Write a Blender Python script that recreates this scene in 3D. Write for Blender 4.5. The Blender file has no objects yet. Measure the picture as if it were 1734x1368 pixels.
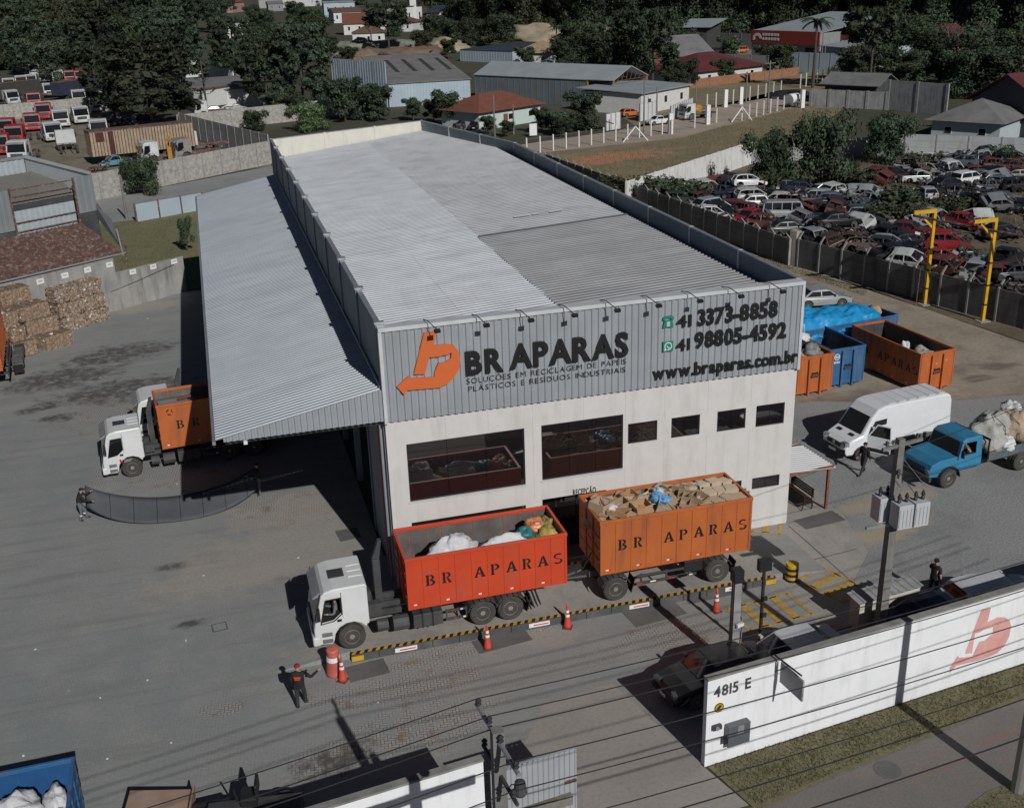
import bpy, math, random
from mathutils import Vector, Matrix, noise
R = math.radians
rnd = random.Random(7)
scn = bpy.context.scene
COL = scn.collection
# ---------------------------------------------------------------- camera, sky, sun, exposure
cam_d = bpy.data.cameras.new('camera')
cam = bpy.data.objects.new('camera', cam_d)
COL.objects.link(cam)
cam_d.sensor_width = 36.0
cam_d.lens = 38.33
cam_d.clip_end = 6000
cam.matrix_world = Matrix(((0.961490, 0.127180, -0.243643, -5.5748), (-0.273214, 0.346041, -0.897558, -39.7811), (-0.029841, 0.929560, 0.367462, 23.9469), (0,0,0,1)))
scn.camera = cam
w = bpy.data.worlds.new('World')
scn.world = w
w.use_nodes = True
nt = w.node_tree
sky = nt.nodes.new('ShaderNodeTexSky')
sky.sky_type = 'NISHITA'
sky.sun_disc = False
SUN = Vector((0.285, -1.5, 1.0)).normalized()
sky.sun_elevation = math.asin(SUN.z)
sky.air_density = .32
sky.dust_density = .3
sky.sun_rotation = math.atan2(SUN.x, SUN.y)
nt.nodes['Background'].inputs[1].default_value = 0.05
nt.links.new(sky.outputs[0], nt.nodes['Background'].inputs[0])
sd = bpy.data.lights.new('sun', 'SUN')
sd.energy = 5.0
sd.angle = R(0.5)
sd.color = (1.0, 0.975, 0.94)
so = bpy.data.objects.new('sun', sd)
COL.objects.link(so)
so.rotation_euler = SUN.to_track_quat('Z', 'Y').to_euler()
scn.view_settings.view_transform = 'Standard'
scn.view_settings.look = 'None'
scn.view_settings.exposure = -0.68
scn.view_settings.gamma = 1.0
scn.view_settings.use_curve_mapping = False

# ---------------------------------------------------------------- helpers
class MB:
    """collects shapes for ONE mesh object"""
    def __init__(s): s.v = []; s.f = []; s.m = []
    def add(s, vs, fs, m=0):
        o = len(s.v); s.v.extend([tuple(v) for v in vs]); s.f.extend([tuple(i + o for i in f) for f in fs]); s.m.extend([m] * len(fs)); return s
    def box(s, x0, x1, y0, y1, z0, z1, m=0):
        return s.add([(x0,y0,z0),(x1,y0,z0),(x1,y1,z0),(x0,y1,z0),(x0,y0,z1),(x1,y0,z1),(x1,y1,z1),(x0,y1,z1)],
                     [(0,3,2,1),(4,5,6,7),(0,1,5,4),(1,2,6,5),(2,3,7,6),(3,0,4,7)], m)
    def obox(s, c, d, rz=0, m=0, rx=0, ry=0):
        M = Matrix.Translation(c) @ Matrix.Rotation(rz, 4, 'Z') @ Matrix.Rotation(ry, 4, 'Y') @ Matrix.Rotation(rx, 4, 'X')
        hx, hy, hz = d[0]/2, d[1]/2, d[2]/2
        vs = [M @ Vector(p) for p in [(-hx,-hy,-hz),(hx,-hy,-hz),(hx,hy,-hz),(-hx,hy,-hz),(-hx,-hy,hz),(hx,-hy,hz),(hx,hy,hz),(-hx,hy,hz)]]
        return s.add(vs, [(0,3,2,1),(4,5,6,7),(0,1,5,4),(1,2,6,5),(2,3,7,6),(3,0,4,7)], m)
    def prism(s, poly, ax, a, b, m=0):
        """poly in the two other axes (x,z for ax='y'; y,z for 'x'; x,y for 'z')"""
        def p(u, v, t): return (u, t, v) if ax == 'y' else ((t, u, v) if ax == 'x' else (u, v, t))
        n = len(poly)
        vs = [p(u, v, a) for u, v in poly] + [p(u, v, b) for u, v in poly]
        fs = [tuple(range(n)), tuple(range(2*n-1, n-1, -1))] + [(i, i+n, (i+1) % n + n, (i+1) % n) for i in range(n)]
        return s.add(vs, fs, m)
    def tube(s, p0, p1, r0, r1=None, n=8, m=0):
        r1 = r0 if r1 is None else r1
        p0, p1 = Vector(p0), Vector(p1); d = (p1 - p0).normalized()
        q = d.to_track_quat('Z', 'Y'); X, Y = q @ Vector((1,0,0)), q @ Vector((0,1,0))
        vs = []
        for p, r in ((p0, r0), (p1, r1)):
            for i in range(n):
                a = 2*math.pi*i/n; vs.append(p + X*(r*math.cos(a)) + Y*(r*math.sin(a)))
        fs = [(i, (i+1) % n, (i+1) % n + n, i+n) for i in range(n)] + [tuple(range(n-1, -1, -1)), tuple(range(n, 2*n))]
        return s.add(vs, fs, m)
    def path(s, pts, r, n=6, m=0):
        for a, b in zip(pts[:-1], pts[1:]): s.tube(a, b, r, r, n, m)
        return s
    def lathe(s, prof, c=(0,0,0), n=14, m=0, ax='z'):
        """prof: list of (r, h)"""
        vs = []
        for r, h in prof:
            for i in range(n):
                a = 2*math.pi*i/n
                x, y = r*math.cos(a), r*math.sin(a)
                p = (x, y, h) if ax == 'z' else ((x, h, y) if ax == 'y' else (h, x, y))
                vs.append((p[0]+c[0], p[1]+c[1], p[2]+c[2]))
        fs = []
        for k in range(len(prof)-1):
            for i in range(n):
                a, b = k*n+i, k*n+(i+1) % n
                fs.append((a, b, b+n, a+n) if ax != 'y' else (a, a+n, b+n, b))
        fs.append(tuple(range(n-1, -1, -1)) if ax != 'y' else tuple(range(n)))
        L = (len(prof)-1)*n
        fs.append(tuple(range(L, L+n)) if ax != 'y' else tuple(range(L+n-1, L-1, -1)))
        return s.add(vs, fs, m)
    def blob(s, c, r, seed=0, amp=.25, nu=14, nv=9, m=0, fr=1.3, flat=0.0):
        """a lumpy closed body: sacks, heaps, boulders"""
        vs = []; fs = []
        for j in range(nv+1):
            th = math.pi*j/nv
            for i in range(nu):
                ph = 2*math.pi*i/nu
                d = Vector((math.sin(th)*math.cos(ph), math.sin(th)*math.sin(ph), math.cos(th)))
                k = 1 + amp*noise.noise(d*fr + Vector((seed*3.1, seed*1.7, 0))) + amp*.6*noise.noise(d*fr*2.7 + Vector((seed, 9.1, seed*2.3)))
                p = Vector((d.x*r[0]*k, d.y*r[1]*k, d.z*r[2]*k))
                if flat and p.z < -flat*r[2]: p.z = -flat*r[2]
                vs.append(p + Vector(c))
        for j in range(nv):
            for i in range(nu):
                a, b = j*nu+i, j*nu+(i+1) % nu
                fs.append((a, a+nu, b+nu, b))
        return s.add(vs, fs, m)
    def corr(s, o, u, v, n, rib, m=0, up=None, duty=.3, verts_v=None):
        """ribbed sheet: origin o, u = direction across the ribs (full length), v = along the ribs; n ribs of height rib along up"""
        o, u, v = Vector(o), Vector(u), Vector(v)
        up = (u.cross(v)).normalized() if up is None else Vector(up)
        prof = []
        for i in range(n):
            for t, h in ((0, 0), (1-duty-.12, 0), (1-duty, 1), (1-.06, 1)): prof.append(((i+t)/n, h))
        prof.append((1, 0))
        vs = []
        for t, h in prof:
            p = o + u*t + up*(rib*h); vs.append(p)
            vs.append(p + (v if verts_v is None else verts_v(t)))
        fs = [(2*i, 2*i+2, 2*i+3, 2*i+1) for i in range(len(prof)-1)]
        return s.add(vs, fs, m)
    def mesh(s, name, mats):
        me = bpy.data.meshes.new(name)
        me.from_pydata(s.v, [], s.f)
        for m in mats: me.materials.append(m)
        if len(mats) > 1: me.polygons.foreach_set('material_index', s.m)
        me.update()
        return me
    def obj(s, name, mats, parent=None, loc=(0,0,0), rz=0, smooth=False, bev=0):
        if not isinstance(mats, (list, tuple)): mats = [mats]
        me = s.mesh(name, mats)
        if smooth: me.polygons.foreach_set('use_smooth', [True]*len(me.polygons))
        o = bpy.data.objects.new(name, me)
        COL.objects.link(o)
        o.location = loc; o.rotation_euler = (0, 0, rz)
        if parent: o.parent = parent
        if bev:
            b = o.modifiers.new('edge', 'BEVEL'); b.width = bev; b.segments = 2; b.limit_method = 'ANGLE'; b.angle_limit = R(40)
        return o

def tag(o, label, cat, group=None):
    o['label'] = label; o['category'] = cat
    if group: o['group'] = group
    return o
def thing(name, label, cat, loc=(0,0,0), rz=0, group=None):
    o = bpy.data.objects.new(name, None); COL.objects.link(o)
    o.location = (loc[0], loc[1], loc[2] if len(loc) > 2 else 0); o.rotation_euler = (0, 0, rz)
    o.empty_display_size = .2
    return tag(o, label, cat, group)
def struct(o): o['kind'] = 'structure'; return o
def stuff(o): o['kind'] = 'stuff'; return o
KIDS = {}
def copy_tree(o, parent=None):
    c = o.copy(); COL.objects.link(c)
    if parent: c.parent = parent
    for ch in list(o.children): copy_tree(ch, c)
    return c
def dup(o, loc, rz=None, label=None, group=None, scale=None, rot=None):
    c = copy_tree(o)
    c.location = (loc[0], loc[1], loc[2] if len(loc) > 2 else 0)
    if rz is not None: c.rotation_euler = (0, 0, rz)
    if rot is not None: c.rotation_euler = rot
    if scale is not None: c.scale = (scale,)*3 if not isinstance(scale, (tuple, list)) else scale
    if label: c['label'] = label
    if group: c['group'] = group
    return c
def link(name, me, parent, loc=(0,0,0), rot=(0,0,0), mats=None, bev=0):
    """an object on shared mesh data; mats override the slots on the object"""
    o = bpy.data.objects.new(name, me); COL.objects.link(o)
    o.location = loc; o.rotation_euler = rot
    if parent: o.parent = parent
    if mats:
        for i, m in mats.items():
            o.material_slots[i].link = 'OBJECT'; o.material_slots[i].material = m
    if bev:
        b = o.modifiers.new('edge', 'BEVEL'); b.width = bev; b.segments = 2; b.limit_method = 'ANGLE'; b.angle_limit = R(35)
    return o

# ---------------------------------------------------------------- materials
MATS = {}
def nmath(nt, op, a, b=None, c=None):
    n = nt.nodes.new('ShaderNodeMath'); n.operation = op
    for i, x in enumerate((a, b, c)):
        if x is None: continue
        if isinstance(x, (int, float)): n.inputs[i].default_value = x
        else: nt.links.new(x, n.inputs[i])
    return n.outputs[0]
def mixc(nt, f, a, b, mode='MIX'):
    n = nt.nodes.new('ShaderNodeMix'); n.data_type = 'RGBA'; n.blend_type = mode
    for sck, x in ((n.inputs[0], f), (n.inputs[6], a), (n.inputs[7], b)):
        if isinstance(x, (int, float)): sck.default_value = x
        elif isinstance(x, tuple): sck.default_value = (*x, 1) if len(x) == 3 else x
        else: nt.links.new(x, sck)
    return n.outputs[2]
def nz(nt, vec, scale, detail=4, rough=.55, dist=0):
    n = nt.nodes.new('ShaderNodeTexNoise'); n.inputs['Scale'].default_value = scale
    n.inputs['Detail'].default_value = detail; n.inputs['Roughness'].default_value = rough; n.inputs['Distortion'].default_value = dist
    if vec: nt.links.new(vec, n.inputs['Vector'])
    return n.outputs[0]
def ramp(nt, x, a, b):
    n = nt.nodes.new('ShaderNodeMapRange'); n.inputs[1].default_value = a; n.inputs[2].default_value = b
    nt.links.new(x, n.inputs[0]); return n.outputs[0]
def mapv(nt, vec, scale=(1,1,1), rot=(0,0,0)):
    n = nt.nodes.new('ShaderNodeMapping'); n.inputs['Scale'].default_value = scale; n.inputs['Rotation'].default_value = rot
    nt.links.new(vec, n.inputs[0]); return n.outputs[0]
def new_mat(name):
    m = bpy.data.materials.new(name); m.use_nodes = True
    return m, m.node_tree, m.node_tree.nodes['Principled BSDF']
def mat(name, col, rough=.6, metal=0, var=.25, scale=1.5, dirt=None, dirt_amt=.5, dirt_scale=.8, streak=False, bump=0, bscale=20, ior=None, island=0, world=True, coat=0, run=None):
    """painted, dusty or plain surface: colour varied by noise, with patches of dirt and optional vertical runs"""
    if name in MATS: return MATS[name]
    m, nt, bs = new_mat(name)
    if world:
        g = nt.nodes.new('ShaderNodeNewGeometry'); vec = g.outputs['Position']
    else:
        g = nt.nodes.new('ShaderNodeTexCoord'); vec = g.outputs['Object']
    n1 = nz(nt, vec, scale, 5, .6)
    lo = tuple(c*(1-var) for c in col); hi = tuple(min(1, c*(1+var*.8)) for c in col)
    c = mixc(nt, ramp(nt, n1, .3, .7), lo, hi)
    if run:
        n3 = nz(nt, mapv(nt, vec, (run[0], run[1], 1)), 1.0, 4, .6)
        c = mixc(nt, nmath(nt, 'MULTIPLY', ramp(nt, n3, .48, .68), run[2]), c, run[3])
    if island:
        gg = nt.nodes.new('ShaderNodeNewGeometry')
        k = nmath(nt, 'MULTIPLY_ADD', gg.outputs['Random Per Island'], island*2, 1-island)
        hsv = nt.nodes.new('ShaderNodeHueSaturation'); nt.links.new(c, hsv.inputs['Color']); nt.links.new(k, hsv.inputs['Value']); c = hsv.outputs[0]
    if dirt:
        v2 = mapv(nt, vec, (2.2, 2.2, .35)) if streak else vec
        n2 = nz(nt, v2, dirt_scale, 6, .65)
        f = nmath(nt, 'MULTIPLY', ramp(nt, n2, .5, .72), dirt_amt)
        c = mixc(nt, f, c, dirt)
    nt.links.new(c, bs.inputs['Base Color'])
    bs.inputs['Roughness'].default_value = rough
    bs.inputs['Metallic'].default_value = metal
    if ior: bs.inputs['IOR'].default_value = ior
    if coat: bs.inputs['Coat Weight'].default_value = coat; bs.inputs['Coat Roughness'].default_value = .08
    if bump:
        b = nt.nodes.new('ShaderNodeBump'); b.inputs['Strength'].default_value = bump; b.inputs['Distance'].default_value = .05
        nt.links.new(nz(nt, vec, bscale, 5, .6), b.inputs['Height']); nt.links.new(b.outputs[0], bs.inputs['Normal'])
    MATS[name] = m
    return m
DUST = (.16, .14, .115)
white_wall = mat('white_painted_wall', (.60, .59, .575), .75, var=.05, dirt=(.40, .38, .35), dirt_amt=.5, dirt_scale=.7, streak=True)
street_white = mat('street_wall_paint', (.80, .82, .84), .7, var=.05, scale=.8, dirt=(.52, .52, .50), dirt_amt=.4, dirt_scale=1.1, streak=True)
clad = mat('grey_sheet_cladding', (.33, .355, .38), .5, metal=.15, var=.10, scale=.6, dirt=(.30, .31, .32), dirt_amt=.3)
flash = mat('pale_flashing', (.62, .64, .66), .45, metal=.2, var=.08)
roof_new = mat('zinc_roof_sheet', (.50, .525, .555), .45, metal=.3, var=.12, scale=.5, dirt=(.34, .35, .37), dirt_amt=.4, dirt_scale=.35, run=(.25, 2.6, .45, (.34, .355, .38)))
roof_old = mat('dull_roof_sheet', (.25, .258, .27), .55, metal=.15, var=.14, scale=.6, dirt=(.23, .23, .235), dirt_amt=.5, dirt_scale=.5, run=(.12, 2.2, .7, (.17, .175, .18)))
roof_mid = mat('weathered_roof_sheet', (.50, .52, .54), .6, metal=.1, var=.12, scale=.4, dirt=(.19, .19, .19), dirt_amt=.35, dirt_scale=.6)
canopy_m = mat('canopy_sheet', (.37, .41, .44), .45, metal=.25, var=.10, scale=.35, dirt=(.30, .33, .36), dirt_amt=.4, dirt_scale=.3, run=(.10, 1.1, .5, (.27, .30, .33)))
grey_conc = mat('grey_concrete', (.33, .335, .335), .85, var=.2, scale=.9, dirt=(.10, .10, .095), dirt_amt=.6, dirt_scale=.9, streak=True, bump=.3)
paint_grey = mat('grey_painted_panel', (.25, .285, .31), .7, var=.12, scale=.5, dirt=(.11, .12, .13), dirt_amt=.4, streak=True)
cream = mat('cream_panel', (.66, .645, .57), .8, var=.06, dirt=(.40, .39, .36), dirt_amt=.4, streak=True)
dark_wall = mat('soot_dark_wall', (.055, .055, .06), .85, var=.3, scale=.5, dirt=(.10, .10, .105), dirt_amt=.6, dirt_scale=.5, bump=.2)  # near-black wall colour for the entrance recess, shed bases and kiosk
glass = mat('dark_window_glass', (.012, .010, .011), .02, var=.1, ior=2.1)
car_glass = mat('car_glass', (.012, .013, .015), .04, var=.1, ior=1.75)
black = mat('black_plastic', (.02, .02, .022), .5, var=.2)
sign_black = mat('sign_black', (.012, .012, .013), .45, var=.15)
sign_orange = mat('sign_orange', (.62, .135, .035), .5, var=.06)
sign_green = mat('sign_green', (.01, .20, .14), .5, var=.1)
sign_white = mat('sign_white', (.75, .76, .76), .5, var=.05)
red_cont = mat('red_orange_paint', (.56, .060, .018), .5, var=.10, scale=.7, dirt=(.38, .085, .05), dirt_amt=.7, world=False, bump=.2, bscale=1.6)
or_cont = mat('orange_paint', (.47, .125, .030), .55, var=.12, scale=.8, dirt=(.25, .085, .04), dirt_amt=.8, streak=True, world=False, bump=.25, bscale=1.6)
or_shade = mat('brown_orange_paint', (.22, .058, .022), .6, var=.2, scale=.8, dirt=(.10, .045, .03), dirt_amt=.6, streak=True, world=False)  # darker copy of the orange with shade put into the colour; unused
blue_cont = mat('blue_paint', (.030, .115, .26), .55, var=.22, scale=1.0, dirt=(.12, .16, .22), dirt_amt=.7, streak=True, world=False)
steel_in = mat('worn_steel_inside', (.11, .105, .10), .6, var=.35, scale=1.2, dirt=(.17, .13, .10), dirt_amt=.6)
tyre_m = mat('tyre_rubber', (.055, .052, .048), .9, var=.25, scale=3, dirt=(.15, .135, .115), dirt_amt=.4)
rim_m = mat('dusty_rim', (.25, .235, .21), .6, metal=.1, var=.3, scale=6)
chassis_m = mat('chassis_grey', (.055, .057, .060), .6, var=.3, scale=2, dirt=(.11, .105, .095), dirt_amt=.4)
truck_white = mat('truck_white_paint', (.66, .68, .68), .35, var=.05, dirt=(.42, .40, .36), dirt_amt=.3, coat=.3, world=False)
metal_gal = mat('galvanised_metal', (.38, .40, .42), .45, metal=.5, var=.15)
yellow = mat('yellow_paint', (.62, .36, .02), .5, var=.15, dirt=(.20, .13, .05), dirt_amt=.5)
dull_yellow = mat('worn_yellow_line', (.46, .30, .06), .8, var=.25, scale=4, dirt=(.17, .155, .14), dirt_amt=.9, dirt_scale=5)
cone_red = mat('cone_red', (.60, .07, .045), .5, var=.15, dirt=(.33, .14, .10), dirt_amt=.4)
pole_conc = mat('pole_concrete', (.19, .185, .175), .85, var=.2, scale=2, dirt=(.09, .09, .085), dirt_amt=.5, streak=True)
wood = mat('timber', (.20, .085, .04), .7, var=.3, scale=4)
rust = mat('rusty_sheet', (.115, .058, .045), .8, var=.35, scale=1.2, dirt=(.32, .29, .26), dirt_amt=.9, dirt_scale=3.5)
skin = mat('skin', (.42, .24, .17), .6, var=.08)
bark = mat('bark', (.075, .062, .05), .9, var=.35, scale=3, bump=.5, bscale=12)

# ================================================================ THE GROUND
def sheet(name, pts, z, m, kind='structure'):
    mb = MB(); n = len(pts)
    mb.add([(x, y, z) for x, y in pts], [tuple(range(n))])
    o = mb.obj(name, m); o['kind'] = kind
    return o
def spot(nt, pos, cx, cy, rx, ry, ang, warp):
    """soft elliptical mask round a place on the ground, its rim broken by noise"""
    mp = nt.nodes.new('ShaderNodeMapping'); mp.vector_type = 'TEXTURE'
    mp.inputs['Location'].default_value = (cx, cy, 0); mp.inputs['Rotation'].default_value = (0, 0, ang); mp.inputs['Scale'].default_value = (rx, ry, 1)
    nt.links.new(pos, mp.inputs[0])
    sx = nt.nodes.new('ShaderNodeSeparateXYZ'); nt.links.new(mp.outputs[0], sx.inputs[0])
    d = nmath(nt, 'SQRT', nmath(nt, 'ADD', nmath(nt, 'MULTIPLY', sx.outputs[0], sx.outputs[0]), nmath(nt, 'MULTIPLY', sx.outputs[1], sx.outputs[1])))
    d = nmath(nt, 'ADD', d, nmath(nt, 'MULTIPLY', nmath(nt, 'SUBTRACT', warp, .5), 2.2))
    return ramp(nt, d, 1.0, .55)
def vmax(nt, xs):
    r = xs[0]
    for x in xs[1:]: r = nmath(nt, 'MAXIMUM', r, x)
    return r
def paver_material():
    m, nt, bs = new_mat('yard_pavers')
    g = nt.nodes.new('ShaderNodeNewGeometry'); pos = g.outputs['Position']
    big = nz(nt, pos, .09, 4, .55); mid = nz(nt, pos, .5, 6, .65); fine = nz(nt, pos, 7, 4, .6)
    c = mixc(nt, ramp(nt, big, .35, .65), (0.235, 0.258, 0.262), (0.280, 0.288, 0.280))
    c = mixc(nt, nmath(nt, 'MULTIPLY', ramp(nt, mid, .45, .75), .45), c, (0.379, 0.361, 0.324))
    # sweeping marks left by turning wheels
    sw = nz(nt, mapv(nt, pos, (.15, 1.6, 1), (0, 0, .25)), 1.0, 5, .6)
    c = mixc(nt, nmath(nt, 'MULTIPLY', ramp(nt, sw, .50, .70), .42), c, (0.157, 0.157, 0.154))
    # herringbone of 10 x 20 cm blocks, joints open only where the dust is gone
    sx = nt.nodes.new('ShaderNodeSeparateXYZ'); nt.links.new(mapv(nt, pos, (8.2, 8.2, 1), (0, 0, .115)), sx.inputs[0])
    fx, fy = nmath(nt, 'FRACT', sx.outputs[0]), nmath(nt, 'FRACT', sx.outputs[1])
    k = nmath(nt, 'FLOORED_MODULO', nmath(nt, 'SUBTRACT', nmath(nt, 'FLOOR', sx.outputs[0]), nmath(nt, 'FLOOR', sx.outputs[1])), 4.0)
    def isnot(v): return nmath(nt, 'SUBTRACT', 1.0, nmath(nt, 'COMPARE', k, float(v), .4))
    J = .09
    left = nmath(nt, 'MULTIPLY', nmath(nt, 'LESS_THAN', fx, J), isnot(1))
    right = nmath(nt, 'MULTIPLY', nmath(nt, 'GREATER_THAN', fx, 1-J), isnot(0))
    bot = nmath(nt, 'MULTIPLY', nmath(nt, 'LESS_THAN', fy, J), isnot(2))
    top = nmath(nt, 'MULTIPLY', nmath(nt, 'GREATER_THAN', fy, 1-J), isnot(3))
    joint = vmax(nt, [left, right, bot, top])
    warp = nz(nt, pos, .9, 6, .7)
    open_ = vmax(nt, [spot(nt, pos, x, y, a, b, r, warp) for x, y, a, b, r in PAVE_OPEN])
    speck = ramp(nt, nz(nt, pos, 1.5, 5, .7), .40, .52)
    open2 = nmath(nt, 'MULTIPLY', open_, speck)
    faint = ramp(nt, nz(nt, pos, .35, 4, .6), .45, .6)
    jf = nmath(nt, 'MULTIPLY', joint, nmath(nt, 'MAXIMUM', nmath(nt, 'MULTIPLY', open2, .9), nmath(nt, 'MULTIPLY_ADD', faint, .16, .03)))
    c = mixc(nt, jf, c, (.048, .041, .036))
    c = mixc(nt, nmath(nt, 'MULTIPLY', nmath(nt, 'MULTIPLY', open2, .5), nmath(nt, 'SUBTRACT', 1.0, joint)), c, (.40, .375, .345))
    soil = nmath(nt, 'MULTIPLY', open2, ramp(nt, nz(nt, pos, 1.1, 4, .6), .56, .64))
    c = mixc(nt, nmath(nt, 'MULTIPLY', soil, .7), c, (0.194, 0.126, 0.083))
    # oil and muck
    oil = vmax(nt, [spot(nt, pos, x, y, a, b, r, warp) for x, y, a, b, r in OIL])
    c = mixc(nt, nmath(nt, 'MULTIPLY', nmath(nt, 'MULTIPLY', oil, ramp(nt, nz(nt, pos, 1.6, 5, .7), .34, .54)), .9), c, (.060, .054, .048))
    tan = vmax(nt, [spot(nt, pos, x, y, a, b, r, warp) for x, y, a, b, r in TAN])
    c = mixc(nt, nmath(nt, 'MULTIPLY', tan, .35), c, (0.463, 0.379, 0.305))
    lit = ramp(nt, nz(nt, pos, 3.1, 2, .5), .74, .77)
    c = mixc(nt, nmath(nt, 'MULTIPLY', lit, .5), c, (0.481, 0.463, 0.444))
    c = mixc(nt, nmath(nt, 'MULTIPLY', ramp(nt, fine, .35, .75), .35), c, (0.157, 0.154, 0.148))
    nt.links.new(c, bs.inputs['Base Color']); bs.inputs['Roughness'].default_value = .85
    b = nt.nodes.new('ShaderNodeBump'); b.inputs['Strength'].default_value = .25; b.inputs['Distance'].default_value = .03
    nt.links.new(nmath(nt, 'SUBTRACT', fine, nmath(nt, 'MULTIPLY', jf, .6)), b.inputs['Height']); nt.links.new(b.outputs[0], bs.inputs['Normal'])
    return m
PAVE_OPEN = [(*(-0.67,-6.78), 3.2, 1.3, .2), (*(-0.73,-9.21), 3.0, 1.6, .2), (*(-3.64,-6.53), 1.2, .8, 0), (*(9.24,-6.89), 3, 1.2, 0), (*(-3.24,-9.68), 2.6, 1.4, .2),
             (*(-11.29,26.02), 6, 5, .1), (*(-9.31,16.26), 5, 3, 0), (*(-3.98,9.29), 3, 2.5, 0), (*(-7.34,-6.03), 1.0, .5, 0), (*(2.97,-13.47), 1.2, .6, .2), (*(0.54,-5.24), 5, .8, .1)]
OIL = [(*(-16.19,33.40), 4.2, 2.6, .2), (*(-13.04,37.30), 4.5, 2.4, .3), (*(-15.85,25.87), 1.3, .8, 0), (*(-12.30,29.63), 5, 2.5, .1), (*(-9.23,5.08), .8, .5, 0), (*(-8.39,0.09), .9, .35, 0), (*(-4.07,-10.03), 1.6, .8, .2),
       (*(-17.08,28.15), 1.8, .9, .5), (*(-19.50,39.76), 1.2, .7, .2)]
TAN = [(*(-1.77,8.52), 6, 2.6, .1), (*(-0.37,-2.82), 4.5, 2, .05), (*(5.15,-5.53), 1.6, .7, .1), (*(-2.73,5.11), 6, 3.2, 0), (*(-5.97,3.97), 5, 2.5, .2), (*(-11.36,49.03), 4, 2, .3)]
def earth(name, cols, sc=.25, fine=6, bump=.3, spots=(), spotc=(.2,.1,.06), dark=(.06,.055,.05), damt=.5, scratch=None, rough=.95, gain=1.75):
    m, nt, bs = new_mat(name)
    g = nt.nodes.new('ShaderNodeNewGeometry'); pos = g.outputs['Position']
    U = lambda q: tuple(v*gain for v in q)
    cols = tuple(U(q) for q in cols); spotc = U(spotc); dark = U(dark)
    c = mixc(nt, ramp(nt, nz(nt, pos, sc, 6, .6), .32, .68), cols[0], cols[1])
    if len(cols) > 2: c = mixc(nt, ramp(nt, nz(nt, pos, sc*2.7, 6, .65), .48, .7), c, cols[2])
    f = nz(nt, pos, fine, 5, .65)
    c = mixc(nt, nmath(nt, 'MULTIPLY', ramp(nt, f, .42, .72), damt), c, dark)
    if spots:
        wp = nz(nt, pos, .5, 6, .7)
        s = vmax(nt, [spot(nt, pos, x, y, a, b, r, wp) for x, y, a, b, r in spots])
        c = mixc(nt, nmath(nt, 'MULTIPLY', s, .75), c, spotc)
    if scratch:
        sw = nz(nt, mapv(nt, pos, scratch[0], (0, 0, scratch[1])), 1.0, 6, .65)
        c = mixc(nt, nmath(nt, 'MULTIPLY', ramp(nt, sw, .5, .7), scratch[2]), c, U(scratch[3]))
    nt.links.new(c, bs.inputs['Base Color']); bs.inputs['Roughness'].default_value = rough
    b = nt.nodes.new('ShaderNodeBump'); b.inputs['Strength'].default_value = bump; b.inputs['Distance'].default_value = .06
    nt.links.new(f, b.inputs['Height']); nt.links.new(b.outputs[0], bs.inputs['Normal'])
    return m
m_land = earth('open_land', gain=1.0, cols= ((.050, .056, .028), (.085, .078, .046), (.042, .048, .024)), sc=.02, fine=.6)
m_field = earth('dry_grass_field', gain=2.0, cols=((.090, .080, .042), (.145, .115, .068), (.075, .078, .034)), sc=.12, fine=2.5, bump=.5, spots=[(*(49.30,102.93), 9, 5, .2), (*(44.33,99.87), 6, 3, .1), (*(51.54,117.38), 4, 1.5, .1)], spotc=(.26, .11, .065), scratch=((.25, 1.2, 1), .25, .5, (.12, .082, .05)))
m_lane = earth('dirt_lane', ((.19, .155, .12), (.24, .20, .16)), .2, 3, .3, damt=.25, scratch=((.2, 1.4, 1), .3, .4, (.14, .12, .10)))
m_tyard = earth('truck_yard_earth', gain=1.25, cols=((.165, .14, .10), (.22, .19, .145), (.085, .085, .05)), sc=.09, fine=1.5, bump=.4, scratch=((.5, .12, 1), .3, .5, (.13, .11, .08)))
m_junk = earth('junkyard_ground', gain=1.0, cols=((.125, .10, .065), (.175, .14, .095), (.07, .075, .032)), sc=.11, fine=2.0, bump=.5)
m_gravel = earth('grey_gravel', ((.155, .162, .164), (.185, .186, .182), (.125, .128, .128)), .10, 9, .6, spots=[(*(23.85,0.25), 3, 1.2, .1), (*(36.56,13.68), 6, 3, .4), (*(21.92,-2.20), 3, 1, .2)], spotc=(.23, .19, .13), dark=(.07, .07, .07), damt=.6)
m_bare = earth('bare_tan_earth', gain=1.7, cols=((.17, .145, .11), (.22, .19, .15), (.12, .10, .08)), sc=.16, fine=4, bump=.4, spots=[(*(40.92,14.34), 1.6, .8, 0), (*(34.19,9.34), 1.0, .9, 0), (*(26.85,11.07), 5, 2.5, .2), (*(29.84,10.94), 4, 2, 0), (*(38.54,12.94), 1.5, .6, .1)], spotc=(.075, .06, .05), damt=.35, scratch=((.3, 1.3, 1), -.75, .4, (.235, .20, .15)))
m_slab = earth('concrete_slab', ((.175, .165, .15), (.215, .20, .18), (.15, .145, .135)), .3, 7, .15, damt=.25, scratch=((1.5, .3, 1), .1, .25, (.12, .115, .105)))
m_drive = earth('drive_concrete', ((.165, .155, .14), (.195, .18, .162)), .35, 7, .15, damt=.25)
m_street = earth('worn_asphalt', gain=1.3, cols=((.125, .118, .112), (.15, .14, .132), (.165, .135, .12)), sc=.5, fine=10, bump=.3, damt=.35, spots=[(*(17.20,-15.69), 1.2, .15, .1), (*(14.67,-16.38), 1.5, .12, .1), (*(9.22,-16.04), 1.0, .12, .2)], spotc=(.17, .105, .09))
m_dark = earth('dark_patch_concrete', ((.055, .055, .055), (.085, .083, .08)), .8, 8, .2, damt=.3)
m_grassbase = earth('verge_soil', ((.085, .078, .040), (.12, .105, .06), (.06, .07, .028)), 1.4, 9, .8)
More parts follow.
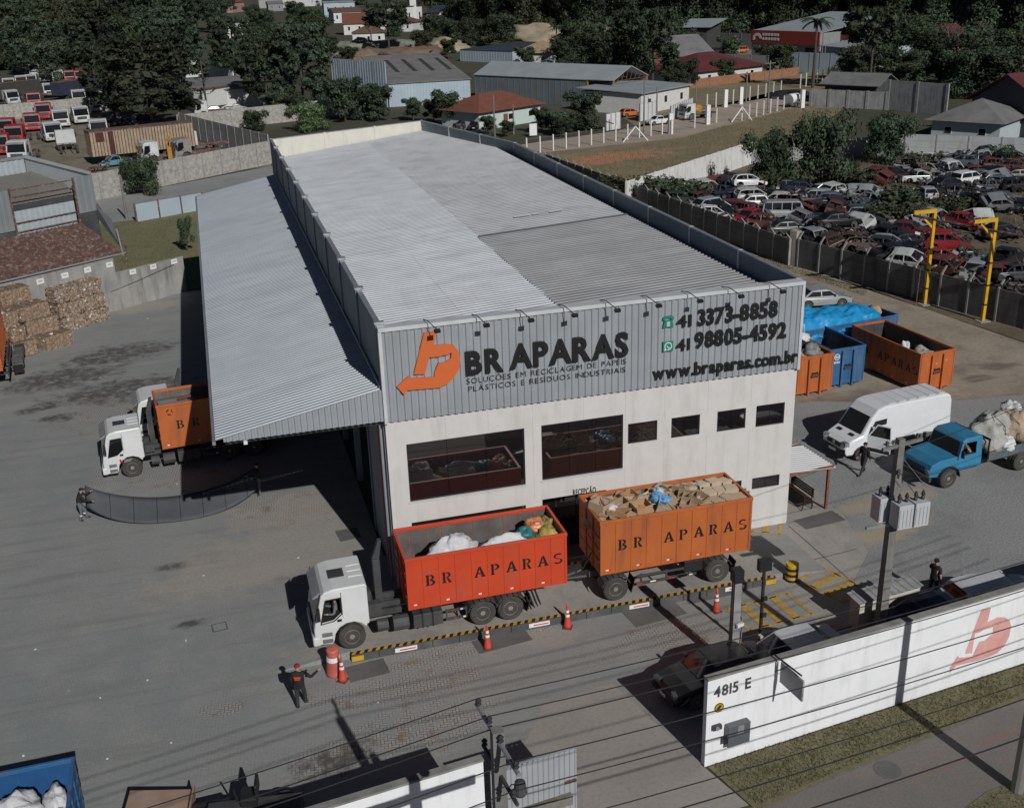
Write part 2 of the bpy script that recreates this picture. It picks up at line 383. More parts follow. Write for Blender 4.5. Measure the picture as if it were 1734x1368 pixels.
m_lawn = earth('weedy_lawn', ((.085, .090, .038), (.12, .112, .055), (.07, .082, .03)), .35, 4, .7, scratch=((.6, 1.2, 1), .3, .35, (.13, .105, .055)))

sheet('ground', [(-2500, -600), (2500, -600), (2500, 3500), (-2500, 3500)], -.02, m_land)
sheet('dirt_yard_ground', [(-75, 105), (3.4, 116), (3.4, 126), (-8, 152), (-24, 206), (-75, 196)], 0, m_tyard)
sheet('field', [(19, 66), (37, 80), (62, 90), (72, 96), (100, 130), (118, 150), (110, 168), (60, 128), (19, 96)], 0.004, m_field)
sheet('far_field', [(62, 124), (84, 146), (104, 153), (140, 185), (140, 200), (100, 190), (74, 160), (66, 146)], 0.004, m_field)
sheet('dirt_lane', [(22, 100), (40, 110.5), (64, 115), (94, 137), (112, 152), (108, 160), (84, 147), (62, 128), (46, 122), (22, 112)], .008, m_lane)
sheet('industrial_yard', [(100, 185), (200, 250), (190, 300), (120, 260)], 0.004, m_tyard)
sheet('junkyard_ground', [(37.5, 76), (40, 58), (43.3, 32), (45.8, 17), (46.3, -5), (130, -5), (130, 62), (84, 89), (62, 89)], .004, m_junk)
sheet('bare_yard', [(15, 20), (46, -8), (46.2, 12), (43.5, 32), (40, 58), (30, 95), (15, 95)], .004, m_bare)
sheet('gravel_yard', [(14, -13), (60, -9), (60, 6), (44, 9), (33, 10.5), (27, 13), (18.2, 12), (14, 12)], .008, m_gravel)
sheet('lawn', [(-24, 50.5), (-8.4, 53.2), (-.2, 53), (-.2, 92), (-13, 86), (-24, 84)], .006, m_lawn)
sheet('concrete_strip', [(-24, 84), (-13, 86), (4, 92), (4, 117), (-30, 92)], .004, m_gravel)
PAV = paver_material()
sheet('yard_paving', [(-60, -20), (0.2, -14.2), (7.3, -13.85), (15.0, -13.0), (15.6, -4.6), (18.2, .02), (18.2, 3), (-.1, 3), (-.1, 53.2), (-8.6, 52.6), (-14.4, 48.5), (-30, 36.5), (-60, 20)], .012, PAV)
sheet('front_slab', [(16.55,-0.65), (18.15,-0.18), (21.18,0.53), (20.12,-3.58), (15.08,-8.63), (15.42,-4.85), (15.18,-3.24)], .016, m_slab)
sheet('shelter_floor', [(18.2, .0), (20.9, .4), (21.2, 3.6), (18.2, 3.4)], .03, m_slab)
sheet('drive_slab', [(-.5, -16.4), (8.0, -16.0), (7.4, -13.9), (6.2, -8.9), (3.5, -9.3), (.1, -14.3)], .016, m_drive)
sheet('street', [(-60, -26), (-60, -45), (60, -35), (60, -11), (19.6, -14.05), (8.05, -16.1), (-.5, -16.5)], .006, m_street)
sheet('roadside_verge', [(7.55, -14.05), (21, -12.55), (40, -10.4), (40, -12.6), (19.5, -14.15), (8.1, -16.25)], .02, m_grassbase)
sheet('corner_verge', [(12.8, -18.6), (15.2, -17.7), (22, -16.9), (22, -23), (12, -23)], .02, m_grassbase)
# dark set-in concrete patches and hatches in the paving
def patch(cx, cy, wx, wy, rz, m=m_dark, z=.02, name='paving_patch'):
    o = MB().obox((cx, cy, z), (wx, wy, .01), rz).obj(name, m); return struct(o)
for px in ((*(9.43,-4.98), 2.3, 1.5, .12), (*(-2.13,-5.34), 1.5, 1.0, .1), (*(3.14,-5.07), 2.2, .9, .12), (*(12.11,-4.22), 2.2, 1.4, .05), (*(19.67,-0.03), 2.2, 1.5, .1), (*(-1.33,5.52), 1.0, 1.1, .1)): patch(*px)
for px in ((*(-7.33,-0.58), .55, .55, .1), (*(16.31,-8.91), 1.6, 1.0, .1)):
    o = MB(); x, y, a, b, r = px
    c, s = math.cos(r), math.sin(r)
    for dx, dy, ww, hh in ((0, -b/2, a, .05), (0, b/2, a, .05), (-a/2, 0, .05, b), (a/2, 0, .05, b)): o.obox((x+dx*c-dy*s, y+dx*s+dy*c, .022), (ww, hh, .02), r)
    struct(o.obj('hatch_frame', m_dark))
# painted yellow bay markings
def marks(name, P, Q, Wd, nb):
    P, Q = Vector((*P, .024)), Vector((*Q, .024)); d = (Q-P); L = d.length; d.normalize(); n = Vector((-d.y, d.x, 0)); a = math.atan2(d.y, d.x)
    mb = MB()
    for s in (0, 1): mb.obox(P + d*(L/2) + n*(Wd*s), (L, .13, .004), a)
    for i in range(nb): mb.obox(P + d*(L*i/(nb-1)) + n*(Wd/2), (.14 if i in (0, nb-1) else .34, Wd, .004), a)
    o = mb.obj(name, dull_yellow); struct(o)
marks('road_marking', (16.11,-4.69), (16.86,-6.78), 1.6, 4)
marks('road_marking', (12.45,-7.45), (15.30,-7.17), 1.7, 5)
marks('road_marking', (16.24,-0.24), (17.30,-0.90), 1.2, 3)
# straight joint lines of the slabs
jl = MB()
for a, b in (((18.09,-0.28), (18.10,-6.73)), ((17.49,0.54), (20.86,-0.00)), ((17.33,-3.44), (19.79,-3.19))):
    d = Vector((b[0]-a[0], b[1]-a[1])); jl.obox(((a[0]+b[0])/2, (a[1]+b[1])/2, .021), (d.length, .05, .006), math.atan2(d.y, d.x))
struct(jl.obj('slab_joint', m_dark))

# grass on the verge: blades
blade = mat('grass_blade', (.135, .125, .058), .8, var=.45, scale=5, island=.45)
def blades(name, poly, n, h, seed, m=blade):
    r = random.Random(seed); mb = MB()
    xs = [p[0] for p in poly]; ys = [p[1] for p in poly]
    def inside(x, y):
        c = False
        for (x1, y1), (x2, y2) in zip(poly, poly[1:] + poly[:1]):
            if (y1 > y) != (y2 > y) and x < (x2-x1)*(y-y1)/(y2-y1) + x1: c = not c
        return c
    k = 0
    while k < n:
        x, y = r.uniform(min(xs), max(xs)), r.uniform(min(ys), max(ys))
        if not inside(x, y): continue
        if noise.noise(Vector((x*.9, y*.9, seed))) < r.uniform(-.5, .3): 
            if r.random() < .6: k += 1; continue
        k += 1
        a = r.uniform(0, 6.28); ww = r.uniform(.012, .03); hh = h*r.uniform(.4, 1.3); l = r.uniform(-.5, .5)*hh; l2 = r.uniform(-.5, .5)*hh
        c, s = math.cos(a)*ww, math.sin(a)*ww
        mb.add([(x-c, y-s, .02), (x+c, y+s, .02), (x+l, y+l2, .02+hh)], [(0, 1, 2)])
    return stuff(mb.obj(name, m))
blades('grass', [(7.7, -14.0), (21, -12.5), (30, -11.4), (30, -13.0), (19.5, -14.0), (8.2, -16.1)], 16000, .055, 3)
blades('corner_grass', [(12.9, -18.6), (15.2, -17.8), (22, -17), (22, -20), (12.4, -20)], 5000, .06, 4)
blades('lawn_grass', [(-20, 51.5), (-8.6, 53.3), (-.5, 53.3), (-.5, 88), (-13, 85), (-20, 82)], 14000, .16, 5)
dry = mat('dry_grass_blade', (.15, .125, .062), .85, var=.4, scale=2, island=.4)
blades('field_grass', [(24, 72), (37, 82), (62, 92), (72, 98), (98, 129), (112, 148), (104, 150), (64, 114), (26, 97)], 16000, .35, 6, dry)
blades('junkyard_grass', [(56, 80), (62, 55), (72, 40), (92, 40), (100, 66), (84, 87), (64, 86)], 14000, .5, 8, dry)
blades('wall_foot_grass', [(43.0, 32), (41, 44), (39.7, 44), (42.0, 31)], 1500, .16, 9)

mh = MB().lathe([(.42, 0), (.42, .012), (.36, .014)], n=24); 
for r_ in (.28, .18): mh.lathe([(r_, .0141), (r_, .02+.02*(.3-r_)), (r_-.03, .02+.02*(.3-r_))], n=24)
struct(mh.obj('manhole_cover', m_dark, None, (*(12.91,-15.90), .008)))
for i in range(16):
    o = MB().obox((0, 0, 0), (rnd.uniform(.05, .11), rnd.uniform(.04, .08), .02), rnd.uniform(0, 3)).obj('litter_scrap', sign_white, None, (*[(-11.64,-3.98), (-10.01,-3.40), (-9.14,-7.39), (-11.19,-7.58), (-13.93,-6.53), (-7.86,3.81), (-0.21,25.70), (-11.36,25.03), (-12.85,23.43), (-8.63,-1.15), (-9.00,13.86), (-2.07,-7.40), (-14.29,0.10), (-3.77,4.04), (-11.27,45.58), (-13.91,32.55)][i], .03))
    tag(o, 'small white scrap of litter lying on the open paving', 'litter', 'litter scraps on the yard paving')

# ================================================================ THE WAREHOUSE
WH = thing('warehouse', 'large grey and white warehouse with long ribbed roof and lettered front', 'warehouse', (0, 0, 0))
WX, WY, PT, CB = 18.14, 55.9, 11.5, 8.7     # width, length of the left wall, parapet top, foot of the cladding
CB = 7.62
BX, BY, KY = 14.2, 61.8, 44.1              # back corner, right wall bend
def zroof(x): return 9.85 + 0.055*x
def wall_cells(x0, x1, z0, z1, ops, y0, y1):
    """a wall with rectangular openings, as a grid of butted boxes"""
    xs = sorted({x0, x1, *[o[0] for o in ops], *[o[1] for o in ops]}); zs = sorted({z0, z1, *[o[2] for o in ops], *[o[3] for o in ops]})
    mb = MB()
    for a, b in zip(zs[:-1], zs[1:]):
        run = None
        for c, d in zip(xs[:-1], xs[1:]):
            mx, mz = (c+d)/2, (a+b)/2
            hole = any(o[0] < mx < o[1] and o[2] < mz < o[3] for o in ops)
            if hole:
                if run: mb.box(run[0], run[1], y0, y1, a, b); run = None
            else: run = (run[0], d) if run else (c, d)
        if run: mb.box(run[0], run[1], y0, y1, a, b)
    return mb
WIN = [(0.78, 5.71, 3.95, 6.52, 3, 2), (6.44, 10.06, 4.02, 6.53, 3, 2), (10.28, 11.62, 5.12, 6.05, 2, 1), (12.27, 13.60, 5.10, 6.04, 2, 1),
       (14.42, 15.78, 5.08, 6.04, 2, 1), (16.28, 17.66, 5.04, 6.05, 2, 1), (16.27, 17.63, 2.0, 2.56, 2, 1), (14.4, 15.75, 2.0, 2.55, 2, 1), (0.77, 5.69, 0.75, 3.0, 4, 2)]
DOOR = (6.42, 9.3, 0.02, 3.13)
fw = wall_cells(0, WX, 0, CB, [o[:4] for o in WIN] + [DOOR], 0.0, .18)
fw.obj('front_wall', white_wall, WH)
# fine joints between the precast panels, sunk as dark reveals standing 2 mm proud
jm = mat('panel_joint', (.52, .50, .47), .9, var=.1)
for x in (2.42, 4.2, 6.08, 8.3, 10.16, 11.95, 13.95, 16.0):
    zz = [(6.6, CB - .02)] if x < 10 else [(6.1, CB - .02), (2.6, 5.0)]
    if x in (6.08, 10.16): zz = [(3.2, CB-.02)]
    for a, b in zz: MB().box(x-.012, x+.012, -.004, 0, a, b).obj('panel_joint', jm, WH)
for o in WIN:
    a, b, c, d, nx, nzv = o
    f = MB()
    t = .05
    f.box(a, b, .05, .10, c, c+t).box(a, b, .05, .10, d-t, d).box(a, a+t, .05, .10, c+t, d-t).box(b-t, b, .05, .10, c+t, d-t)
    win = f.obj('window', black, WH)
    for i in range(nx):
        for j in range(nzv):
            x0, x1 = a+t+(b-a-2*t)*i/nx, a+t+(b-a-2*t)*(i+1)/nx
            z0, z1 = c+t+(d-c-2*t)*j/nzv, c+t+(d-c-2*t)*(j+1)/nzv
            MB().box(x0+.008, x1-.008, .07, .085, z0+.008, z1-.008).obj('pane', glass, win)
    if d > 3.5 and b-a > 2: MB().box(a-.05, b+.05, -.05, 0, c-.05, c-.003).obj('sill', white_wall, win)
# entrance: deep dark recess with a glazed door
dr = MB().box(DOOR[0], DOOR[1], 1.2, 1.24, 0.02, DOOR[3]).obj('entrance_door', glass, WH)
for x in (7.4, 8.35): MB().box(x-.03, x+.03, 1.16, 1.2, .02, 3.1).obj('door_frame', black, dr)
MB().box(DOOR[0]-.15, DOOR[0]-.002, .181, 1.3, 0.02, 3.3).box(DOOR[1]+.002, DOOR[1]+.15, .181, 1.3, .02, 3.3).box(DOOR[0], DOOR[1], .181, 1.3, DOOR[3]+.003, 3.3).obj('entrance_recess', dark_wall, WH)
# ribbed grey cladding band with pale flashings
c_ = MB(); c_.corr((.1, -.10, CB), (WX-.2, 0, 0), (0, 0, PT-CB-.14), 62, .045, up=(0, -1, 0), duty=.5)
c_.box(.1, WX-.1, -.099, .18, CB, CB+.02)
c_.obj('cladding', clad, WH)
MB().box(-.02, WX+.02, -.20, .32, PT-.14, PT+.02).obj('top_flashing', flash, WH)
MB().box(-.03, .10, -.18, .10, CB-.05, PT-.14).obj('corner_flashing', flash, WH)
MB().box(WX-.10, WX+.03, -.18, .10, CB-.05, PT-.14).obj('corner_flashing', flash, WH)
MB().box(.1, WX-.1, .0, .18, CB+.02, PT-.14).obj('upper_wall', paint_grey, WH)
# left wall: columns and stacked panels, open bays under the canopy
ys = [0.18, 5.6, 11.2, 16.8, 22.4, 28.0, 33.6, 39.2, 44.8, 50.4, WY]
opn = {1, 2, 3, 4, 6, 7}
for i, (a, b) in enumerate(zip(ys[:-1], ys[1:])):
    for z0, z1 in ((0, 3.2), (3.2, 6.6), (6.6, 9.0), (9.0, PT)):
        if z1 <= 6.6 and i in opn: continue
        MB().box(0.02, .16, a+.14, b-.14 if b < WY else b, z0+.008, z1-.008).obj('wall_panel', paint_grey, WH)
    MB().box(-.05, .24, a-.12 if i else .19, a+.13, 0, PT+.06).obj('wall_post', paint_grey, WH)
    MB().box(-.09, .30, a-.16 if i else .2, a+.17, PT+.061, PT+.16).obj('post_cap', metal_gal, WH)
    MB().box(.0, .2, a+.14, b-.14, PT-.006, PT+.05).obj('parapet_cap', metal_gal, WH)
# back wall with cream inner face, chamfer, right wall
def run_wall(P, Q, n, z0, z1, m, cap=True, post=.12):
    P, Q = Vector((*P, 0)), Vector((*Q, 0)); d = Q-P; L = d.length; a = math.atan2(d.y, d.x)
    for i in range(n):
        c = P + d*((i+.5)/n)
        MB().obox((c.x, c.y, (z0+z1)/2), (L/n-.16, .15, z1-z0), a).obj('parapet_panel', m, WH)
        if cap: MB().obox((c.x, c.y, z1+.025), (L/n-.16, .20, .05), a).obj('parapet_cap', metal_gal, WH)
        e = P + d*(i/n)
        MB().obox((e.x, e.y, (z0+z1)/2+.03), (.15, .22, z1-z0+.06), a).obj('wall_post', flash if m is not cream else cream, WH)
run_wall((.1, WY+.02), (BX, BY), 3, 0, PT, cream)
run_wall((BX, BY), (WX, KY), 3, 0, PT, paint_grey)
run_wall((WX-.02, KY), (WX-.02, .25), 8, 0, PT, paint_grey)
# roof: ribbed sheets in the zones of different age
XB = 8.6
def rsheet(name, x0, x1, y0, y1, m, pitch, rib, dz=0, n=None):
    mb = MB(); n = n or max(1, int((y1-y0)/pitch))
    mb.corr((x0, y0, zroof(x0)+dz), (0, y1-y0, 0), (x1-x0, 0, zroof(x1)-zroof(x0)), n, rib, up=(0, 0, 1), duty=.38)
    return mb.obj(name, m, WH)
rows = [(.35, 1.9), (1.9, 14.2), (14.2, 28.0), (28, 42), (42, 52)]
for i, (a, b) in enumerate(rows):
    rsheet('roof_sheet', .26, 4.5, a, b, roof_new, .34, .05); rsheet('roof_sheet', 4.44, XB, a, b, roof_new, .34, .05, .012)
def far_sheet(x0, x1, ya, m, pitch, rib):
    """ribbed sheet whose ribs stop at the slanted back wall"""
    mb = MB(); vs = []; y = ya
    while y < BY-.2:
        for t_, h in ((0, 0), (.5, 0), (.62, 1), (.94, 1)):
            yy = y + t_*pitch
            lo = max(x0, (yy+.2-WY)/(BY-WY)*BX); hi = min(x1, BX + (yy+.2-BY)/(KY-BY)*(WX-BX)) if yy > KY-.3 else x1
            if lo >= hi: hi = lo
            vs += [(lo, yy, zroof(lo)+rib*h), (hi, yy, zroof(hi)+rib*h)]
        y += pitch
    mb.add(vs, [(2*i, 2*i+1, 2*i+3, 2*i+2) for i in range(len(vs)//2-1)]); return mb.obj('roof_sheet', m, WH)
far_sheet(.26, XB, 52, roof_new, .34, .05)
rsheet('roof_sheet', XB, WX-.75, .35, 2.6, roof_new, .30, .055)
for a, b in ((2.6, 9.0), (9.0, 18.2)): rsheet('roof_sheet', XB-.1, WX-.75, a, b, roof_old, .36, .06, .014)
rsheet('roof_sheet', XB, WX-.75, 18.2, 30, roof_mid, .42, .03); rsheet('roof_sheet', XB, WX-.75, 30, 43.6, roof_mid, .42, .03)
far_sheet(XB, WX-.75, 43.6, roof_mid, .42, .03)
MB().add([(XB, 18.15, zroof(XB)+.09), (WX-.75, 18.15, zroof(WX-.75)+.09), (WX-.75, 18.45, zroof(WX-.75)+.1), (XB, 18.45, zroof(XB)+.1)], [(0, 1, 2, 3)]).obj('lap_flashing', metal_gal, WH)
for x0, x1 in ((11.6, 12.6), (12.75, 13.2), (13.8, 14.6)):
    MB().add([(x0, 21.6, zroof(x0)+.06), (x1, 21.6, zroof(x1)+.06), (x1, 21.95, zroof(x1)+.06), (x0, 21.95, zroof(x0)+.06)], [(0, 1, 2, 3)]).obj('roof_patch', sign_white, WH)
MB().box(WX-.75, WX-.12, .3, KY-.3, 10.55, 10.6).obj('gutter', paint_grey, WH)
# floor and inside walls (seen only as darkness through the open bays)
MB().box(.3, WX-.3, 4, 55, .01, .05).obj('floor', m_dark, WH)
# floodlight arms over the sign
for i, px in enumerate([(2.10,11.13), (4.03,11.29), (5.81,11.33), (7.60,11.33), (9.38,11.38), (11.14,11.41), (12.93,11.44), (14.75,11.50), (16.64,11.50)]):
    x = px[0] - .25
    la = MB().path([(x, .25, PT+.05), (x+.06, -.25, PT+.14), (x+.25, -.95, PT-.02)], .018).obj('lamp_arm', black, WH)
    MB().obox((x+.26, -1.0, PT-.07), (.24, .14, .10), .1, 0, .5).obj('floodlight', black, la)
# red downpipe and dark pipe at the left corner
MB().path([(-.16, .75, 7.5), (-.16, .75, .4)], .075, 8).obj('downpipe', cone_red, WH)
MB().path([(-.14, .45, 7.5), (-.14, .45, .2)], .06, 8).obj('downpipe', paint_grey, WH)
# side canopy: ribbed lean-to roof, fascia, posts
cz = lambda x: 8.97 + (8.97-7.75)/6.5*x      # x negative
cn = MB(); cn.corr((-6.5, 0, cz(-6.5)), (0, 53.2, 0), (6.515, 0, cz(.015)-cz(-6.5)), 190, .05, up=(0, 0, 1), duty=.5)
cn.obj('canopy_roof', canopy_m, WH)
fa = MB(); fa.corr((-6.2, -.04, 7.67), (6.16, 0, 0), (0, 0, 1), 26, .04, up=(0, -1, 0), duty=.5, verts_v=lambda t: Vector((0, 0, max(.05, cz(-6.2+6.16*t)-7.67+.035))))
fa.obj('canopy_fascia', clad, WH)
for i, y in enumerate([.3, 18.6, 27, 36, 45, 52.8]):
    if i == 0: MB().box(-6.15, -.06, y-.06, y+.06, 7.45, 7.66).obj('canopy_beam', chassis_m, WH)
    else:
        MB().box(-6.3, -.06, y-.06, y+.06, 7.3, 7.6).obj('canopy_beam', chassis_m, WH)
        MB().box(-6.3, -6.1, y-.1, y+.1, 0, 7.3).obj('canopy_post', chassis_m, WH)
MB().box(-6.62, -6.50, 0, 53.2, 7.58, 7.72).obj('canopy_gutter', metal_gal, WH)
MB().path([(-.06, .1, 9.08), (-.06, 53, 9.08)], .05, 6).obj('canopy_flashing', metal_gal, WH)
MB().obox((-5.4, -.1, 7.58), (.14, .18, .12)).obj('floodlight', sign_white, WH)

# ---- raised lettering
FONT_CACHE = {}
def glyph(ch, bold):
    k = (ch, bold)
    if k in FONT_CACHE: return FONT_CACHE[k]
    cu = bpy.data.curves.new('glyph', 'FONT'); cu.body = ch; cu.size = 1; cu.offset = bold; cu.resolution_u = 3; cu.extrude = .5
    o = bpy.data.objects.new('glyph', cu); COL.objects.link(o)
    dg = bpy.context.evaluated_depsgraph_get(); me = bpy.data.meshes.new_from_object(o.evaluated_get(dg))
    vs = [tuple(v.co) for v in me.vertices]; fs = [tuple(p.vertices) for p in me.polygons]
    bpy.data.objects.remove(o); bpy.data.curves.remove(cu); bpy.data.meshes.remove(me)
    x0 = min([v[0] for v in vs], default=0); x1 = max([v[0] for v in vs], default=.25)
    vs = [(v[0]-x0, v[1], v[2]) for v in vs]
    FONT_CACHE[k] = (vs, fs, x1-x0); return FONT_CACHE[k]
def lettering(s, x0, x1, z0, z1, cap, y, depth, m, parent, name='letter', bold=.0, one=False, gap=.10, space=.32, M=None, slant=0):
    """letters of cap height cap along x0..x1 (base line from z0 to z1) on the plane y, each a part of its own unless one"""
    sc = cap/.72
    gl = [(c, glyph(c, bold) if c != ' ' else None) for c in s]
    tot = sum((g[2] if g else space) for c, g in gl) + gap*(len(s)-1)
    kx = (x1-x0)/(tot*sc); x = x0; big = MB()
    for c, g in gl:
        if g is None: x += (space+gap)*sc*kx; continue
        zb = z0 + (z1-z0)*(x-x0)/max(.01, x1-x0)
        vs = [(x + vx*sc*kx + slant*vy*sc, y - (vz+.5)*depth, zb + vy*sc) for vx, vy, vz in g[0]]
        if M: vs = [M @ Vector(v) for v in vs]
        if one: big.add(vs, g[1])
        else: MB().add(vs, g[1]).obj(name, m, parent)
        x += (g[2]+gap)*sc*kx
    if one: return big.obj(name, m, parent)
Ys = -.15
a, b = (3.34,9.24), (4.88,9.25)
lettering('BR', a[0], b[0], a[1], b[1], .96, Ys, .10, sign_black, WH, bold=.035)
a, b = (5.12,9.26), (10.18,9.21)
lettering('APARAS', a[0], b[0], a[1], b[1], 1.02, Ys, .10, sign_black, WH, bold=.03, gap=.03)
a, b = (3.35,8.83), (10.10,8.84)
lettering('SOLUÇÕES EM RECICLAGEM DE PAPEIS', a[0], b[0], a[1], b[1], .235, Ys, .03, MATS.get('sign_grey') or mat('sign_grey', (.035, .037, .04), .5), WH, 'lettering', -.012, True, .16)
a, b = (3.41,8.49), (10.08,8.48)
lettering('PLÁSTICOS E RESÍDUOS INDUSTRIAIS', a[0], b[0], a[1], b[1], .235, Ys, .03, MATS.get('sign_grey') or mat('sign_grey', (.035, .037, .04), .5), WH, 'lettering', -.012, True, .16)
a, b = (12.31,10.15), (12.97,10.15); lettering('41', a[0], b[0], a[1], b[1], .50, Ys, .07, sign_black, WH, bold=.02)
a, b = (13.25,10.13), (16.91,10.14); lettering('3373-8858', a[0], b[0], a[1], b[1], .68, Ys, .07, sign_black, WH, bold=.035, gap=.06)
a, b = (12.32,9.12), (12.92,9.13); lettering('41', a[0], b[0], a[1], b[1], .50, Ys, .07, sign_black, WH, bold=.02)
a, b = (13.16,9.16), (17.38,9.15); lettering('98805-4592', a[0], b[0], a[1], b[1], .68, Ys, .07, sign_black, WH, bold=.035, gap=.06)
a, b = (11.28,7.98), (18.02,7.96); lettering('www.braparas.com.br', a[0], b[0], a[1], b[1], .56, Ys, .07, sign_black, WH, bold=.03, gap=.06)
a, b = (7.79,3.12), (8.83,3.09); lettering('RECEPÇÃO', a[0], b[0], a[1], b[1], .27, -.003, .02, sign_black, WH, bold=.015)
# orange arrow mark: outline read off the facade in metres
def arc(cx, cz, r, a0, a1, n=14): return [(cx+r*math.cos(R(a0+(a1-a0)*i/n)), cz+r*math.sin(R(a0+(a1-a0)*i/n))) for i in range(n+1)]
LOGO = [(0.54,9.10), (1.04,9.49), (1.07,9.39), (2.05,9.31), (2.06,9.53), (2.24,9.87), (2.47,9.86), (2.75,10.00), (2.78,10.24), (2.61,10.17), (2.41,10.17),
        (2.31,10.13), (1.89,10.15), (1.67,9.49), (1.24,9.53), (1.74,11.17), (2.22,11.16), (2.09,10.59), (2.57,10.61), (2.89,10.53), (3.06,10.25), (3.12,9.92), (3.05,9.52), (2.85,9.21), (2.55,8.97), (2.24,8.85), (0.93,8.91), (0.81,8.73)]
def poly_obj(name, pts, y0, y1, m, parent, fn=None):
    me = MB().prism(pts, 'y', y0, y1)
    return me.obj(name, m, parent)
poly_obj('arrow_emblem', LOGO, Ys-.10, Ys, sign_orange, WH)
a = (11.69,10.17); b = (12.18,10.55)
ph = MB(); w_ = b[0]-a[0]; h_ = .50; zb = a[1]+.02
ph.prism([(a[0]+.02*w_, zb), (a[0]+.98*w_, zb), (a[0]+.86*w_, zb+.62*h_), (a[0]+.14*w_, zb+.62*h_)], 'y', Ys-.05, Ys)
ph.prism([(a[0], zb+.66*h_), (a[0]+.22*w_, zb+.66*h_), (a[0]+.28*w_, zb+.78*h_), (a[0]+.72*w_, zb+.78*h_), (a[0]+.78*w_, zb+.66*h_), (a[0]+w_, zb+.66*h_), (a[0]+.96*w_, zb+.9*h_), (a[0]+.8*w_, zb+h_), (a[0]+.2*w_, zb+h_), (a[0]+.04*w_, zb+.9*h_)], 'y', Ys-.05, Ys)
p_ = ph.obj('telephone_symbol', sign_green, WH)
dl = MB()
for i in range(3):
    for j in range(3): dl.box(a[0]+(.36+.1*i)*w_, a[0]+(.43+.1*i)*w_, Ys-.06, Ys-.05, zb+(.12+.14*j)*h_, zb+(.22+.14*j)*h_)
dl.obj('dial', sign_white, p_)
a = (11.71,9.11); b = (12.18,9.55); w_ = b[0]-a[0]; cx, cz0 = a[0]+w_/2, a[1]+w_/2+.03
ch = MB().prism([(cx-w_/2, cz0-w_/2), (cx+w_/2, cz0-w_/2), (cx+w_/2, cz0+w_/2), (cx-w_/2, cz0+w_/2)], 'y', Ys-.05, Ys).obj('chat_symbol', sign_green, WH, bev=.05)
rg = MB(); o_, i_ = arc(cx, cz0+.01, w_*.36, 235, -105, 20), arc(cx, cz0+.01, w_*.29, 235, -105, 20)
for k in range(20): rg.prism([o_[k], i_[k], i_[k+1], o_[k+1]], 'y', Ys-.062, Ys-.05)
rg.prism([(cx-w_*.38, cz0-w_*.38), (cx-w_*.14, cz0-w_*.31), (cx-w_*.31, cz0-w_*.13)], 'y', Ys-.062, Ys-.05)
rg.path([(cx-w_*.13, Ys-.06, cz0+.13*w_), (cx-w_*.10, Ys-.06, cz0-.02*w_), (cx, Ys-.06, cz0-.12*w_), (cx+w_*.14, Ys-.06, cz0-.13*w_)], .02, 5)
rg.obj('handset', sign_white, ch)

# ================================================================ TRUCKS AND OPEN-TOP CONTAINERS
red_lens = mat('red_lamp', (.45, .02, .02), .3); head_lens = mat('lamp_lens', (.26, .28, .30), .12, coat=.5)
refl_w = mat('reflector_white', (.75, .74, .72), .4); refl_r = mat('reflector_red', (.55, .03, .03), .4)
mud = mat('mudguard', (.075, .074, .072), .75, var=.3, scale=3, dirt=(.17, .16, .14), dirt_amt=.5)
def wheel_meshes(r, wd):
    t = MB(); a = wd/2
    t.lathe([(r*.58, -a*.8), (r*.62, -a), (r*.9, -a), (r, -a*.7), (r, a*.7), (r*.9, a), (r*.62, a), (r*.58, a*.8)], ax='y', n=20)
    d = MB(); d.lathe([(r*.60, -a*.75), (r*.56, -a*.95), (r*.50, -a*.55), (r*.30, -a*.35), (r*.26, -a*.75), (r*.12, -a*.85)], ax='y', n=16)
    for i in range(8):
        an = 2*math.pi*i/8; d.tube((r*.40*math.cos(an), -a*.60, r*.40*math.sin(an)), (r*.40*math.cos(an), -a*.3, r*.40*math.sin(an)), r*.075, n=6, m=1)
    return t.mesh('tyre', [tyre_m]), d.mesh('rim', [rim_m, black])
for_ = {}
def add_wheel(parent, x, y, r, wd, side, key='truck'):
    if (key, r, wd) not in for_: for_[(key, r, wd)] = wheel_meshes(r, wd)
    t, d = for_[(key, r, wd)]
    o = link('wheel', t, parent, (x, y, r), (0, 0, 0 if side < 0 else math.pi))
    link('rim', d, o)
    return o
def smooth(o):
    for p in o.data.polygons: p.use_smooth = True
    return o
CABM = {}
def cut_window(o, poly, ax, a, b):
    """hollows the open driver's window out of a closed cab body"""
    k = MB().prism(poly, ax, a, b).obj('cutter', black); m = o.modifiers.new('cut', 'BOOLEAN'); m.object = k; m.operation = 'DIFFERENCE'; m.solver = 'EXACT'
    mw = o.matrix_basis.copy(); par = o.parent; o.parent = None; o.matrix_basis = Matrix.Identity(4)
    dg = bpy.context.evaluated_depsgraph_get(); dg.update(); nm = bpy.data.meshes.new_from_object(o.evaluated_get(dg)); mt = o.material_slots[0].material
    o.modifiers.clear(); o.data = nm; nm.materials.clear(); nm.materials.append(mt); nm.materials.append(mat('cab_dark', (.02, .02, .022), .9))
    us = [q[0] for q in poly]; vs = [q[1] for q in poly]
    for f in nm.polygons:
        c = f.center; f.material_index = 1 if a-.02 < c.y < 1.17 and min(us)-.08 < c.x < max(us)+.08 and min(vs)-.08 < c.z < max(vs)+.08 and abs(f.normal.z) < 1.1 and (abs(c.y-a) < .03 or c.y < 1.0) else 0
    o.parent = par; o.matrix_basis = mw
    bpy.data.objects.remove(k)
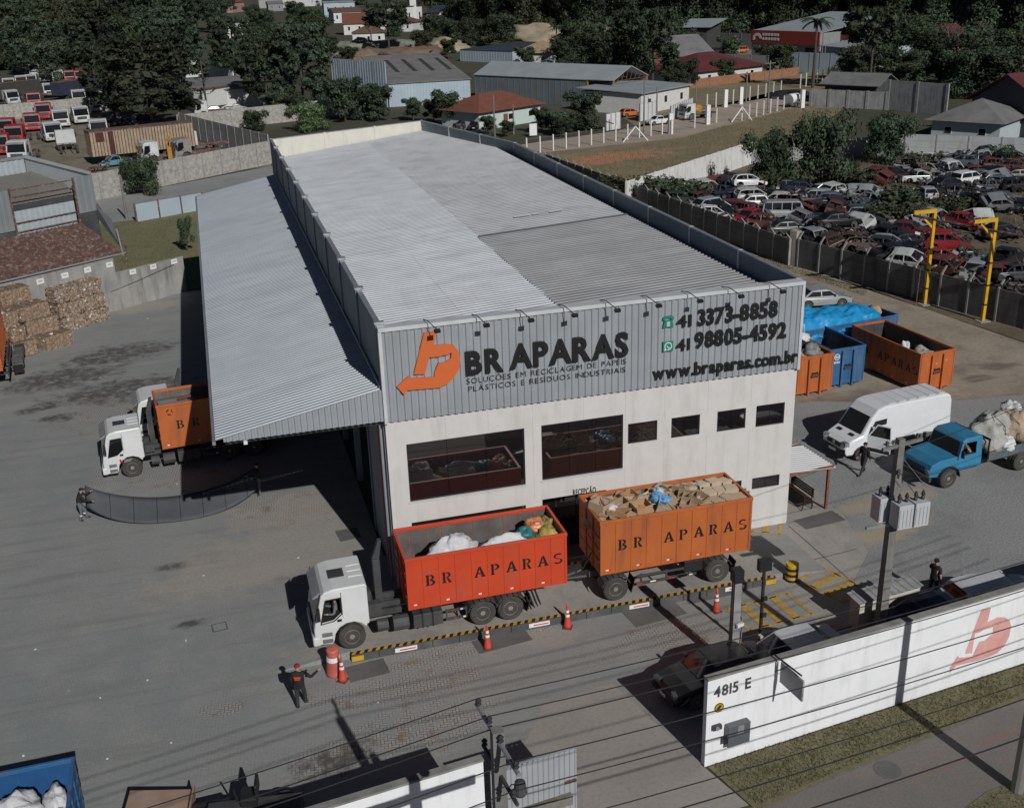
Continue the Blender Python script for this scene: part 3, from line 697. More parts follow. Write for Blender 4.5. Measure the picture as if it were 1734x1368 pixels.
def cab_meshes():
    """cab-over cab, front axle at the origin, nose towards +x"""
    W = 1.22
    pts = [(1.32, .38), (1.38, .62), (1.38, 1.02), (1.33, 1.30), (1.24, 1.62), (1.02, 2.44), (.88, 2.58), (.55, 2.66), (-.66, 2.68), (-.70, 2.60), (-.70, 1.02), (-.60, .98)]
    pts += [(.66*math.cos(a), .52 + .66*math.sin(a)) for a in [R(150), R(125), R(100), R(75), R(50), R(25), R(0)]]
    pts += [(.72, .38)]
    b = MB().prism(pts, 'y', -W, W)
    b.v = [(x, y*(1 - .05*max(0, (z-1.3)/1.4) - .06*max(0, (x-1.0)/.4)), z) for x, y, z in b.v]
    CABM['cab'] = (b.mesh('cab', [truck_white]), .07)
    ws = MB(); vs = [(1.335, -1.08, 1.38), (1.335, 1.08, 1.38), (1.055, .98, 2.40), (1.055, -.98, 2.40), (1.27, -1.04, 1.38), (1.27, 1.04, 1.38), (.99, .95, 2.40), (.99, -.95, 2.40)]
    ws.add(vs, [(0, 1, 2, 3), (7, 6, 5, 4), (0, 4, 5, 1), (1, 5, 6, 2), (2, 6, 7, 3), (3, 7, 4, 0)]); CABM['windshield'] = (ws.mesh('windshield', [car_glass]), .02)
    sw = MB().prism([(1.10, 1.30), (.86, 2.28), (.30, 2.30), (.30, 1.62), (.62, 1.36)], 'y', -.006, .006); CABM['side_window'] = (sw.mesh('side_window', [car_glass]), 0)
    vi = MB().prism([(1.10, 2.38), (1.30, 2.30), (1.33, 2.35), (1.00, 2.56)], 'y', -1.05, 1.05); CABM['sun_visor'] = (vi.mesh('sun_visor', [mat('visor_grey', (.22, .23, .24), .3)]), .01)
    g = MB(); g.box(1.36, 1.405, -.72, .72, .80, 1.22)
    for i in range(4): g.box(1.405, 1.42, -.70, .70, .83+.1*i, .88+.1*i, 1)
    CABM['grille'] = (g.mesh('grille', [black, mat('grille_bar', (.12, .12, .125), .4)]), 0)
    CABM['bumper'] = (MB().box(1.18, 1.46, -1.19, 1.19, .36, .74).mesh('bumper', [truck_white]), .06)
    CABM['headlight'] = (MB().obox((0, 0, 0), (.10, .34, .20)).mesh('headlight', [head_lens]), .02)
    h = MB().box(-.27, .33, -.32, .32, 0, .035); CABM['roof_hatch'] = (h.mesh('roof_hatch', [mat('hatch_grey', (.05, .052, .056), .3)]), .015)
    m = MB().box(-.06, .06, -.10, .10, -.24, .24); m.path([(0, 0, .24), (0, -.1, .30), (-.05, -.30, .32)], .018, 5); CABM['mirror'] = (m.mesh('mirror', [black]), .01)
    CABM['door_seam'] = (MB().box(.27, .285, -.004, .004, 1.02, 2.5).mesh('door_seam', [black]), 0)
    CABM['door_handle'] = (MB().box(.33, .50, -.012, .012, 1.30, 1.40).mesh('door_handle', [black]), 0)
    s = MB()
    for z in (.46, .74): s.box(.72, 1.10, -.02, .02, z, z+.16)
    CABM['step'] = (s.mesh('step', [mat('step_grey', (.16, .165, .17), .5)]), 0)
    s = MB()
    for y in (-.42, 0, .42): s.box(-.64, -.12, y-.025, y+.025, 0, .03)
    CABM['roof_rib'] = (s.mesh('roof_rib', [truck_white]), 0)
cab_meshes()
def add_cab(root, paint, dx=0, dz=0, hatch=True, open_side=None, tilt=0):
    """the cab and its pieces as parts of root; returns the cab body"""
    def l(k, par, loc=(0,0,0), rot=(0,0,0), mm=None, name=None): return link(name or k, CABM[k][0], par, loc, rot, mm, CABM[k][1])
    c = l('cab', root, (dx, 0, dz), (0, -tilt, 0), {0: paint})
    l('windshield', c); l('sun_visor', c)
    for s in (-1, 1):
        if open_side != s: l('side_window', c, (0, s*1.222, 0))
        l('headlight', c, (1.42, s*.86, .60)); l('mirror', c, (1.18, s*1.42, 1.85), (0, 0, 0 if s < 0 else math.pi))
        l('door_seam', c, (0, s*1.20, 0)); l('door_handle', c, (0, s*1.222, 0)); l('step', c, (0, s*1.205, 0))
    l('grille', c); l('bumper', c, mm={0: paint})
    if hatch: l('roof_hatch', c, (.28, 0, 2.655)); l('roof_rib', c, (0, 0, 2.668), mm={0: paint})
    return c
def chassis(root, x1, z=.9, axles=(-5.09, -6.21), dual=True, r=.52, guards=True, boxes=True, front=True):
    f = MB()
    for s in (-1, 1): f.box(x1, .9, s*.43-.05, s*.43+.05, z-.12, z+.12)
    for x in [-.9, -2, -3.2, -4.4, x1+.3]: f.box(x, x+.12, -.43, .43, z-.08, z+.08)
    f.obj('chassis', chassis_m, root)
    if front:
        for s in (-1, 1): add_wheel(root, 0, s*1.07, r, .30, s)
    for x in axles:
        MB().tube((x, -.9, r), (x, .9, r), .09, n=8).obj('axle', chassis_m, root)
        for s in (-1, 1):
            add_wheel(root, x, s*1.07, r, .27, s); add_wheel(root, x, s*.75, r, .27, s)
            if guards:
                gm = MB(); n = 7
                for k in range(n):
                    a0, a1 = R(18+144*k/n), R(18+144*(k+1)/n-3); ro = r+.10
                    gm.add([(x+ro*math.cos(a), y_, r+ro*math.sin(a)) for a in (a0, a1) for y_ in (s*.58, s*1.26)] + [(x+(ro+.025)*math.cos(a), y_, r+(ro+.025)*math.sin(a)) for a in (a0, a1) for y_ in (s*.58, s*1.26)],
                           [(0, 1, 3, 2), (4, 6, 7, 5), (0, 4, 5, 1), (2, 3, 7, 6), (0, 2, 6, 4), (1, 5, 7, 3)])
                gm.obj('mudguard', mud, root)
                MB().obox((x-.72, s*.92, r+.05), (.02, .6, .62), 0, 0, 0, -.25).obj('mud_flap', black, root)
    if boxes:
        for s in (-1, 1):
            MB().tube((-1.0, s*.86, .62), (-1.42, s*.86, .62), .24, n=12).obj('air_tank', chassis_m, root)
            MB().tube((-1.6, s*.9, .62), (-2.2, s*.9, .62), .30, n=12).obj('fuel_tank', chassis_m, root)
            tb = MB().box(-3.5, -2.35, s*.92-.32, s*.92+.32, .42, 1.0).obj('tool_box', chassis_m, root, bev=.03)
            for x in (-2.7, -3.1): MB().box(x-.03, x+.03, s*.92-.33, s*.92+.33, .40, 1.02).obj('strap', black, tb)
            g = MB()
            for z_ in (.50, .86): g.box(-4.45, -3.62, s*1.17-.02, s*1.17+.02, z_, z_+.10)
            for x in (-4.44, -3.66): g.box(x-.03, x+.03, s*1.14-.02, s*1.14+.02, .5, .96)
            gr = g.obj('side_guard', chassis_m, root)
            for q, x in enumerate((-4.3, -3.95)):
                MB().box(x-.10, x, s*1.196-.004, s*1.196+.004, .52, .58).box(x, x+.1, s*1.196-.004, s*1.196+.004, .88, .94).obj('reflector', refl_r if q else refl_w, gr)
def hook_gear(root, x_arm=-1.25, z=1.05, x1=-6.8):
    h = MB()
    for s in (-1, 1): h.box(x1, -1.0, s*.32-.06, s*.32+.06, z+.02, z+.24)
    h.obj('hook_frame', chassis_m, root)
    a = MB().box(x_arm-.14, x_arm+.14, -.17, .17, z+.1, z+2.0)
    a.prism([(x_arm-.14, z+2.0), (x_arm+.14, z+2.0), (x_arm-.12, z+2.75), (x_arm-.26, z+2.75)], 'y', -.12, .12)
    a.obj('hook_arm', chassis_m, root, bev=.02)
    for y in (-.5, .5): MB().obox((-1.0, y, z+.18), (.5, .34, .42)).obj('oil_box', chassis_m, root)
# ---- the stencil letters sprayed on the containers
def ringseg(cx, cz, rx, rz, tx, tz, a0, a1, n=8):
    out = []
    for i in range(n):
        a, b = R(a0+(a1-a0)*i/n), R(a0+(a1-a0)*(i+1)/n)
        out.append([(cx+rx*math.cos(a), cz+rz*math.sin(a)), (cx+rx*math.cos(b), cz+rz*math.sin(b)), (cx+(rx-tx)*math.cos(b), cz+(rz-tz)*math.sin(b)), (cx+(rx-tx)*math.cos(a), cz+(rz-tz)*math.sin(a))])
    return out
def rect(a, b, c, d): return [(a, c), (b, c), (b, d), (a, d)]
STEN = {
 'B': [rect(0, .34, 0, .08), rect(.08, .30, .08, .92), rect(0, .34, .92, 1)] + ringseg(.40, .745, .36, .255, .2, .10, -88, 88) + ringseg(.40, .265, .44, .265, .22, .10, -88, 88),
 'R': [rect(0, .36, 0, .08), rect(.08, .30, .08, .92), rect(0, .34, .92, 1)] + ringseg(.40, .735, .38, .265, .2, .10, -88, 88) + [[(.40, .44), (.58, .44), (.80, .08), (.88, 0), (.60, 0)]],
 'P': [rect(0, .38, 0, .08), rect(.08, .30, .08, .92), rect(0, .34, .92, 1)] + ringseg(.40, .715, .42, .285, .22, .11, -88, 88),
 'A': [rect(-.02, .28, 0, .08), [(.04, .08), (.22, .08), (.47, .78), (.38, .98)], [(.44, 1), (.56, 1), (.92, .08), (.64, .08), (.47, .80)], rect(.58, 1.0, 0, .08), rect(.26, .55, .30, .40)],
 'S': ringseg(.42, .74, .40, .26, .20, .12, 30, 200) + ringseg(.42, .265, .42, .265, .20, .12, -150, 25) + [[(.05, .66), (.26, .60), (.82, .36), (.78, .22), (.60, .42), (.12, .58)]],
}
def stencil(parent, ch, x, z, h, y, m=sign_black, th=.006, name='letter', flip=False, wfac=.95):
    mb = MB()
    for k, p in enumerate(STEN[ch]): mb.prism([(x + (-1 if flip else 1)*u*h*wfac, z + v*h) for u, v in p], 'y', y-th-.0004*k, y)
    return mb.obj(name, m, parent)
def container(label, L, W, H, paint, loc, rz, npan=9, text=None, text_z=.45, inside=None, group=None, end_panels=True, name='container', far_text=None, thick=.07, door=False, text_h=.46, mark=None):
    """open-top box, corner at the origin, long side along +x, floor at z=0; every side panel and post a part"""
    t = thing(name, label, 'container', loc, rz, group)
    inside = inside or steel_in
    MB().box(0, L, 0, W, .0, .12).obj('floor_pan', paint, t)
    for s, y0 in ((-1, 0), (1, W)):
        for i in range(npan):
            a, b = L*i/npan, L*(i+1)/npan
            pm = MB(); yo = y0 + (.0 if s < 0 else -thick)
            pm.box(a+.012, b-.012, yo, yo+thick, .121, H-.14)
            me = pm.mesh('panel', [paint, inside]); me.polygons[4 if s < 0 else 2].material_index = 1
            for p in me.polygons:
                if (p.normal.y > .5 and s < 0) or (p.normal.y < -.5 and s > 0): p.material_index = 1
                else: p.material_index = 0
            link('panel', me, t)
        for i in range(npan+1):
            x = min(max(L*i/npan, .04), L-.04); yo = y0 + (-.03 if s < 0 else -thick+.01)
            wd = .018 if 0 < i < npan else .045
            MB().box(x-wd, x+wd, y0-.022 if s < 0 else y0-.04, y0+.04 if s < 0 else y0+.022, .0, H-.141).obj('post', paint, t)
        MB().box(-.03, L+.03, y0-.035 if s < 0 else y0-thick-.002, y0+thick+.002 if s < 0 else y0+.035, H-.14, H).obj('top_rail', paint, t, bev=.012)
    for s, x0 in ((-1, 0), (1, L)):
        n = 3
        for i in range(n):
            a, b = thick+.005 + (W-2*thick-.01)*i/n, thick+.005 + (W-2*thick-.01)*(i+1)/n
            pm = MB(); xo = x0 if s < 0 else x0-thick
            pm.box(xo, xo+thick, a+.01, b-.01, .121, H-.14); me = pm.mesh('end_panel', [paint, inside])
            for p in me.polygons: p.material_index = 1 if p.normal.x*s < -.5 else 0
            link('end_panel', me, t)
            if i: MB().box(x0-.05 if s < 0 else x0-.02, x0+.02 if s < 0 else x0+.05, a-.04, a+.04, .0, H-.141).obj('end_post', paint, t)
        if s < 0 or not door:
            for z in (.55, 1.05, 1.55):
                if z < H-.3: MB().box(x0-.035 if s < 0 else x0, x0 if s < 0 else x0+.035, thick, W-thick, z, z+.06).obj('end_rail', paint, t)
        MB().box(x0-.035 if s < 0 else x0-thick, x0+thick if s < 0 else x0+.035, thick+.004, W-thick-.004, H-.14, H-.004).obj('top_rail', paint, t)
    for y in (.45, W-.55): MB().box(.2, L-.1, y, y+.10, -.16, -.002).obj('skid', chassis_m, t)
    if text:
        for i, ch in enumerate(text):
            if ch == ' ': continue
            x = L*(i+1)/npan + .09
            stencil(t, ch, x, text_z*H, text_h, -.004)
    if far_text:
        for i, ch in enumerate(far_text):
            if ch != ' ': stencil(t, ch, L*(i+1)/npan+.14, text_z*H, text_h, -.004)
    for i in range(0, npan, 2):
        x = L*(i+.35)/npan
        MB().box(x, x+.12, -.006, -.001, .16, .22).obj('reflector', refl_w, t); MB().box(x+.12, x+.24, -.006, -.001, .16, .22).obj('reflector', refl_r, t)
    if mark:
        lettering(mark, W*.42, W*.62, 0, 0, .16, 0, .004, sign_black, t, 'code_mark', .01, True, M=Matrix.Translation((L+.055, 0, H*.48)) @ Matrix.Rotation(R(90), 4, 'Z'))
    return t
# ---- the white truck on the weighbridge
T1 = thing('tipper_truck', 'white cab-over truck carrying the red container on the weighbridge', 'truck', (-2.46, -3.1, .35), math.pi)
c1 = add_cab(T1, truck_white, open_side=1)
# open driver's window: a dark cavity with its frame
cut_window(c1, [(1.06, 1.34), (.85, 2.24), (.33, 2.26), (.33, 1.64), (.63, 1.40)], 'y', .15, 1.4)
wf = MB()
for a, b in zip([(1.10, 1.30), (.86, 2.28), (.30, 2.30), (.30, 1.62), (.62, 1.36)], [(.86, 2.28), (.30, 2.30), (.30, 1.62), (.62, 1.36), (1.10, 1.30)]): wf.tube((a[0], 1.225, a[1]), (b[0], 1.225, b[1]), .025, n=5)
wf.obj('window_frame', black, c1)
chassis(T1, -7.0); hook_gear(T1)
lf = MB()
for i in range(4): lf.obox((-6.95-.13*i, 1.0, .62+.05*i), (.05, .34, .7), 0, 0, 0, .3)
lf.obj('mud_flap', black, T1)
C1 = container('bright red open-top container on the white truck, half full of white sacks', 6.32, 2.5, 2.2, red_cont, (-.27, -4.35, 1.62), 0, 10, 'BR APARAS', .42)
# ---- trailer
TR = thing('drawbar_trailer', 'grey two-axle trailer under the container heaped with cardboard', 'trailer', (8.13, -3.1, .35), math.pi)
chassis(TR, -5.9, .98, axles=(0, -4.45), guards=True, boxes=False, front=False)
MB().path([(.3, -.4, .85), (2.15, 0, .72), (.3, .4, .85)], .06, 6).obj('drawbar', chassis_m, TR)
MB().lathe([(.55, 1.04), (.55, 1.14)], n=18).obj('turntable', chassis_m, TR)
for s in (-1, 1):
    g = MB()
    for z_ in (.55, .88): g.box(-3.5, -.9, s*1.15-.02, s*1.15+.02, z_, z_+.10)
    for x in (-3.3, -2.2, -1.1): g.box(x-.04, x+.04, s*1.12-.02, s*1.12+.02, .5, 1.0)
    gr = g.obj('side_guard', chassis_m, TR)
    for k, x in enumerate((-3.2, -2.4, -1.6, -1.0)): MB().box(x-.12, x+.12, s*1.176-.004, s*1.176+.004, .57, .63).obj('reflector', refl_r if k % 2 else refl_w, gr)
    MB().box(-3.75, -2.95, s*.92-.28, s*.92+.28, .72, 1.24).obj('tool_box', black, TR, bev=.02)
MB().path([(1.2, .3, 1.0), (.9, .35, 1.6), (.55, .3, 2.2), (.4, .2, 1.2)], .025, 5).obj('air_hose', black, TR)
C2 = container('orange open-top container heaped with brown cardboard on the trailer', 6.5, 2.5, 2.38, or_cont, (7.44, -4.35, 1.67), 0, 10, 'BR APARAS', .42)
# ---- truck and container half under the canopy
T2 = thing('tipper_truck', 'white cab-over truck with its nose out of the canopy shade', 'truck', (0, 0, 0), 0)
T2.location = (-11.3, 16.75, 0); T2.rotation_euler = (0, 0, math.pi + .10)
add_cab(T2, truck_white); chassis(T2, -7.0, axles=(-5.0, -6.3)); hook_gear(T2)
for k, (z, wd) in enumerate(((1.02, .42), (.93, .34))): MB().box(.35-wd, .35, 1.221, 1.226, z, z+.05).obj('door_lettering', mat('grey_print', (.3, .3, .3), .6), T2)
MB().prism([(.42, .93), (.56, .93), (.56, 1.12), (.49, 1.14), (.47, 1.05), (.42, 1.03)], 'y', 1.221, 1.226).obj('door_emblem', refl_r, T2)
C3 = container('orange open-top container half in the canopy shadow, holding loose timber', 6.3, 2.5, 2.45, or_cont, (0, 0, 0), 0, 8, 'BR APARAS', .42)
C3.location = (-9.55, 15.62, 1.3); C3.rotation_euler = (0, 0, .10)
T3 = thing('tipper_truck', 'white truck standing close behind the half-shaded orange container', 'truck', (0, 0, 0), 0)
T3.location = (-9.85, 21.0, 0); T3.rotation_euler = (0, 0, math.pi + .10)
add_cab(T3, truck_white, hatch=False); chassis(T3, -7.0, axles=(-5.0, -6.3)); hook_gear(T3)
# recycling mark on the container side: three bent arrows
rm = MB()
for k in range(3):
    a = R(90+120*k); 
    for p in ringseg(.62, 2.0, .17, .17, .055, .055, 100+120*k, 175+120*k, 4): rm.prism(p, 'y', -.008, -.001)
rm.obj('recycling_mark', sign_black, C3)
# planks and a lid lying in it
for k, (x, y, l, a) in enumerate(((1.6, 1.0, 3.2, .12), (2.4, 1.3, 3.6, -.22), (2.0, 1.7, 3.0, .30), (3.2, .9, 3.4, .05))):
    c, s = math.cos(.10), math.sin(.10)
    tag(MB().obox((0, 0, 0), (l, .12, .06)).obj('timber_board', wood, None, (-9.55+x*c-y*s+.6, 15.62+x*s+y*c, 3.38+.07*k), .10+a), ['lowest loose board in the half-shaded container', 'second board up, slanting in the half-shaded container', 'third board up, crossing the others in the shaded container', 'topmost loose board in the half-shaded container'][k], 'board', 'loose boards in the container')
tag(MB().obox((0, 0, 0), (1.5, 1.1, .05)).obj('metal_sheet', metal_gal, None, (-8.75, 16.95, 3.33), .15), 'flat grey metal sheet lying at the front of the shaded container', 'sheet')
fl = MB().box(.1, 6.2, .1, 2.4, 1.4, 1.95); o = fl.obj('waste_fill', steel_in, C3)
# ---- orange truck at the left edge of the picture
T4 = thing('tipper_truck', 'truck at the left edge under the orange container in front of the bales', 'truck', (-20.75, 41.6, 0), R(96))
add_cab(T4, truck_white); chassis(T4, -9.0, axles=(-5.0, -6.3)); hook_gear(T4)
C4 = container('orange container at the left edge in front of the cardboard bales', 7.6, 2.5, 2.5, or_cont, (-22.6, 31.5, 1.3), R(96-4), 10, None)
C4.location = (-19.6, 32.3, 1.3)
C4.rotation_euler = (0, 0, R(96))
tag(MB().blob((0, 0, 0), (.75, 3.4, .55), 4, .3).obj('tarpaulin', mat('dark_tarp', (.03, .034, .042), .6), None, (-21.3, 36.8, 3.75), .1, smooth=True), 'dark rolled tarpaulin on the orange container at the left edge', 'tarpaulin')

# ---- weighbridge
WB = thing('weighbridge', 'long concrete weighbridge with black and yellow striped edge', 'weighbridge', (0, 0, 0))
MB().box(-2.6, 15.05, -4.52, -.95, .05, .35).obj('deck', m_slab, WB)
wb_grey = mat('weighbridge_grey', (.075, .08, .085), .6, var=.2, dirt=(.2, .19, .17), dirt_amt=.4)
n = 17
for i in range(n):
    a, b = -2.6+17.65*i/n, -2.6+17.65*(i+1)/n
    MB().box(a+.012, b-.012, -4.68, -4.525, .03, .335).obj('edge_beam', wb_grey, WB)
    MB().box(a+.012, b-.012, -.945, -.80, .03, .335).obj('edge_beam', wb_grey, WB)
st_y = mat('stripe_yellow', (.60, .31, .03), .6, var=.25, scale=5, dirt=(.2, .16, .1), dirt_amt=.6); st_k = mat('stripe_black', (.022, .022, .022), .6, var=.3)
for s, y0, y1 in ((-1, -4.68, -4.48), (1, -1.0, -.80)):
    for i in range(59):
        a = -2.6 + .3*i
        MB().add([(a, y0, .354), (a+.15, y0, .354), (a+.25, y1, .354), (a+.10, y1, .354), (a, y0, .335), (a+.15, y0, .335), (a+.25, y1, .335), (a+.1, y1, .335)], [(0, 1, 2, 3), (0, 4, 5, 1), (3, 2, 6, 7)]).obj('stripe', st_y, WB)
    MB().box(-2.6, 15.05, y0, y1, .336, .3525).obj('edge_strip', st_k, WB)
for x in (-.95, 4.35, 8.55, 12.75):
    pl = MB().box(x, x+.85, -4.70, -4.682, .10, .28).obj('sign_plate', sign_white, WB)
    MB().box(x+.18, x+.80, -4.704, -4.7005, .16, .21).obj('sign_lettering', refl_r, pl)
for x in (-2.6, 14.6): MB().box(x, x+.45, -4.70, -4.682, .06, .26).obj('end_mark', yellow, WB)
for x0, x1, s in ((-5.4, -2.6, 1), (15.05, 17.6, -1)):
    z0, z1 = (.02, .33) if s > 0 else (.33, .02)
    o = MB().add([(x0, -4.4, z0), (x1, -4.4, z1), (x1, -1.0, z1), (x0, -1.0, z0), (x0, -4.4, -.02), (x1, -4.4, -.02), (x1, -1.0, -.02), (x0, -1.0, -.02)], [(0, 1, 2, 3), (0, 4, 5, 1), (3, 2, 6, 7), (1, 5, 6, 2), (0, 3, 7, 4)]).obj('ramp', PAV)
    struct(o)
# ---- traffic cones
def cone(label, x, y, z=0, lean=0, group='traffic cones beside the weighbridge'):
    t = thing('traffic_cone', label, 'traffic cone', (x, y, z), rnd.uniform(0, 1), group)
    t.rotation_euler[0] = lean
    MB().lathe([(.26, 0), (.26, .035), (.20, .05)], n=4).obj('base', mat('cone_base', (.10, .05, .045), .8, var=.3), t)
    MB().lathe([(.17, .05), (.145, .12), (.045, .86), (.05, .9), (.045, .98), (.02, 1.08)], n=14).obj('body', cone_red, t, smooth=True)
    for z0 in (.52, .70):
        r0, r1 = .145-.1*(z0-.12)/.74, .145-.1*(z0+.10-.12)/.74
        MB().lathe([(r0+.006, z0), (r1+.006, z0+.10)], n=14).obj('band', sign_white, t)
    return t
cone('red and white traffic cone at the striped edge beside the truck rear wheels', *(2.50,-5.36))
cone('red and white traffic cone below the gap between truck and trailer', *(5.84,-4.98))
cone('red and white traffic cone below the trailer rear wheel', *(11.83,-5.78))
cone('slim red and white cone beside the wide barrel at the truck nose', *(-3.08,-5.68))
bt = thing('traffic_barrel', 'wide faded red channelizer with a white band at the truck nose', 'traffic barrel', (-3.31,-5.15))
MB().lathe([(.33, 0), (.31, .1), (.22, .95), (.23, 1.0), (.24, 1.08), (.17, 1.10)], n=16).obj('body', mat('faded_red', (.52, .12, .09), .6, var=.2, dirt=(.45, .25, .22), dirt_amt=.4), bt, smooth=True)
MB().lathe([(.263, .62), (.245, .80)], n=16).obj('band', sign_white, bt)
# ---- black and yellow post at the end of the weighbridge
bo = thing('bollard', 'fat yellow bollard with black rings beside the painted bay', 'bollard', (15.83,-4.59))
for i in range(6): MB().lathe([(.27, .13*i), (.27, .13*(i+1)-.002)], n=20).obj('band', yellow if i % 2 else st_k, bo)
MB().lathe([(.27, .779), (.26, .81), (.1, .82)], n=20).obj('cap', yellow, bo)
# ---- loads: sacks in the red container, cardboard in the orange one
sack_w = mat('white_sack', (.60, .61, .63), .8, var=.12, scale=4, bump=.8, bscale=7); sack_y = mat('yellow_bag', (.42, .30, .07), .4, var=.3, scale=5, bump=.8, bscale=8); sack_r = mat('red_bag', (.55, .10, .07), .35, var=.3, scale=5, bump=.8, bscale=8)
sack_t = mat('teal_bag', (.03, .18, .20), .4, var=.4, scale=5); sack_g = mat('grey_bag', (.20, .20, .20), .6, var=.3, scale=4, bump=.5, bscale=8); sack_k = mat('black_bag', (.02, .02, .022), .35, var=.3)
def sack(label, xy, z, r, m, seed, rz=0, group=None, name='sack', cat='sack'):
    o = MB().blob((0, 0, 0), r, seed, .42, 26, 17, fr=1.5).obj(name, m, None, (xy[0], xy[1], z), rz, smooth=True)
    return tag(o, label, cat, group)
G1 = 'bags heaped in the red container'
sack('largest white sack heaped in the middle of the red container', (1.75, -3.3, 3.0), 3.0, (.95, .75, .85), sack_w, 1, .2, G1)
sack('flat white sack draped towards the rear of the red container', (3.85, -3.5, 3.05), 3.05, (.95, .55, .6), sack_w, 2, .1, G1)
sack('small white sack slumped at the front of the red container', (.75, -3.75, 2.9), 2.95, (.65, .5, .45), sack_w, 3, 0, G1)
sack('white sack squeezed behind the largest white sack', (2.3, -2.6), 2.8, (.7, .5, .5), sack_w, 5, .4, G1)
sack('red plastic bag in the front corner of the red container', (.2, -3.75), 3.02, (.32, .32, .3), sack_r, 6, 0, G1, 'plastic_bag', 'bag')
sack('pale red plastic bag beside the darker red one', (-.02+.2, -4.0), 2.9, (.36, .22, .25), mat('pale_red_bag', (.50, .2, .2), .4, var=.3), 7, 0, G1, 'plastic_bag', 'bag')
sack('yellow plastic bag between the two big white sacks', (2.95, -3.75), 3.05, (.42, .4, .4), sack_y, 8, 0, G1, 'plastic_bag', 'bag')
sack('yellow plastic bag at the rear end of the red container', (5.55, -3.45), 3.2, (.5, .45, .45), sack_y, 9, 0, G1, 'plastic_bag', 'bag')
sack('orange plastic bag on top of the rear heap', (5.2, -2.9), 3.5, (.4, .38, .38), mat('orange_bag', (.55, .20, .09), .4, var=.3, scale=5), 10, 0, G1, 'plastic_bag', 'bag')
sack('teal plastic bag in the rear heap of the red container', (4.75, -3.2), 3.35, (.45, .4, .35), sack_t, 11, 0, G1, 'plastic_bag', 'bag')
sack('green plastic bag beside the teal one in the red container', (5.05, -3.6), 3.25, (.35, .35, .28), mat('green_bag', (.04, .16, .07), .4, var=.4, scale=5), 12, 0, G1, 'plastic_bag', 'bag')
sack('olive plastic bag in the far rear corner of the red container', (5.7, -2.7), 3.35, (.4, .4, .4), mat('olive_bag', (.22, .18, .06), .5, var=.3), 13, 0, G1, 'plastic_bag', 'bag')
stuff(MB().blob((2.9, -3.1, 2.25), (3.0, 1.1, .7), 3, .3, 24, 9).obj('waste_heap', sack_g, smooth=True))
card = [mat('cardboard_'+k, c, .85, var=.10, scale=2, world=False) for k, c in (('tan', (.41, .31, .21)), ('brown', (.34, .245, .16)), ('pale', (.47, .38, .28)), ('orange', (.45, .27, .14)), ('rose', (.40, .28, .21)))]
cr = random.Random(11); GC = 'cardboard heaped on the trailer container'
for i in range(130):
    u = cr.random(); x = 7.65 + u*(4.3 if i < 80 else 6.0); y = cr.uniform(-4.15, -2.15); z = 3.74 + cr.uniform(-.05, .12) + .20*math.exp(-((y+3.2)/.7)**2)*cr.random() - (.10 if y < -3.9 else 0)
    rx, ry, rz = cr.gauss(0, .17), cr.gauss(0, .17), cr.uniform(0, 3.1)
    w1, w2 = cr.uniform(.35, .95), cr.uniform(.3, .7)
    k = cr.random(); m = cr.choice(card)
    if k < .85:
        o = MB().obox((0, 0, 0), (w1, w2, .025)); 
        if cr.random() < .5: o.obox((w1*.5+.08*math.cos(.6), 0, .06), (.22, w2, .022), 0, 0, 0, -.6)
        o = o.obj('cardboard_sheet', m); lab = '%s flattened %s cardboard sheet in the heap on the trailer' % ('large' if w1 > .75 else 'mid-sized' if w1 > .55 else 'small', m.name.split('_')[1])
        cat = 'cardboard'
    else:
        o = MB(); hh = w2*.55; t_ = .02
        o.box(-w1/2, w1/2, -w2/2, w2/2, 0, t_).box(-w1/2, w1/2, -w2/2, -w2/2+t_, t_, hh).box(-w1/2, w1/2, w2/2-t_, w2/2, t_, hh).box(-w1/2, -w1/2+t_, -w2/2+t_, w2/2-t_, t_, hh).box(w1/2-t_, w1/2, -w2/2+t_, w2/2-t_, t_, hh)
        o = o.obj('cardboard_box', m); lab = '%s open %s cardboard box in the heap on the trailer' % ('large' if w1 > .75 else 'mid-sized' if w1 > .55 else 'small', m.name.split('_')[1]); cat = 'cardboard box'
    o.location = (min(max(x, 7.95), 13.5), min(max(y, -3.8), -2.35), z); o.rotation_euler = (rx, ry, rz)
    tag(o, lab, cat, GC)
stuff(MB().blob((10.7, -3.1, 3.3), (3.3, 1.2, .62), 5, .2, 30, 9).obj('cardboard_heap', card[1], smooth=True))
k = 0
for x in (12.0, 12.55, 13.1, 13.55):
    for y in (-3.9, -3.2, -2.5):
        o = MB(); L_, W_ = .52, .62; o.box(-L_/2, L_/2, -W_/2, W_/2, -.1, .04)
        for q in range(5): o.box(-L_/2, L_/2, -W_/2+.02+q*.12, -W_/2+.065+q*.12, .04, .20)
        t = o.obj('pulp_tray', card[2 if k % 3 else 0], None, (x, y, 3.80+cr.uniform(-.02, .10)+(.08 if y > -3 else 0)), cr.gauss(.1, .14)); k += 1
        t.rotation_euler[0] = cr.gauss(0, .06)
        tag(t, 'slotted brown packing tray stacked at the rear of the trailer container', 'packing tray', 'packing trays on the trailer container')
for i, (x, y) in enumerate(((10.35, -3.0), (10.55, -2.75), (10.2, -3.35), (10.5, -3.5))): sack(['blue plastic film bundle in the cardboard heap', 'pale blue film bundle at the back of the cardboard heap', 'thin blue film strip hanging in the cardboard heap', 'blue film scrap nearest the container edge in the cardboard'][i], (x, y), 4.12, (.28, .22, .14), mat('blue_film', (.12, .35, .62), .3, var=.4, scale=6) if i != 1 else mat('pale_blue_film', (.45, .58, .70), .3, var=.3, scale=6), 20+i, i, 'plastic film in the cardboard', 'plastic_film', 'plastic film')
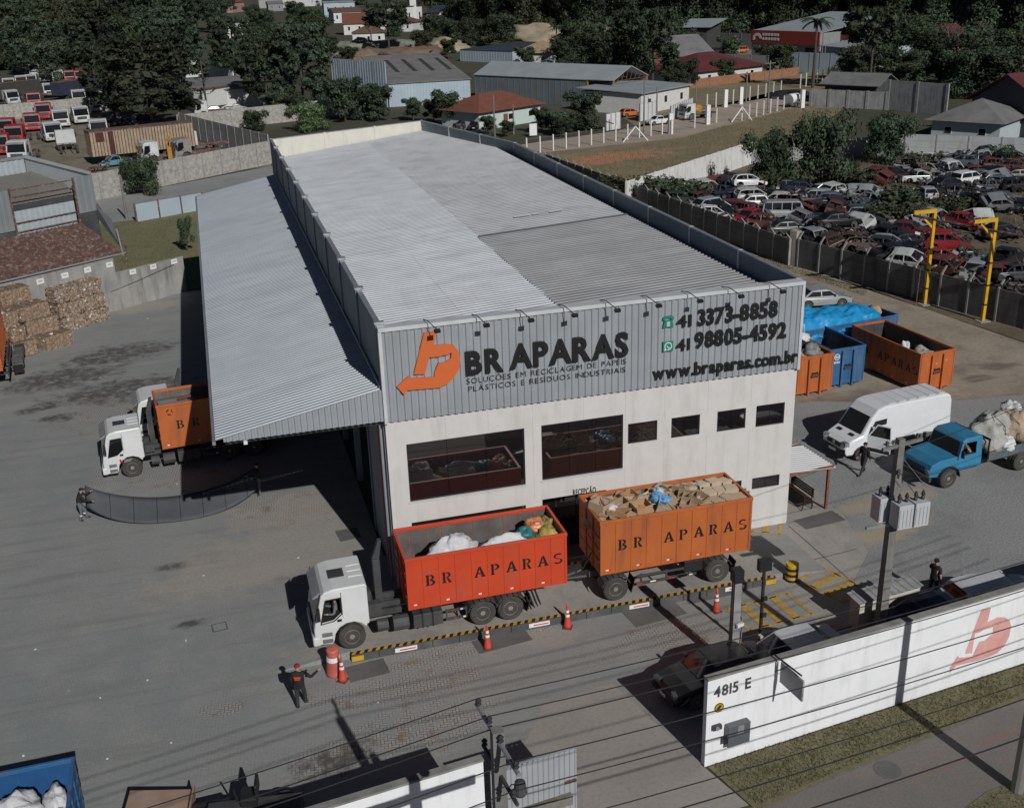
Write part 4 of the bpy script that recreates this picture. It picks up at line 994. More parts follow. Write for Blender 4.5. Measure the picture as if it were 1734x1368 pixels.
sack('crumpled white paper sheet in the front of the cardboard heap', (8.3, -3.3), 4.05, (.2, .2, .09), sack_w, 31, 0, None, 'paper_scrap', 'paper')

# ================================================================ CARS
CARK = {
 'sedan': dict(L=4.4, W=.86, body=[(-2.16,.36),(-2.2,.60),(-2.16,.86),(-2.0,.96),(-1.45,.99),(.95,.95),(1.55,.86),(2.02,.72),(2.17,.58),(2.18,.36),(2.05,.24)], cab=[(-1.62,.95),(-.98,1.38),(-.55,1.44),(.10,1.44),(.42,1.38),(1.10,.92)], ax=(1.32,-1.30), split=-.28),
 'hatch': dict(L=3.8, W=.83, body=[(-1.82,.36),(-1.88,.58),(-1.84,.92),(-1.70,.98),(.85,.95),(1.40,.88),(1.75,.74),(1.90,.58),(1.90,.36),(1.80,.24)], cab=[(-1.78,.95),(-1.42,1.38),(-1.05,1.46),(-.1,1.47),(.22,1.41),(.98,.92)], ax=(1.18,-1.18), split=-.35),
 'wagon': dict(L=4.3, W=.85, body=[(-2.1,.36),(-2.16,.6),(-2.12,.95),(-2.0,1.0),(.9,.96),(1.5,.88),(1.98,.73),(2.12,.58),(2.12,.36),(2.0,.24)], cab=[(-2.05,.97),(-1.78,1.40),(-1.4,1.48),(.05,1.48),(.35,1.41),(1.05,.93)], ax=(1.28,-1.28), split=-.35),
 'suv': dict(L=4.5, W=.92, body=[(-2.15,.46),(-2.22,.7),(-2.18,1.08),(-2.05,1.14),(1.0,1.12),(1.75,1.02),(2.1,.88),(2.22,.70),(2.22,.45),(2.08,.34)], cab=[(-2.08,1.1),(-1.8,1.62),(-1.4,1.72),(.1,1.74),(.42,1.66),(1.12,1.09)], ax=(1.36,-1.36), split=-.35),
 'pickup': dict(L=4.6, W=.86, body=[(-2.25,.40),(-2.28,.62),(-2.26,.98),(-2.2,1.0),(.95,.97),(1.55,.9),(2.1,.76),(2.24,.6),(2.24,.38),(2.1,.26)], cab=[(-.62,.97),(-.48,1.40),(-.2,1.48),(.25,1.48),(.5,1.41),(1.15,.93)], ax=(1.36,-1.40), split=9),
 'bus': dict(L=4.3, W=.86, body=[(-2.08,.40),(-2.14,.7),(-2.12,1.05),(2.05,1.08),(2.14,.95),(2.16,.55),(2.05,.34)], cab=[(-2.10,1.04),(-1.95,1.72),(-1.65,1.88),(1.35,1.90),(1.68,1.80),(2.06,1.07)], ax=(1.25,-1.25), split=0),
}
CM = {}
def car_meshes(kind, wreck):
    key = (kind, wreck)
    if key in CM: return CM[key]
    K = CARK[kind]; W = K['W']; r = .34 if kind != 'suv' else .38; D = {}
    zb = min(p[1] for p in K['body'])
    top = list(K['body'])
    if wreck:   # bonnet gone: the nose is cut down to the wings' foot
        top = [p for p in top if not (p[0] > .96 and p[1] > .66)]
        i = [j for j, p in enumerate(top) if .8 < p[0] < 1.06 and p[1] > .8]
        k = (i[-1]+1) if i else len(top)-2
        top = top[:k] + [(1.0, .62), (1.9, .60)] + [p for p in top[k:]]
    poly = top[:]
    for ax in K['ax']:
        poly += [(ax + (r+.06)*math.cos(a), max(zb, r + (r+.06)*math.sin(a))) for a in [R(t) for t in (-8, 20, 50, 80, 110, 140, 188)]]
    b = MB().prism(poly, 'y', -W, W)
    def shp(x, y, z):
        f = 1 - .09*max(0, (abs(x)-K['L']*.36)/(K['L']*.14))**1.5 - .05*max(0, (.45-z)/.25)
        return (x, y*f, z)
    b.v = [shp(*v) for v in b.v]
    D['body'] = b.mesh('body', [truck_white])
    zt = max(p[1] for p in K['cab']); z0 = min(p[1] for p in K['cab'])
    hw = lambda z: (W-.05) - (.19 if kind != 'bus' else .12)*max(0, z-z0)/(zt-z0)
    if not wreck:
        c = MB().prism(K['cab'], 'y', -1, 1); c.v = [(x, y*hw(z), z) for x, y, z in c.v]
        D['cabin'] = c.mesh('cabin', [truck_white])
    else:
        c = MB(); P = K['cab']
        for s in (-1, 1):
            for (a, b_) in zip(P[:-1], P[1:]): c.tube((a[0], s*hw(a[1]), a[1]), (b_[0], s*hw(b_[1]), b_[1]), .05, n=5)
            for x in (K['split'], ) if K['split'] < 5 else (): c.tube((x, s*hw(z0), z0), (x, s*hw(zt), zt), .05, n=5)
        i = [p for p in P if p[1] > zt-.14]
        c.add([(p[0], s*hw(p[1]), p[1]+.03) for p in i for s in (-1, 1)], [(2*k, 2*k+1, 2*k+3, 2*k+2) for k in range(len(i)-1)])
        D['roof_frame'] = c.mesh('roof_frame', [truck_white])
        c = MB().box(-1.2, .8, -W+.12, W-.12, .9, 1.02)
        for x in (-.75, .3):
            for s in (-1, 1): c.obox((x, s*.36, 1.05), (.16, .5, .5), 0, 0, 0, -.2)
        D['seats'] = c.mesh('seats', [black])
        e = MB()
        for q in range(7): e.obox((1.1+.12*q, -.55+.17*((q*5) % 7), .68), (.28, .22, .2+.05*(q % 3)), q)
        D['engine'] = e.mesh('engine', [mat('engine_scrap', (.06, .058, .055), .6, var=.5, scale=6)])
    P = K['cab']
    def pane(A, B, off):    # between two profile points, across the car
        (x1, z1), (x2, z2) = A, B; d = Vector((x2-x1, 0, z2-z1)); n = Vector((-d.z, 0, d.x)).normalized()
        if n.z < 0: n = -n
        a = Vector((x1, 0, z1)) + d*.10; e = Vector((x1, 0, z1)) + d*.93; m = MB(); vs = []
        for o in (off, off-.012):
            for p in (a, e):
                for s in (-1, 1): q = p + n*o; vs.append((q.x, s*(hw(p.z)-.09), q.z))
        m.add(vs, [(0, 2, 3, 1), (4, 5, 7, 6), (0, 1, 5, 4), (2, 6, 7, 3), (0, 4, 6, 2), (1, 3, 7, 5)]); return m
    if not wreck or wreck == 2:
        D['windshield'] = pane(P[-1], P[-2], .012).mesh('windshield', [car_glass])
    if not wreck:
        D['rear_window'] = pane(P[0], P[1], .012).mesh('rear_window', [car_glass])
        xb = lambda z: P[0][0] + (P[1][0]-P[0][0])*(z-P[0][1])/(P[1][1]-P[0][1])
        xf = lambda z: P[-1][0] + (P[-2][0]-P[-1][0])*(z-P[-1][1])/(P[-2][1]-P[-1][1])
        zl, zh = z0+.07, zt-.12
        def side(xa, xc, xd, xe):
            m = MB(); vs = []
            for o in (.008, -.006):
                for x, z in ((xa, zl), (xc, zl), (xd, zh), (xe, zh)): vs.append((x, hw(z)+o, z))
            m.add(vs, [(3, 2, 1, 0), (4, 5, 6, 7), (0, 1, 5, 4), (1, 2, 6, 5), (2, 3, 7, 6), (3, 0, 4, 7)]); return m.mesh('side_window', [car_glass])
        sp = K['split']
        if kind == 'bus':
            for k, (a, b_) in enumerate(((-1.9, -1.15), (-1.07, -.2), (-.12, .78), (.86, 1.7))): D['side_window%d' % k] = side(a, b_, b_-.06 if k == 3 else b_, a+.05 if k == 0 else a)
        elif sp > 5: D['side_window0'] = side(xb(zl)+.10, xf(zl)-.14, xf(zh)-.10, xb(zh)+.06)
        else:
            D['side_window0'] = side(xb(zl)+.14, sp-.04, sp-.04, xb(zh)+.12); D['side_window1'] = side(sp+.04, xf(zl)-.16, xf(zh)-.10, sp+.04)
    fx = max(p[0] for p in K['body']); bx = min(p[0] for p in K['body'])
    D['headlight'] = MB().obox((0, 0, 0), (.16, .34, .13)).mesh('headlight', [head_lens]); D['taillight'] = MB().obox((0, 0, 0), (.08, .22, .18)).mesh('taillight', [red_lens])
    D['bumper'] = MB().box(-.06, .06, -W*.86, W*.86, 0, .18).mesh('bumper', [black])
    D['plate'] = MB().box(-.01, .01, -.2, .2, 0, .11).mesh('plate', [sign_white])
    D['mirror'] = MB().box(-.06, .06, -.09, .09, 0, .12).mesh('mirror', [black])
    if kind == 'pickup': D['load_bed'] = MB().box(-2.2, -.72, -W+.1, W-.1, 1.0, 1.008).mesh('load_bed', [mat('bed_dark', (.03, .03, .03), .7)])
    D['_r'] = r; D['_fx'] = fx; D['_bx'] = bx; D['_W'] = W; D['_ax'] = K['ax']; D['_zh'] = .68 if kind != 'suv' else .85
    if kind == 'bus': D['_zh'] = .85
    CM[key] = D; return D
PAINT = {}
def paint(name, col, rough=.35, dirt=.35):
    if name not in PAINT: PAINT[name] = mat('car_paint_'+name, col, rough, var=.10, scale=1.2, dirt=tuple(.45*c+.06 for c in col), dirt_amt=dirt, dirt_scale=1.5, coat=.35 if dirt < .3 else .1)
    return PAINT[name]
for n_, c_, d_ in (('silver', (.30, .32, .34), .2), ('black', (.012, .012, .014), .15), ('gloss', (.009, .009, .011), .05), ('white', (.66, .67, .67), .3), ('oldwhite', (.46, .48, .47), .5), ('red', (.27, .020, .026), .45), ('maroon', (.11, .02, .022), .5), ('dark', (.03, .033, .04), .4),
                   ('grey', (.17, .18, .19), .4), ('bluegrey', (.09, .12, .15), .4), ('teal', (.035, .075, .085), .5), ('green', (.03, .045, .035), .5), ('brown', (.085, .055, .04), .6), ('navy', (.02, .03, .055), .4), ('rustred', (.12, .04, .03), .7), ('lightgrey', (.30, .32, .33), .4), ('orange', (.52, .15, .05), .3), ('bright', (.52, .54, .56), .1), ('skyblue', (.10, .25, .32), .4), ('beige', (.34, .29, .21), .4)): paint(n_, c_, dirt=d_)
def car(label, kind, pn, xy, rz, z=0, wreck=0, wheels=True, group=None, detail=True, roll=0, name='car', cat='car', glassm=None):
    D = car_meshes(kind, wreck); pm = PAINT[pn]
    t = thing(name, label, cat, (xy[0], xy[1], z - (0 if wheels else .20)), rz, group)
    if roll: t.rotation_euler[0] = roll
    b = link('body', D['body'], t, mats={0: pm}, bev=.06)
    for k in ('cabin', 'roof_frame'):
        if k in D: link(k, D[k], t, mats={0: pm}, bev=.05 if k == 'cabin' else 0)
    for k in ('seats', 'engine', 'windshield', 'rear_window', 'load_bed'):
        if k in D: link(k, D[k], t)
    for k, me in D.items():
        if k.startswith('side_window'):
            link('side_window', me, t)
            o = link('side_window', me, t); o.scale = (1, -1, 1)
    if wheels:
        for i, ax in enumerate(D['_ax']):
            for s in (-1, 1):
                if wreck and (i+s) == 0: continue
                add_wheel(t, ax, s*(D['_W']-.10), D['_r'], .20, s, 'car')
    if detail:
        for s in (-1, 1):
            if not wreck: link('headlight', D['headlight'], t, (D['_fx']-.10, s*(D['_W']-.30), D['_zh']), (0, 0, -s*.25))
            link('taillight', D['taillight'], t, (D['_bx']+.05, s*(D['_W']-.24), D['_zh']+.12), (0, 0, s*.2))
            if not wreck: link('mirror', D['mirror'], t, (.78, s*(D['_W']+.06), 1.0 if kind not in ('suv', 'bus') else 1.18), mats={0: pm})
        link('bumper', D['bumper'], t, (D['_fx']-.01, 0, .34)); link('bumper', D['bumper'], t, (D['_bx']+.01, 0, .36))
        link('plate', D['plate'], t, (D['_fx']+.06, 0, .40)); link('plate', D['plate'], t, (D['_bx']-.06, 0, .44))
    return t
# ---- cars by the front wall and in the yard
car('glossy black saloon with half its body behind the white street wall', 'sedan', 'gloss', (9.66,-10.31), math.pi+.12)
car('silver sedan in the wall shadow behind the two dark posts', 'sedan', 'bright', (12.71,-10.18), math.pi+.10)
car('dark sedan hidden behind the white wall under the standing man', 'sedan', 'black', (19.19,-9.66), R(6))
car('silver hatchback behind the white wall at the right edge', 'wagon', 'bright', (22.22,-9.14), R(0)+math.pi*0)
car('silver sedan parked beyond the blue tarpaulin container', 'sedan', 'silver', (37.57,29.94), R(-8))
# ---- white panel van
VN = thing('panel_van', 'tall white panel van with its driver door open', 'van', (28.49,7.46), 0)
VN.location = (27.3, 6.1, 0); VN.rotation_euler = (0, 0, math.pi + .13); VN.scale = (1.06, 1.03, 1.0)
vp = [(-3.2, .42), (-3.28, .7), (-3.25, 2.3), (-3.15, 2.62), (-2.9, 2.72), (.9, 2.74), (1.35, 2.62), (1.75, 2.2), (2.25, 1.42), (2.85, 1.18), (3.15, .98), (3.22, .62), (3.12, .38)]
for ax in (2.25, -1.65): vp += [(ax + .43*math.cos(a), .36 + .43*math.sin(a)) for a in [R(t) for t in (0, 30, 60, 90, 120, 150, 180)]]
vb = MB().prism(vp, 'y', -1, 1); vb.v = [(x, y*(.99 - .10*max(0, (z-1.2)/1.5) - .12*max(0, (x-2.3)/.9)), z) for x, y, z in vb.v]
van_white = mat('van_white', (.72, .74, .76), .3, var=.04, coat=.4, world=False)
vbo = vb.obj('body', van_white, VN, bev=.10)
def thick_quad(q, th, n):
    q = [Vector(p) for p in q]; n = Vector(n).normalized()*th
    return MB().add([*q, *[p-n for p in q]], [(0, 1, 2, 3), (7, 6, 5, 4), (0, 4, 5, 1), (1, 5, 6, 2), (2, 6, 7, 3), (3, 7, 4, 0)])
thick_quad([(2.28, -.80, 1.44), (2.28, .80, 1.44), (1.72, .74, 2.28), (1.72, -.74, 2.28)], .02, (.83, 0, .55)).obj('windshield', car_glass, VN)
for s in (-1, 1):
    MB().prism([(1.95, 1.42), (1.55, 2.05), (.85, 2.08), (.85, 1.42)], 'y', s*.955-.01, s*.955+.01).obj('side_window', car_glass, VN)
    MB().obox((3.02, s*.72, 1.0), (.22, .34, .22), -s*.3).obj('headlight', head_lens, VN)
    for ax in (2.25, -1.65): add_wheel(VN, ax, s*.88, .36, .24, s, 'van')
    MB().obox((1.75, s*1.13, 1.5), (.12, .2, .3)).obj('mirror', black, VN)
    MB().box(-3.0, 1.6, s*.992-.012, s*.992+.012, .55, .78).obj('side_strip', mat('van_strip', (.12, .125, .13), .5), VN)
MB().box(2.95, 3.25, -.86, .86, .38, .72).obj('bumper', black, VN, bev=.04)
g = MB().box(3.14, 3.20, -.50, .50, .80, 1.02).obj('grille', black, VN); MB().lathe([(.09, 3.19), (.09, 3.225)], (0, 0, .91), 12, ax='x').obj('emblem', metal_gal, g)
MB().box(3.25, 3.265, -.25, .25, .48, .60).obj('plate', sign_white, VN)
for x in (2.45, 2.45): pass
for y in (-.45, .45): MB().obox((2.52, y, 1.345), (.16, .34, .02), 0, 0, 0, .35).obj('bonnet_vent', black, VN)
for i in range(6): MB().box(-2.9+.62*i, -2.5+.62*i, -.72, .72, 2.735, 2.752).obj('roof_rib', van_white, VN)
dd = MB().box(-1.15, 0, -.03, .03, .5, 1.35).prism([(-1.15, 1.35), (0, 1.35), (-.05, 1.40), (-1.10, 1.40)], 'y', -.03, .03)
for a, b in (((-1.12, 1.38), (-1.08, 2.05)), ((-1.08, 2.05), (-.42, 2.05)), ((-.42, 2.05), (-.02, 1.38))): dd.tube((a[0], 0, a[1]), (b[0], 0, b[1]), .04, n=5)
do = dd.obj('door', van_white, VN, (1.95, 1.0, 0), R(-62)); MB().prism([(-1.10, 1.40), (-.08, 1.40), (-.42, 2.0), (-1.06, 2.0)], 'y', -.008, .008).obj('door_window', car_glass, do)
MB().box(-1.0, -.82, .03, .05, 1.1, 1.16).obj('door_handle', black, do)
MB().box(-1.12, -.03, -.036, .036, .56, .76).obj('door_strip', black, do)
# ---- old blue lorry with a loaded flat bed
BL = thing('flatbed_lorry', 'old blue bonneted lorry with a flat bed of tied sacks', 'lorry', (0, 0, 0), 0)
BL.location = (27.1, 1.75, 0); BL.rotation_euler = (0, 0, R(7)+math.pi)
lor_blue = mat('lorry_blue', (.035, .20, .36), .5, var=.12, scale=2, dirt=(.10, .17, .22), dirt_amt=.5, world=False)
# front axle at origin, nose towards +x
hp = [(-.55, 1.0), (-.55, 1.55), (.55, 1.50), (1.0, 1.30), (1.12, 1.0), (1.10, .70), (.72, .66)] + [(.58*math.cos(a), .5+.58*math.sin(a)) for a in [R(t) for t in (15, 45, 75, 105, 135, 165)]] + [(-.6, .7)]
hb = MB().prism(hp, 'y', -1.05, 1.05); hb.v = [(x, y*(1 - .12*max(0, x)/1.1), z) for x, y, z in hb.v]; hb.obj('bonnet', lor_blue, BL, bev=.18)
cp = [(-.50, .75), (-.50, 1.5), (-.72, 2.25), (-.95, 2.38), (-1.9, 2.40), (-2.0, 2.3), (-2.02, .75)]
cb = MB().prism(cp, 'y', -1.08, 1.08); cb.v = [(x, y*(1 - .08*max(0, (z-1.4))/1.0), z) for x, y, z in cb.v]; lcab = cb.obj('cab', lor_blue, BL, bev=.07); cut_window(lcab, [(-.66, 1.54), (-.84, 2.16), (-1.60, 2.16), (-1.60, 1.54)], 'y', .15, 1.4)
thick_quad([(-.475, -.95, 1.56), (-.475, .95, 1.56), (-.68, .86, 2.22), (-.68, -.86, 2.22)], .02, (.95, 0, .3)).obj('windshield', car_glass, BL)
for s in (-1, 1):
    if s < 0: MB().prism([(-.62, 1.52), (-.82, 2.18), (-1.62, 2.18), (-1.62, 1.52)], 'y', s*1.062-.012, s*1.062+.012).obj('side_window', car_glass, BL)
    MB().box(-1.70, -.56, s*1.083-.004, s*1.083+.004, .82, .86).obj('door_seam', black, BL)
    MB().lathe([(.13, 1.06), (.11, 1.13)], (0, s*.78, .95), 12, ax='x').obj('headlight', head_lens, BL)
    add_wheel(BL, 0, s*.98, .50, .28, s, 'lorry')
    MB().obox((-.5, s*1.3, 1.75), (.06, .18, .36)).obj('mirror', black, BL)
    for y in (.78, 1.05): add_wheel(BL, -4.6, s*y, .50, .26, s, 'lorry')
    fm = MB(); n = 8
    for k in range(n):
        a0, a1 = R(10+170*k/n), R(10+170*(k+1)/n); ro = .62
        fm.add([(ro*math.cos(a), y_, .5+ro*math.sin(a)) for a in (a0, a1) for y_ in (s*.8, s*1.16)] + [((ro+.03)*math.cos(a), y_, .5+(ro+.03)*math.sin(a)) for a in (a0, a1) for y_ in (s*.8, s*1.16)], [(0, 1, 3, 2), (4, 6, 7, 5), (0, 4, 5, 1), (2, 3, 7, 6), (0, 2, 6, 4), (1, 5, 7, 3)])
    fm.obj('fender', mat('black_fender', (.03, .03, .032), .6), BL)
MB().box(1.10, 1.26, -1.1, 1.1, .55, .78).obj('bumper', mat('old_bumper', (.06, .06, .062), .6, var=.3), BL, bev=.02)
gg = MB()
for i in range(5): gg.box(1.09, 1.125, -.62, .62, .82+.07*i, .86+.07*i)
gg.obj('grille', black, BL)
ch = MB()
for s in (-1, 1): ch.box(-7.2, .6, s*.42-.06, s*.42+.06, .72, .96)
ch.obj('chassis', chassis_m, BL); MB().tube((-4.6, -.9, .5), (-4.6, .9, .5), .09).obj('axle', chassis_m, BL)
MB().box(-7.3, -2.25, -1.2, 1.2, 1.0, 1.12).obj('bed', mat('bed_grey', (.10, .11, .115), .7, var=.3), BL)
bed_b = mat('bed_board', (.095, .115, .13), .7, var=.3, scale=2, dirt=(.2, .19, .17), dirt_amt=.4)
for s in (-1, 1):
    for i in range(4): 
        for z in (1.125, 1.34): MB().box(-7.3+1.265*i, -6.06+1.265*i, s*1.22-.025, s*1.22+.025, z, z+.20).obj('side_board', bed_b, BL)
for z in (1.13, 1.35): MB().box(-7.33, -7.28, -1.2, 1.2, z, z+.2).obj('tail_board', bed_b, BL)
hdm = MB()
for y in (-1.15, -.6, 0, .6, 1.15): hdm.box(-2.3, -2.24, y-.03, y+.03, 1.12, 2.15)
hdm.box(-2.31, -2.23, -1.2, 1.2, 2.1, 2.2).obj('head_board', black, BL)
GL = 'tied sacks on the blue lorry'
def on_lorry(x, y, z): 
    v = Matrix.Rotation(R(7)+math.pi, 4, 'Z') @ Vector((x, y, 0)); return (27.1+v.x, 1.75+v.y), z
lsm = [mat('lorry_sack_'+k, c, .85, var=.18, scale=3, bump=.8, bscale=7, dirt=(.25, .22, .18), dirt_amt=.4) for k, c in (('a', (.40, .40, .38)), ('b', (.42, .32, .23)), ('c', (.62, .66, .68)), ('d', (.26, .235, .21)))]
for i, (x, y, z, r, m) in enumerate(((-3.0, .3, 1.9, (.9, .9, .75), 0), (-3.9, -.2, 2.0, (1.0, .85, .8), 0), (-5.0, .2, 1.95, (1.05, 1.0, .8), 1), (-2.9, .85, 1.5, (.55, .4, .4), 1), (-3.7, .95, 1.55, (.45, .35, .4), 2), (-5.4, -.6, 2.1, (.8, .6, .7), 2), (-6.4, .2, 1.7, (.9, .9, .6), 3), (-6.7, -.5, 1.8, (.6, .5, .5), 0))):
    p, zz = on_lorry(x, y, z)
    sack(['dirty white sack right behind the blue cab', 'large grey-white sack second from the blue cab', 'big tan sack roped in the middle of the lorry bed', 'small tan sack low behind the blue cab', 'small pale sack on the near bed edge', 'white sack on top at the far bed side', 'brown sack at the rear of the lorry bed', 'grey sack at the far rear of the lorry bed'][i], p, zz, r, lsm[m], 40+i, .1*i, GL)
rp = MB()
for x0 in (-3.4, -4.3, -4.7, -5.2, -5.7): rp.path([(x0, -1.2, 1.5), (x0+.1, -.7, 2.5), (x0, .1, 2.86), (x0-.15, .8, 2.45), (x0+.1, 1.22, 1.5)], .018, 4)
rp.obj('rope', black, BL)

# ================================================================ THE YARD'S OWN THINGS
# ---- containers on the right. In each the local x runs along the length, the door end lies at x = L
def along(P, Q): return math.atan2(Q[1]-P[1], Q[0]-P[0])
RA = R(-50)
def right_cont(label, P, rz, L, paint, mark=None, text=None, inside=None, H=2.3, W=2.45):
    """P: near corner of the door end"""
    c, s = math.cos(rz), math.sin(rz)
    return container(label, L, W, H, paint, (P[0]-L*c, P[1]-L*s, .17), rz, 10 if text else 8, text, .40, inside, None, mark=mark, door=True, text_h=.5)
D1, D1b = (26.43,13.91), (28.45,13.99)
D2, D2b = (28.99,14.50), (31.34,14.32)
D3, D3b = (34.17,12.80), (36.57,12.95)
a1 = R(-87); a2 = R(-86); a3 = R(-85); D3 = (33.4, 11.98)
K1 = right_cont('orange container with dark sacks at the corner of the warehouse', D1, a1, 5.1, or_cont, 'BR', inside=steel_in)
K2 = right_cont('scuffed blue open container between two orange ones', D2, a2, 5.0, blue_cont, 'BR', inside=mat('rusty_inside', (.085, .06, .05), .7, var=.4, dirt=(.14, .12, .11), dirt_amt=.5))
K3 = right_cont('long orange container with pale rubbish at its near end', D3, a3, 6.4, or_cont, 'BR', 'BR APARAS', inside=mat('dark_inside', (.06, .06, .062), .6, var=.3), W=2.5)
for K, L, W in ((K1, 5.1, 2.45), (K2, 5.0, 2.45), (K3, 6.4, 2.5)):
    for y in (W*.33, W*.66): MB().box(L+.002, L+.14, y-.06, y+.06, -.15, 2.1).obj('door_post', or_cont if K is not K2 else blue_cont, K)
    MB().box(L+.02, L+.10, W*.40, W*.62, .95, 1.05).obj('latch', chassis_m, K)
# painted round badge on the blue one
bd = MB()
for p in ringseg(.42, 1.80, .20, .20, .05, .05, 0, 360, 16): bd.prism(p, 'x', 5.052, 5.058)
bd.prism([(.30, 1.76), (.54, 1.76), (.54, 1.84), (.30, 1.84)], 'x', 5.052, 5.058)
for i in range(4): bd.prism([(.22+.11*i, 1.40), (.29+.11*i, 1.40), (.29+.11*i, 1.52), (.22+.11*i, 1.52)], 'x', 5.052, 5.058)
bd.obj('painted_badge', sign_white, K2)
def in_cont(K, x, y, z): 
    a = K.rotation_euler[2]; c, s = math.cos(a), math.sin(a); return (K.location[0]+x*c-y*s, K.location[1]+x*s+y*c), z
for i, (K, x, y, z, r, m, lab) in enumerate((
    (K1, 4.3, 1.5, 2.35, (.6, .6, .5), sack_g, 'dark grey sack on top at the near end of the orange corner container'), (K1, 3.3, 1.2, 2.4, (.6, .55, .5), sack_k, 'black bag behind the grey sack in the orange corner container'),
    (K1, 2.5, 1.9, 2.7, (.5, .5, .3), sack_w, 'white sack over the black bag in the orange corner container'), (K1, 4.4, .6, 2.1, (.5, .45, .4), mat('tan_sack', (.40, .29, .21), .8, var=.2), 'tan sack at the door of the orange corner container'),
    (K1, 1.3, 1.2, 2.1, (1.0, .8, .5), sack_k, 'black bag far inside the orange corner container'),
    (K3, 5.1, 1.4, 1.75, (1.1, .8, .5), mat('dusty_sheet', (.36, .33, .30), .9, var=.35, scale=3, bump=.6), 'crumpled pale sheet in the long orange container'), (K3, 3.9, .9, 1.95, (.3, .3, .5), sack_w, 'small white sack standing in the long orange container'), (K3, 5.8, 1.9, 1.8, (.5, .4, .35), sack_w, 'white sack at the near end of the long orange container'))):
    p, zz = in_cont(K, x, y, z); sack(lab, p, zz, r, m, 60+i, .3*i)
for K, L, W, z in ((K1, 5.1, 2.45, 1.6), (K2, 5.0, 2.45, .5), (K3, 6.4, 2.5, 1.2)): MB().box(.1, L-.1, .1, W-.1, .13, z).obj('waste_fill', steel_in, K)
# blue container under the blue tarpaulin
tarp_b = mat('blue_tarpaulin', (.015, .25, .52), .38, var=.2, scale=1.2, bump=.3, bscale=3)
P0, P1 = (29.30,18.15), (37.49,20.53)
K4 = thing('container', 'blue container covered by a bright blue tarpaulin', 'container', (32.0, 19.3, .17), R(12))
K4c = container('blue container covered by a bright blue tarpaulin', 7.4, 2.5, 2.2, blue_cont, (29.65, 18.5, .17), R(8), 8)
bpy.data.objects.remove(K4)
tp = MB(); nx, ny = 60, 26; vs = []
for j in range(ny+1):
    for i in range(nx+1):
        u, v = i/nx, j/ny; x = -.25 + 6.6*u; y = -.12 + 2.75*v
        edge = min(v, 1-v)*2
        z = 2.27 + .75*math.sin(math.pi*min(1, max(0, v)))**.6*(.55+.45*math.sin(3.0*u+.6)) + .34*noise.noise(Vector((x*1.0, y*1.5, 3))) + .16*noise.noise(Vector((x*2.6, y*3.4, 1))) - .10*abs(noise.noise(Vector((x*2.2+y, y*1.2, 8))))
        if v < .06 or v > .94: z = 2.22 - .35*(1+noise.noise(Vector((x*1.3, v*9, 5)))) - .5*max(0, .9-u)*(.6 if v < .06 else .2)
        if u > .93: z -= .4*(u-.93)/.07
        vs.append((x, y, z))
tp.add(vs, [(j*(nx+1)+i, j*(nx+1)+i+1, (j+1)*(nx+1)+i+1, (j+1)*(nx+1)+i) for j in range(ny) for i in range(nx)])
o = tp.obj('tarpaulin', tarp_b, None, (29.65, 18.5, .17), R(8), smooth=True); sd_ = o.modifiers.new('thickness', 'SOLIDIFY'); sd_.thickness = .01
tag(o, 'bright blue tarpaulin draped over the container behind the others', 'tarpaulin')
for i, (x, m) in enumerate(((6.0, 'rose'), (6.7, 'tan'))):
    p, zz = in_cont(K4c, x, 1.0+.5*i, 2.35); sack('pinkish cardboard heap sticking out of the blue tarpaulin' if i == 0 else 'tan bundle at the open end of the tarpaulin container', p, zz, (.35, .6, .3), card[4 if i == 0 else 0], 80+i, 0, None, 'bundle', 'bundle')
lid = tag(MB().obox((0, 0, 0), (.05, 1.5, 1.3)).obj('cardboard_board', card[0], None, (*(33.12,16.61), .7), R(35)), 'tan board leaning between the blue and the long orange container', 'board')
lid.rotation_euler[1] = .25
# ---- shelter at the corner: sheet roof on timber posts, swing bench, bin
SH = thing('shelter', 'small timber-post shelter with white ribbed roof beside the warehouse corner', 'shelter', (18.2, .3, 0), R(4))
sr = MB().corr((0, 0, 2.35), (0, 3.0, 0), (2.7, 0, -.22), 14, .035, up=(0, 0, 1)); sr.obj('roof', mat('white_sheet', (.58, .59, .60), .5, var=.06), SH)
for x, y in ((2.35, .15), (2.35, 2.8), (.1, .15), (.1, 2.8)): MB().box(x-.06, x+.06, y-.06, y+.06, 0, 2.33-.08*x).obj('post', wood, SH)
MB().box(-.05, 2.6, .10, .20, 2.10, 2.24).obj('beam', wood, SH); MB().box(-.05, 2.6, 2.75, 2.85, 2.10, 2.24).obj('beam', wood, SH); MB().box(2.30, 2.40, .21, 2.74, 2.0, 2.13).obj('beam', wood, SH)
BN = thing('bench', 'dark slatted bench at the outer post of the corner shelter', 'bench', (20.0, .9, 0), R(94))
for i in range(5): MB().box(0, 1.9, .02+.09*i, .09+.09*i, .45, .48).obj('slat', mat('dark_timber', (.05, .03, .02), .6, var=.3), BN)
for i in range(4): MB().box(0, 1.9, -.05, -.02, .55+.12*i, .63+.12*i).obj('back_slat', MATS['dark_timber'], BN)
for x in (.1, 1.8): MB().path([(x, .45, 0), (x, .45, .46), (x, 0, .46), (x, -.04, 1.0)], .025, 5).path([(x, 0, .46), (x, -.1, 0)], .025, 5).obj('leg', black, BN)
dup(BN, (19.35, 2.6, 0), R(-86), 'second dark slatted bench, low in the shelter nearest the warehouse wall', 'benches in the corner shelter', (1, 1, .8)); BN['group'] = 'benches in the corner shelter'
bn = thing('bin', 'red-topped bin in the shelter against the warehouse wall', 'bin', (18.45, 1.5, 0)); MB().lathe([(.2, 0), (.24, .62)], n=12).obj('body', sign_white, bn); MB().lathe([(.26, .621), (.2, .74), (.05, .78)], n=12).obj('lid', refl_r, bn)
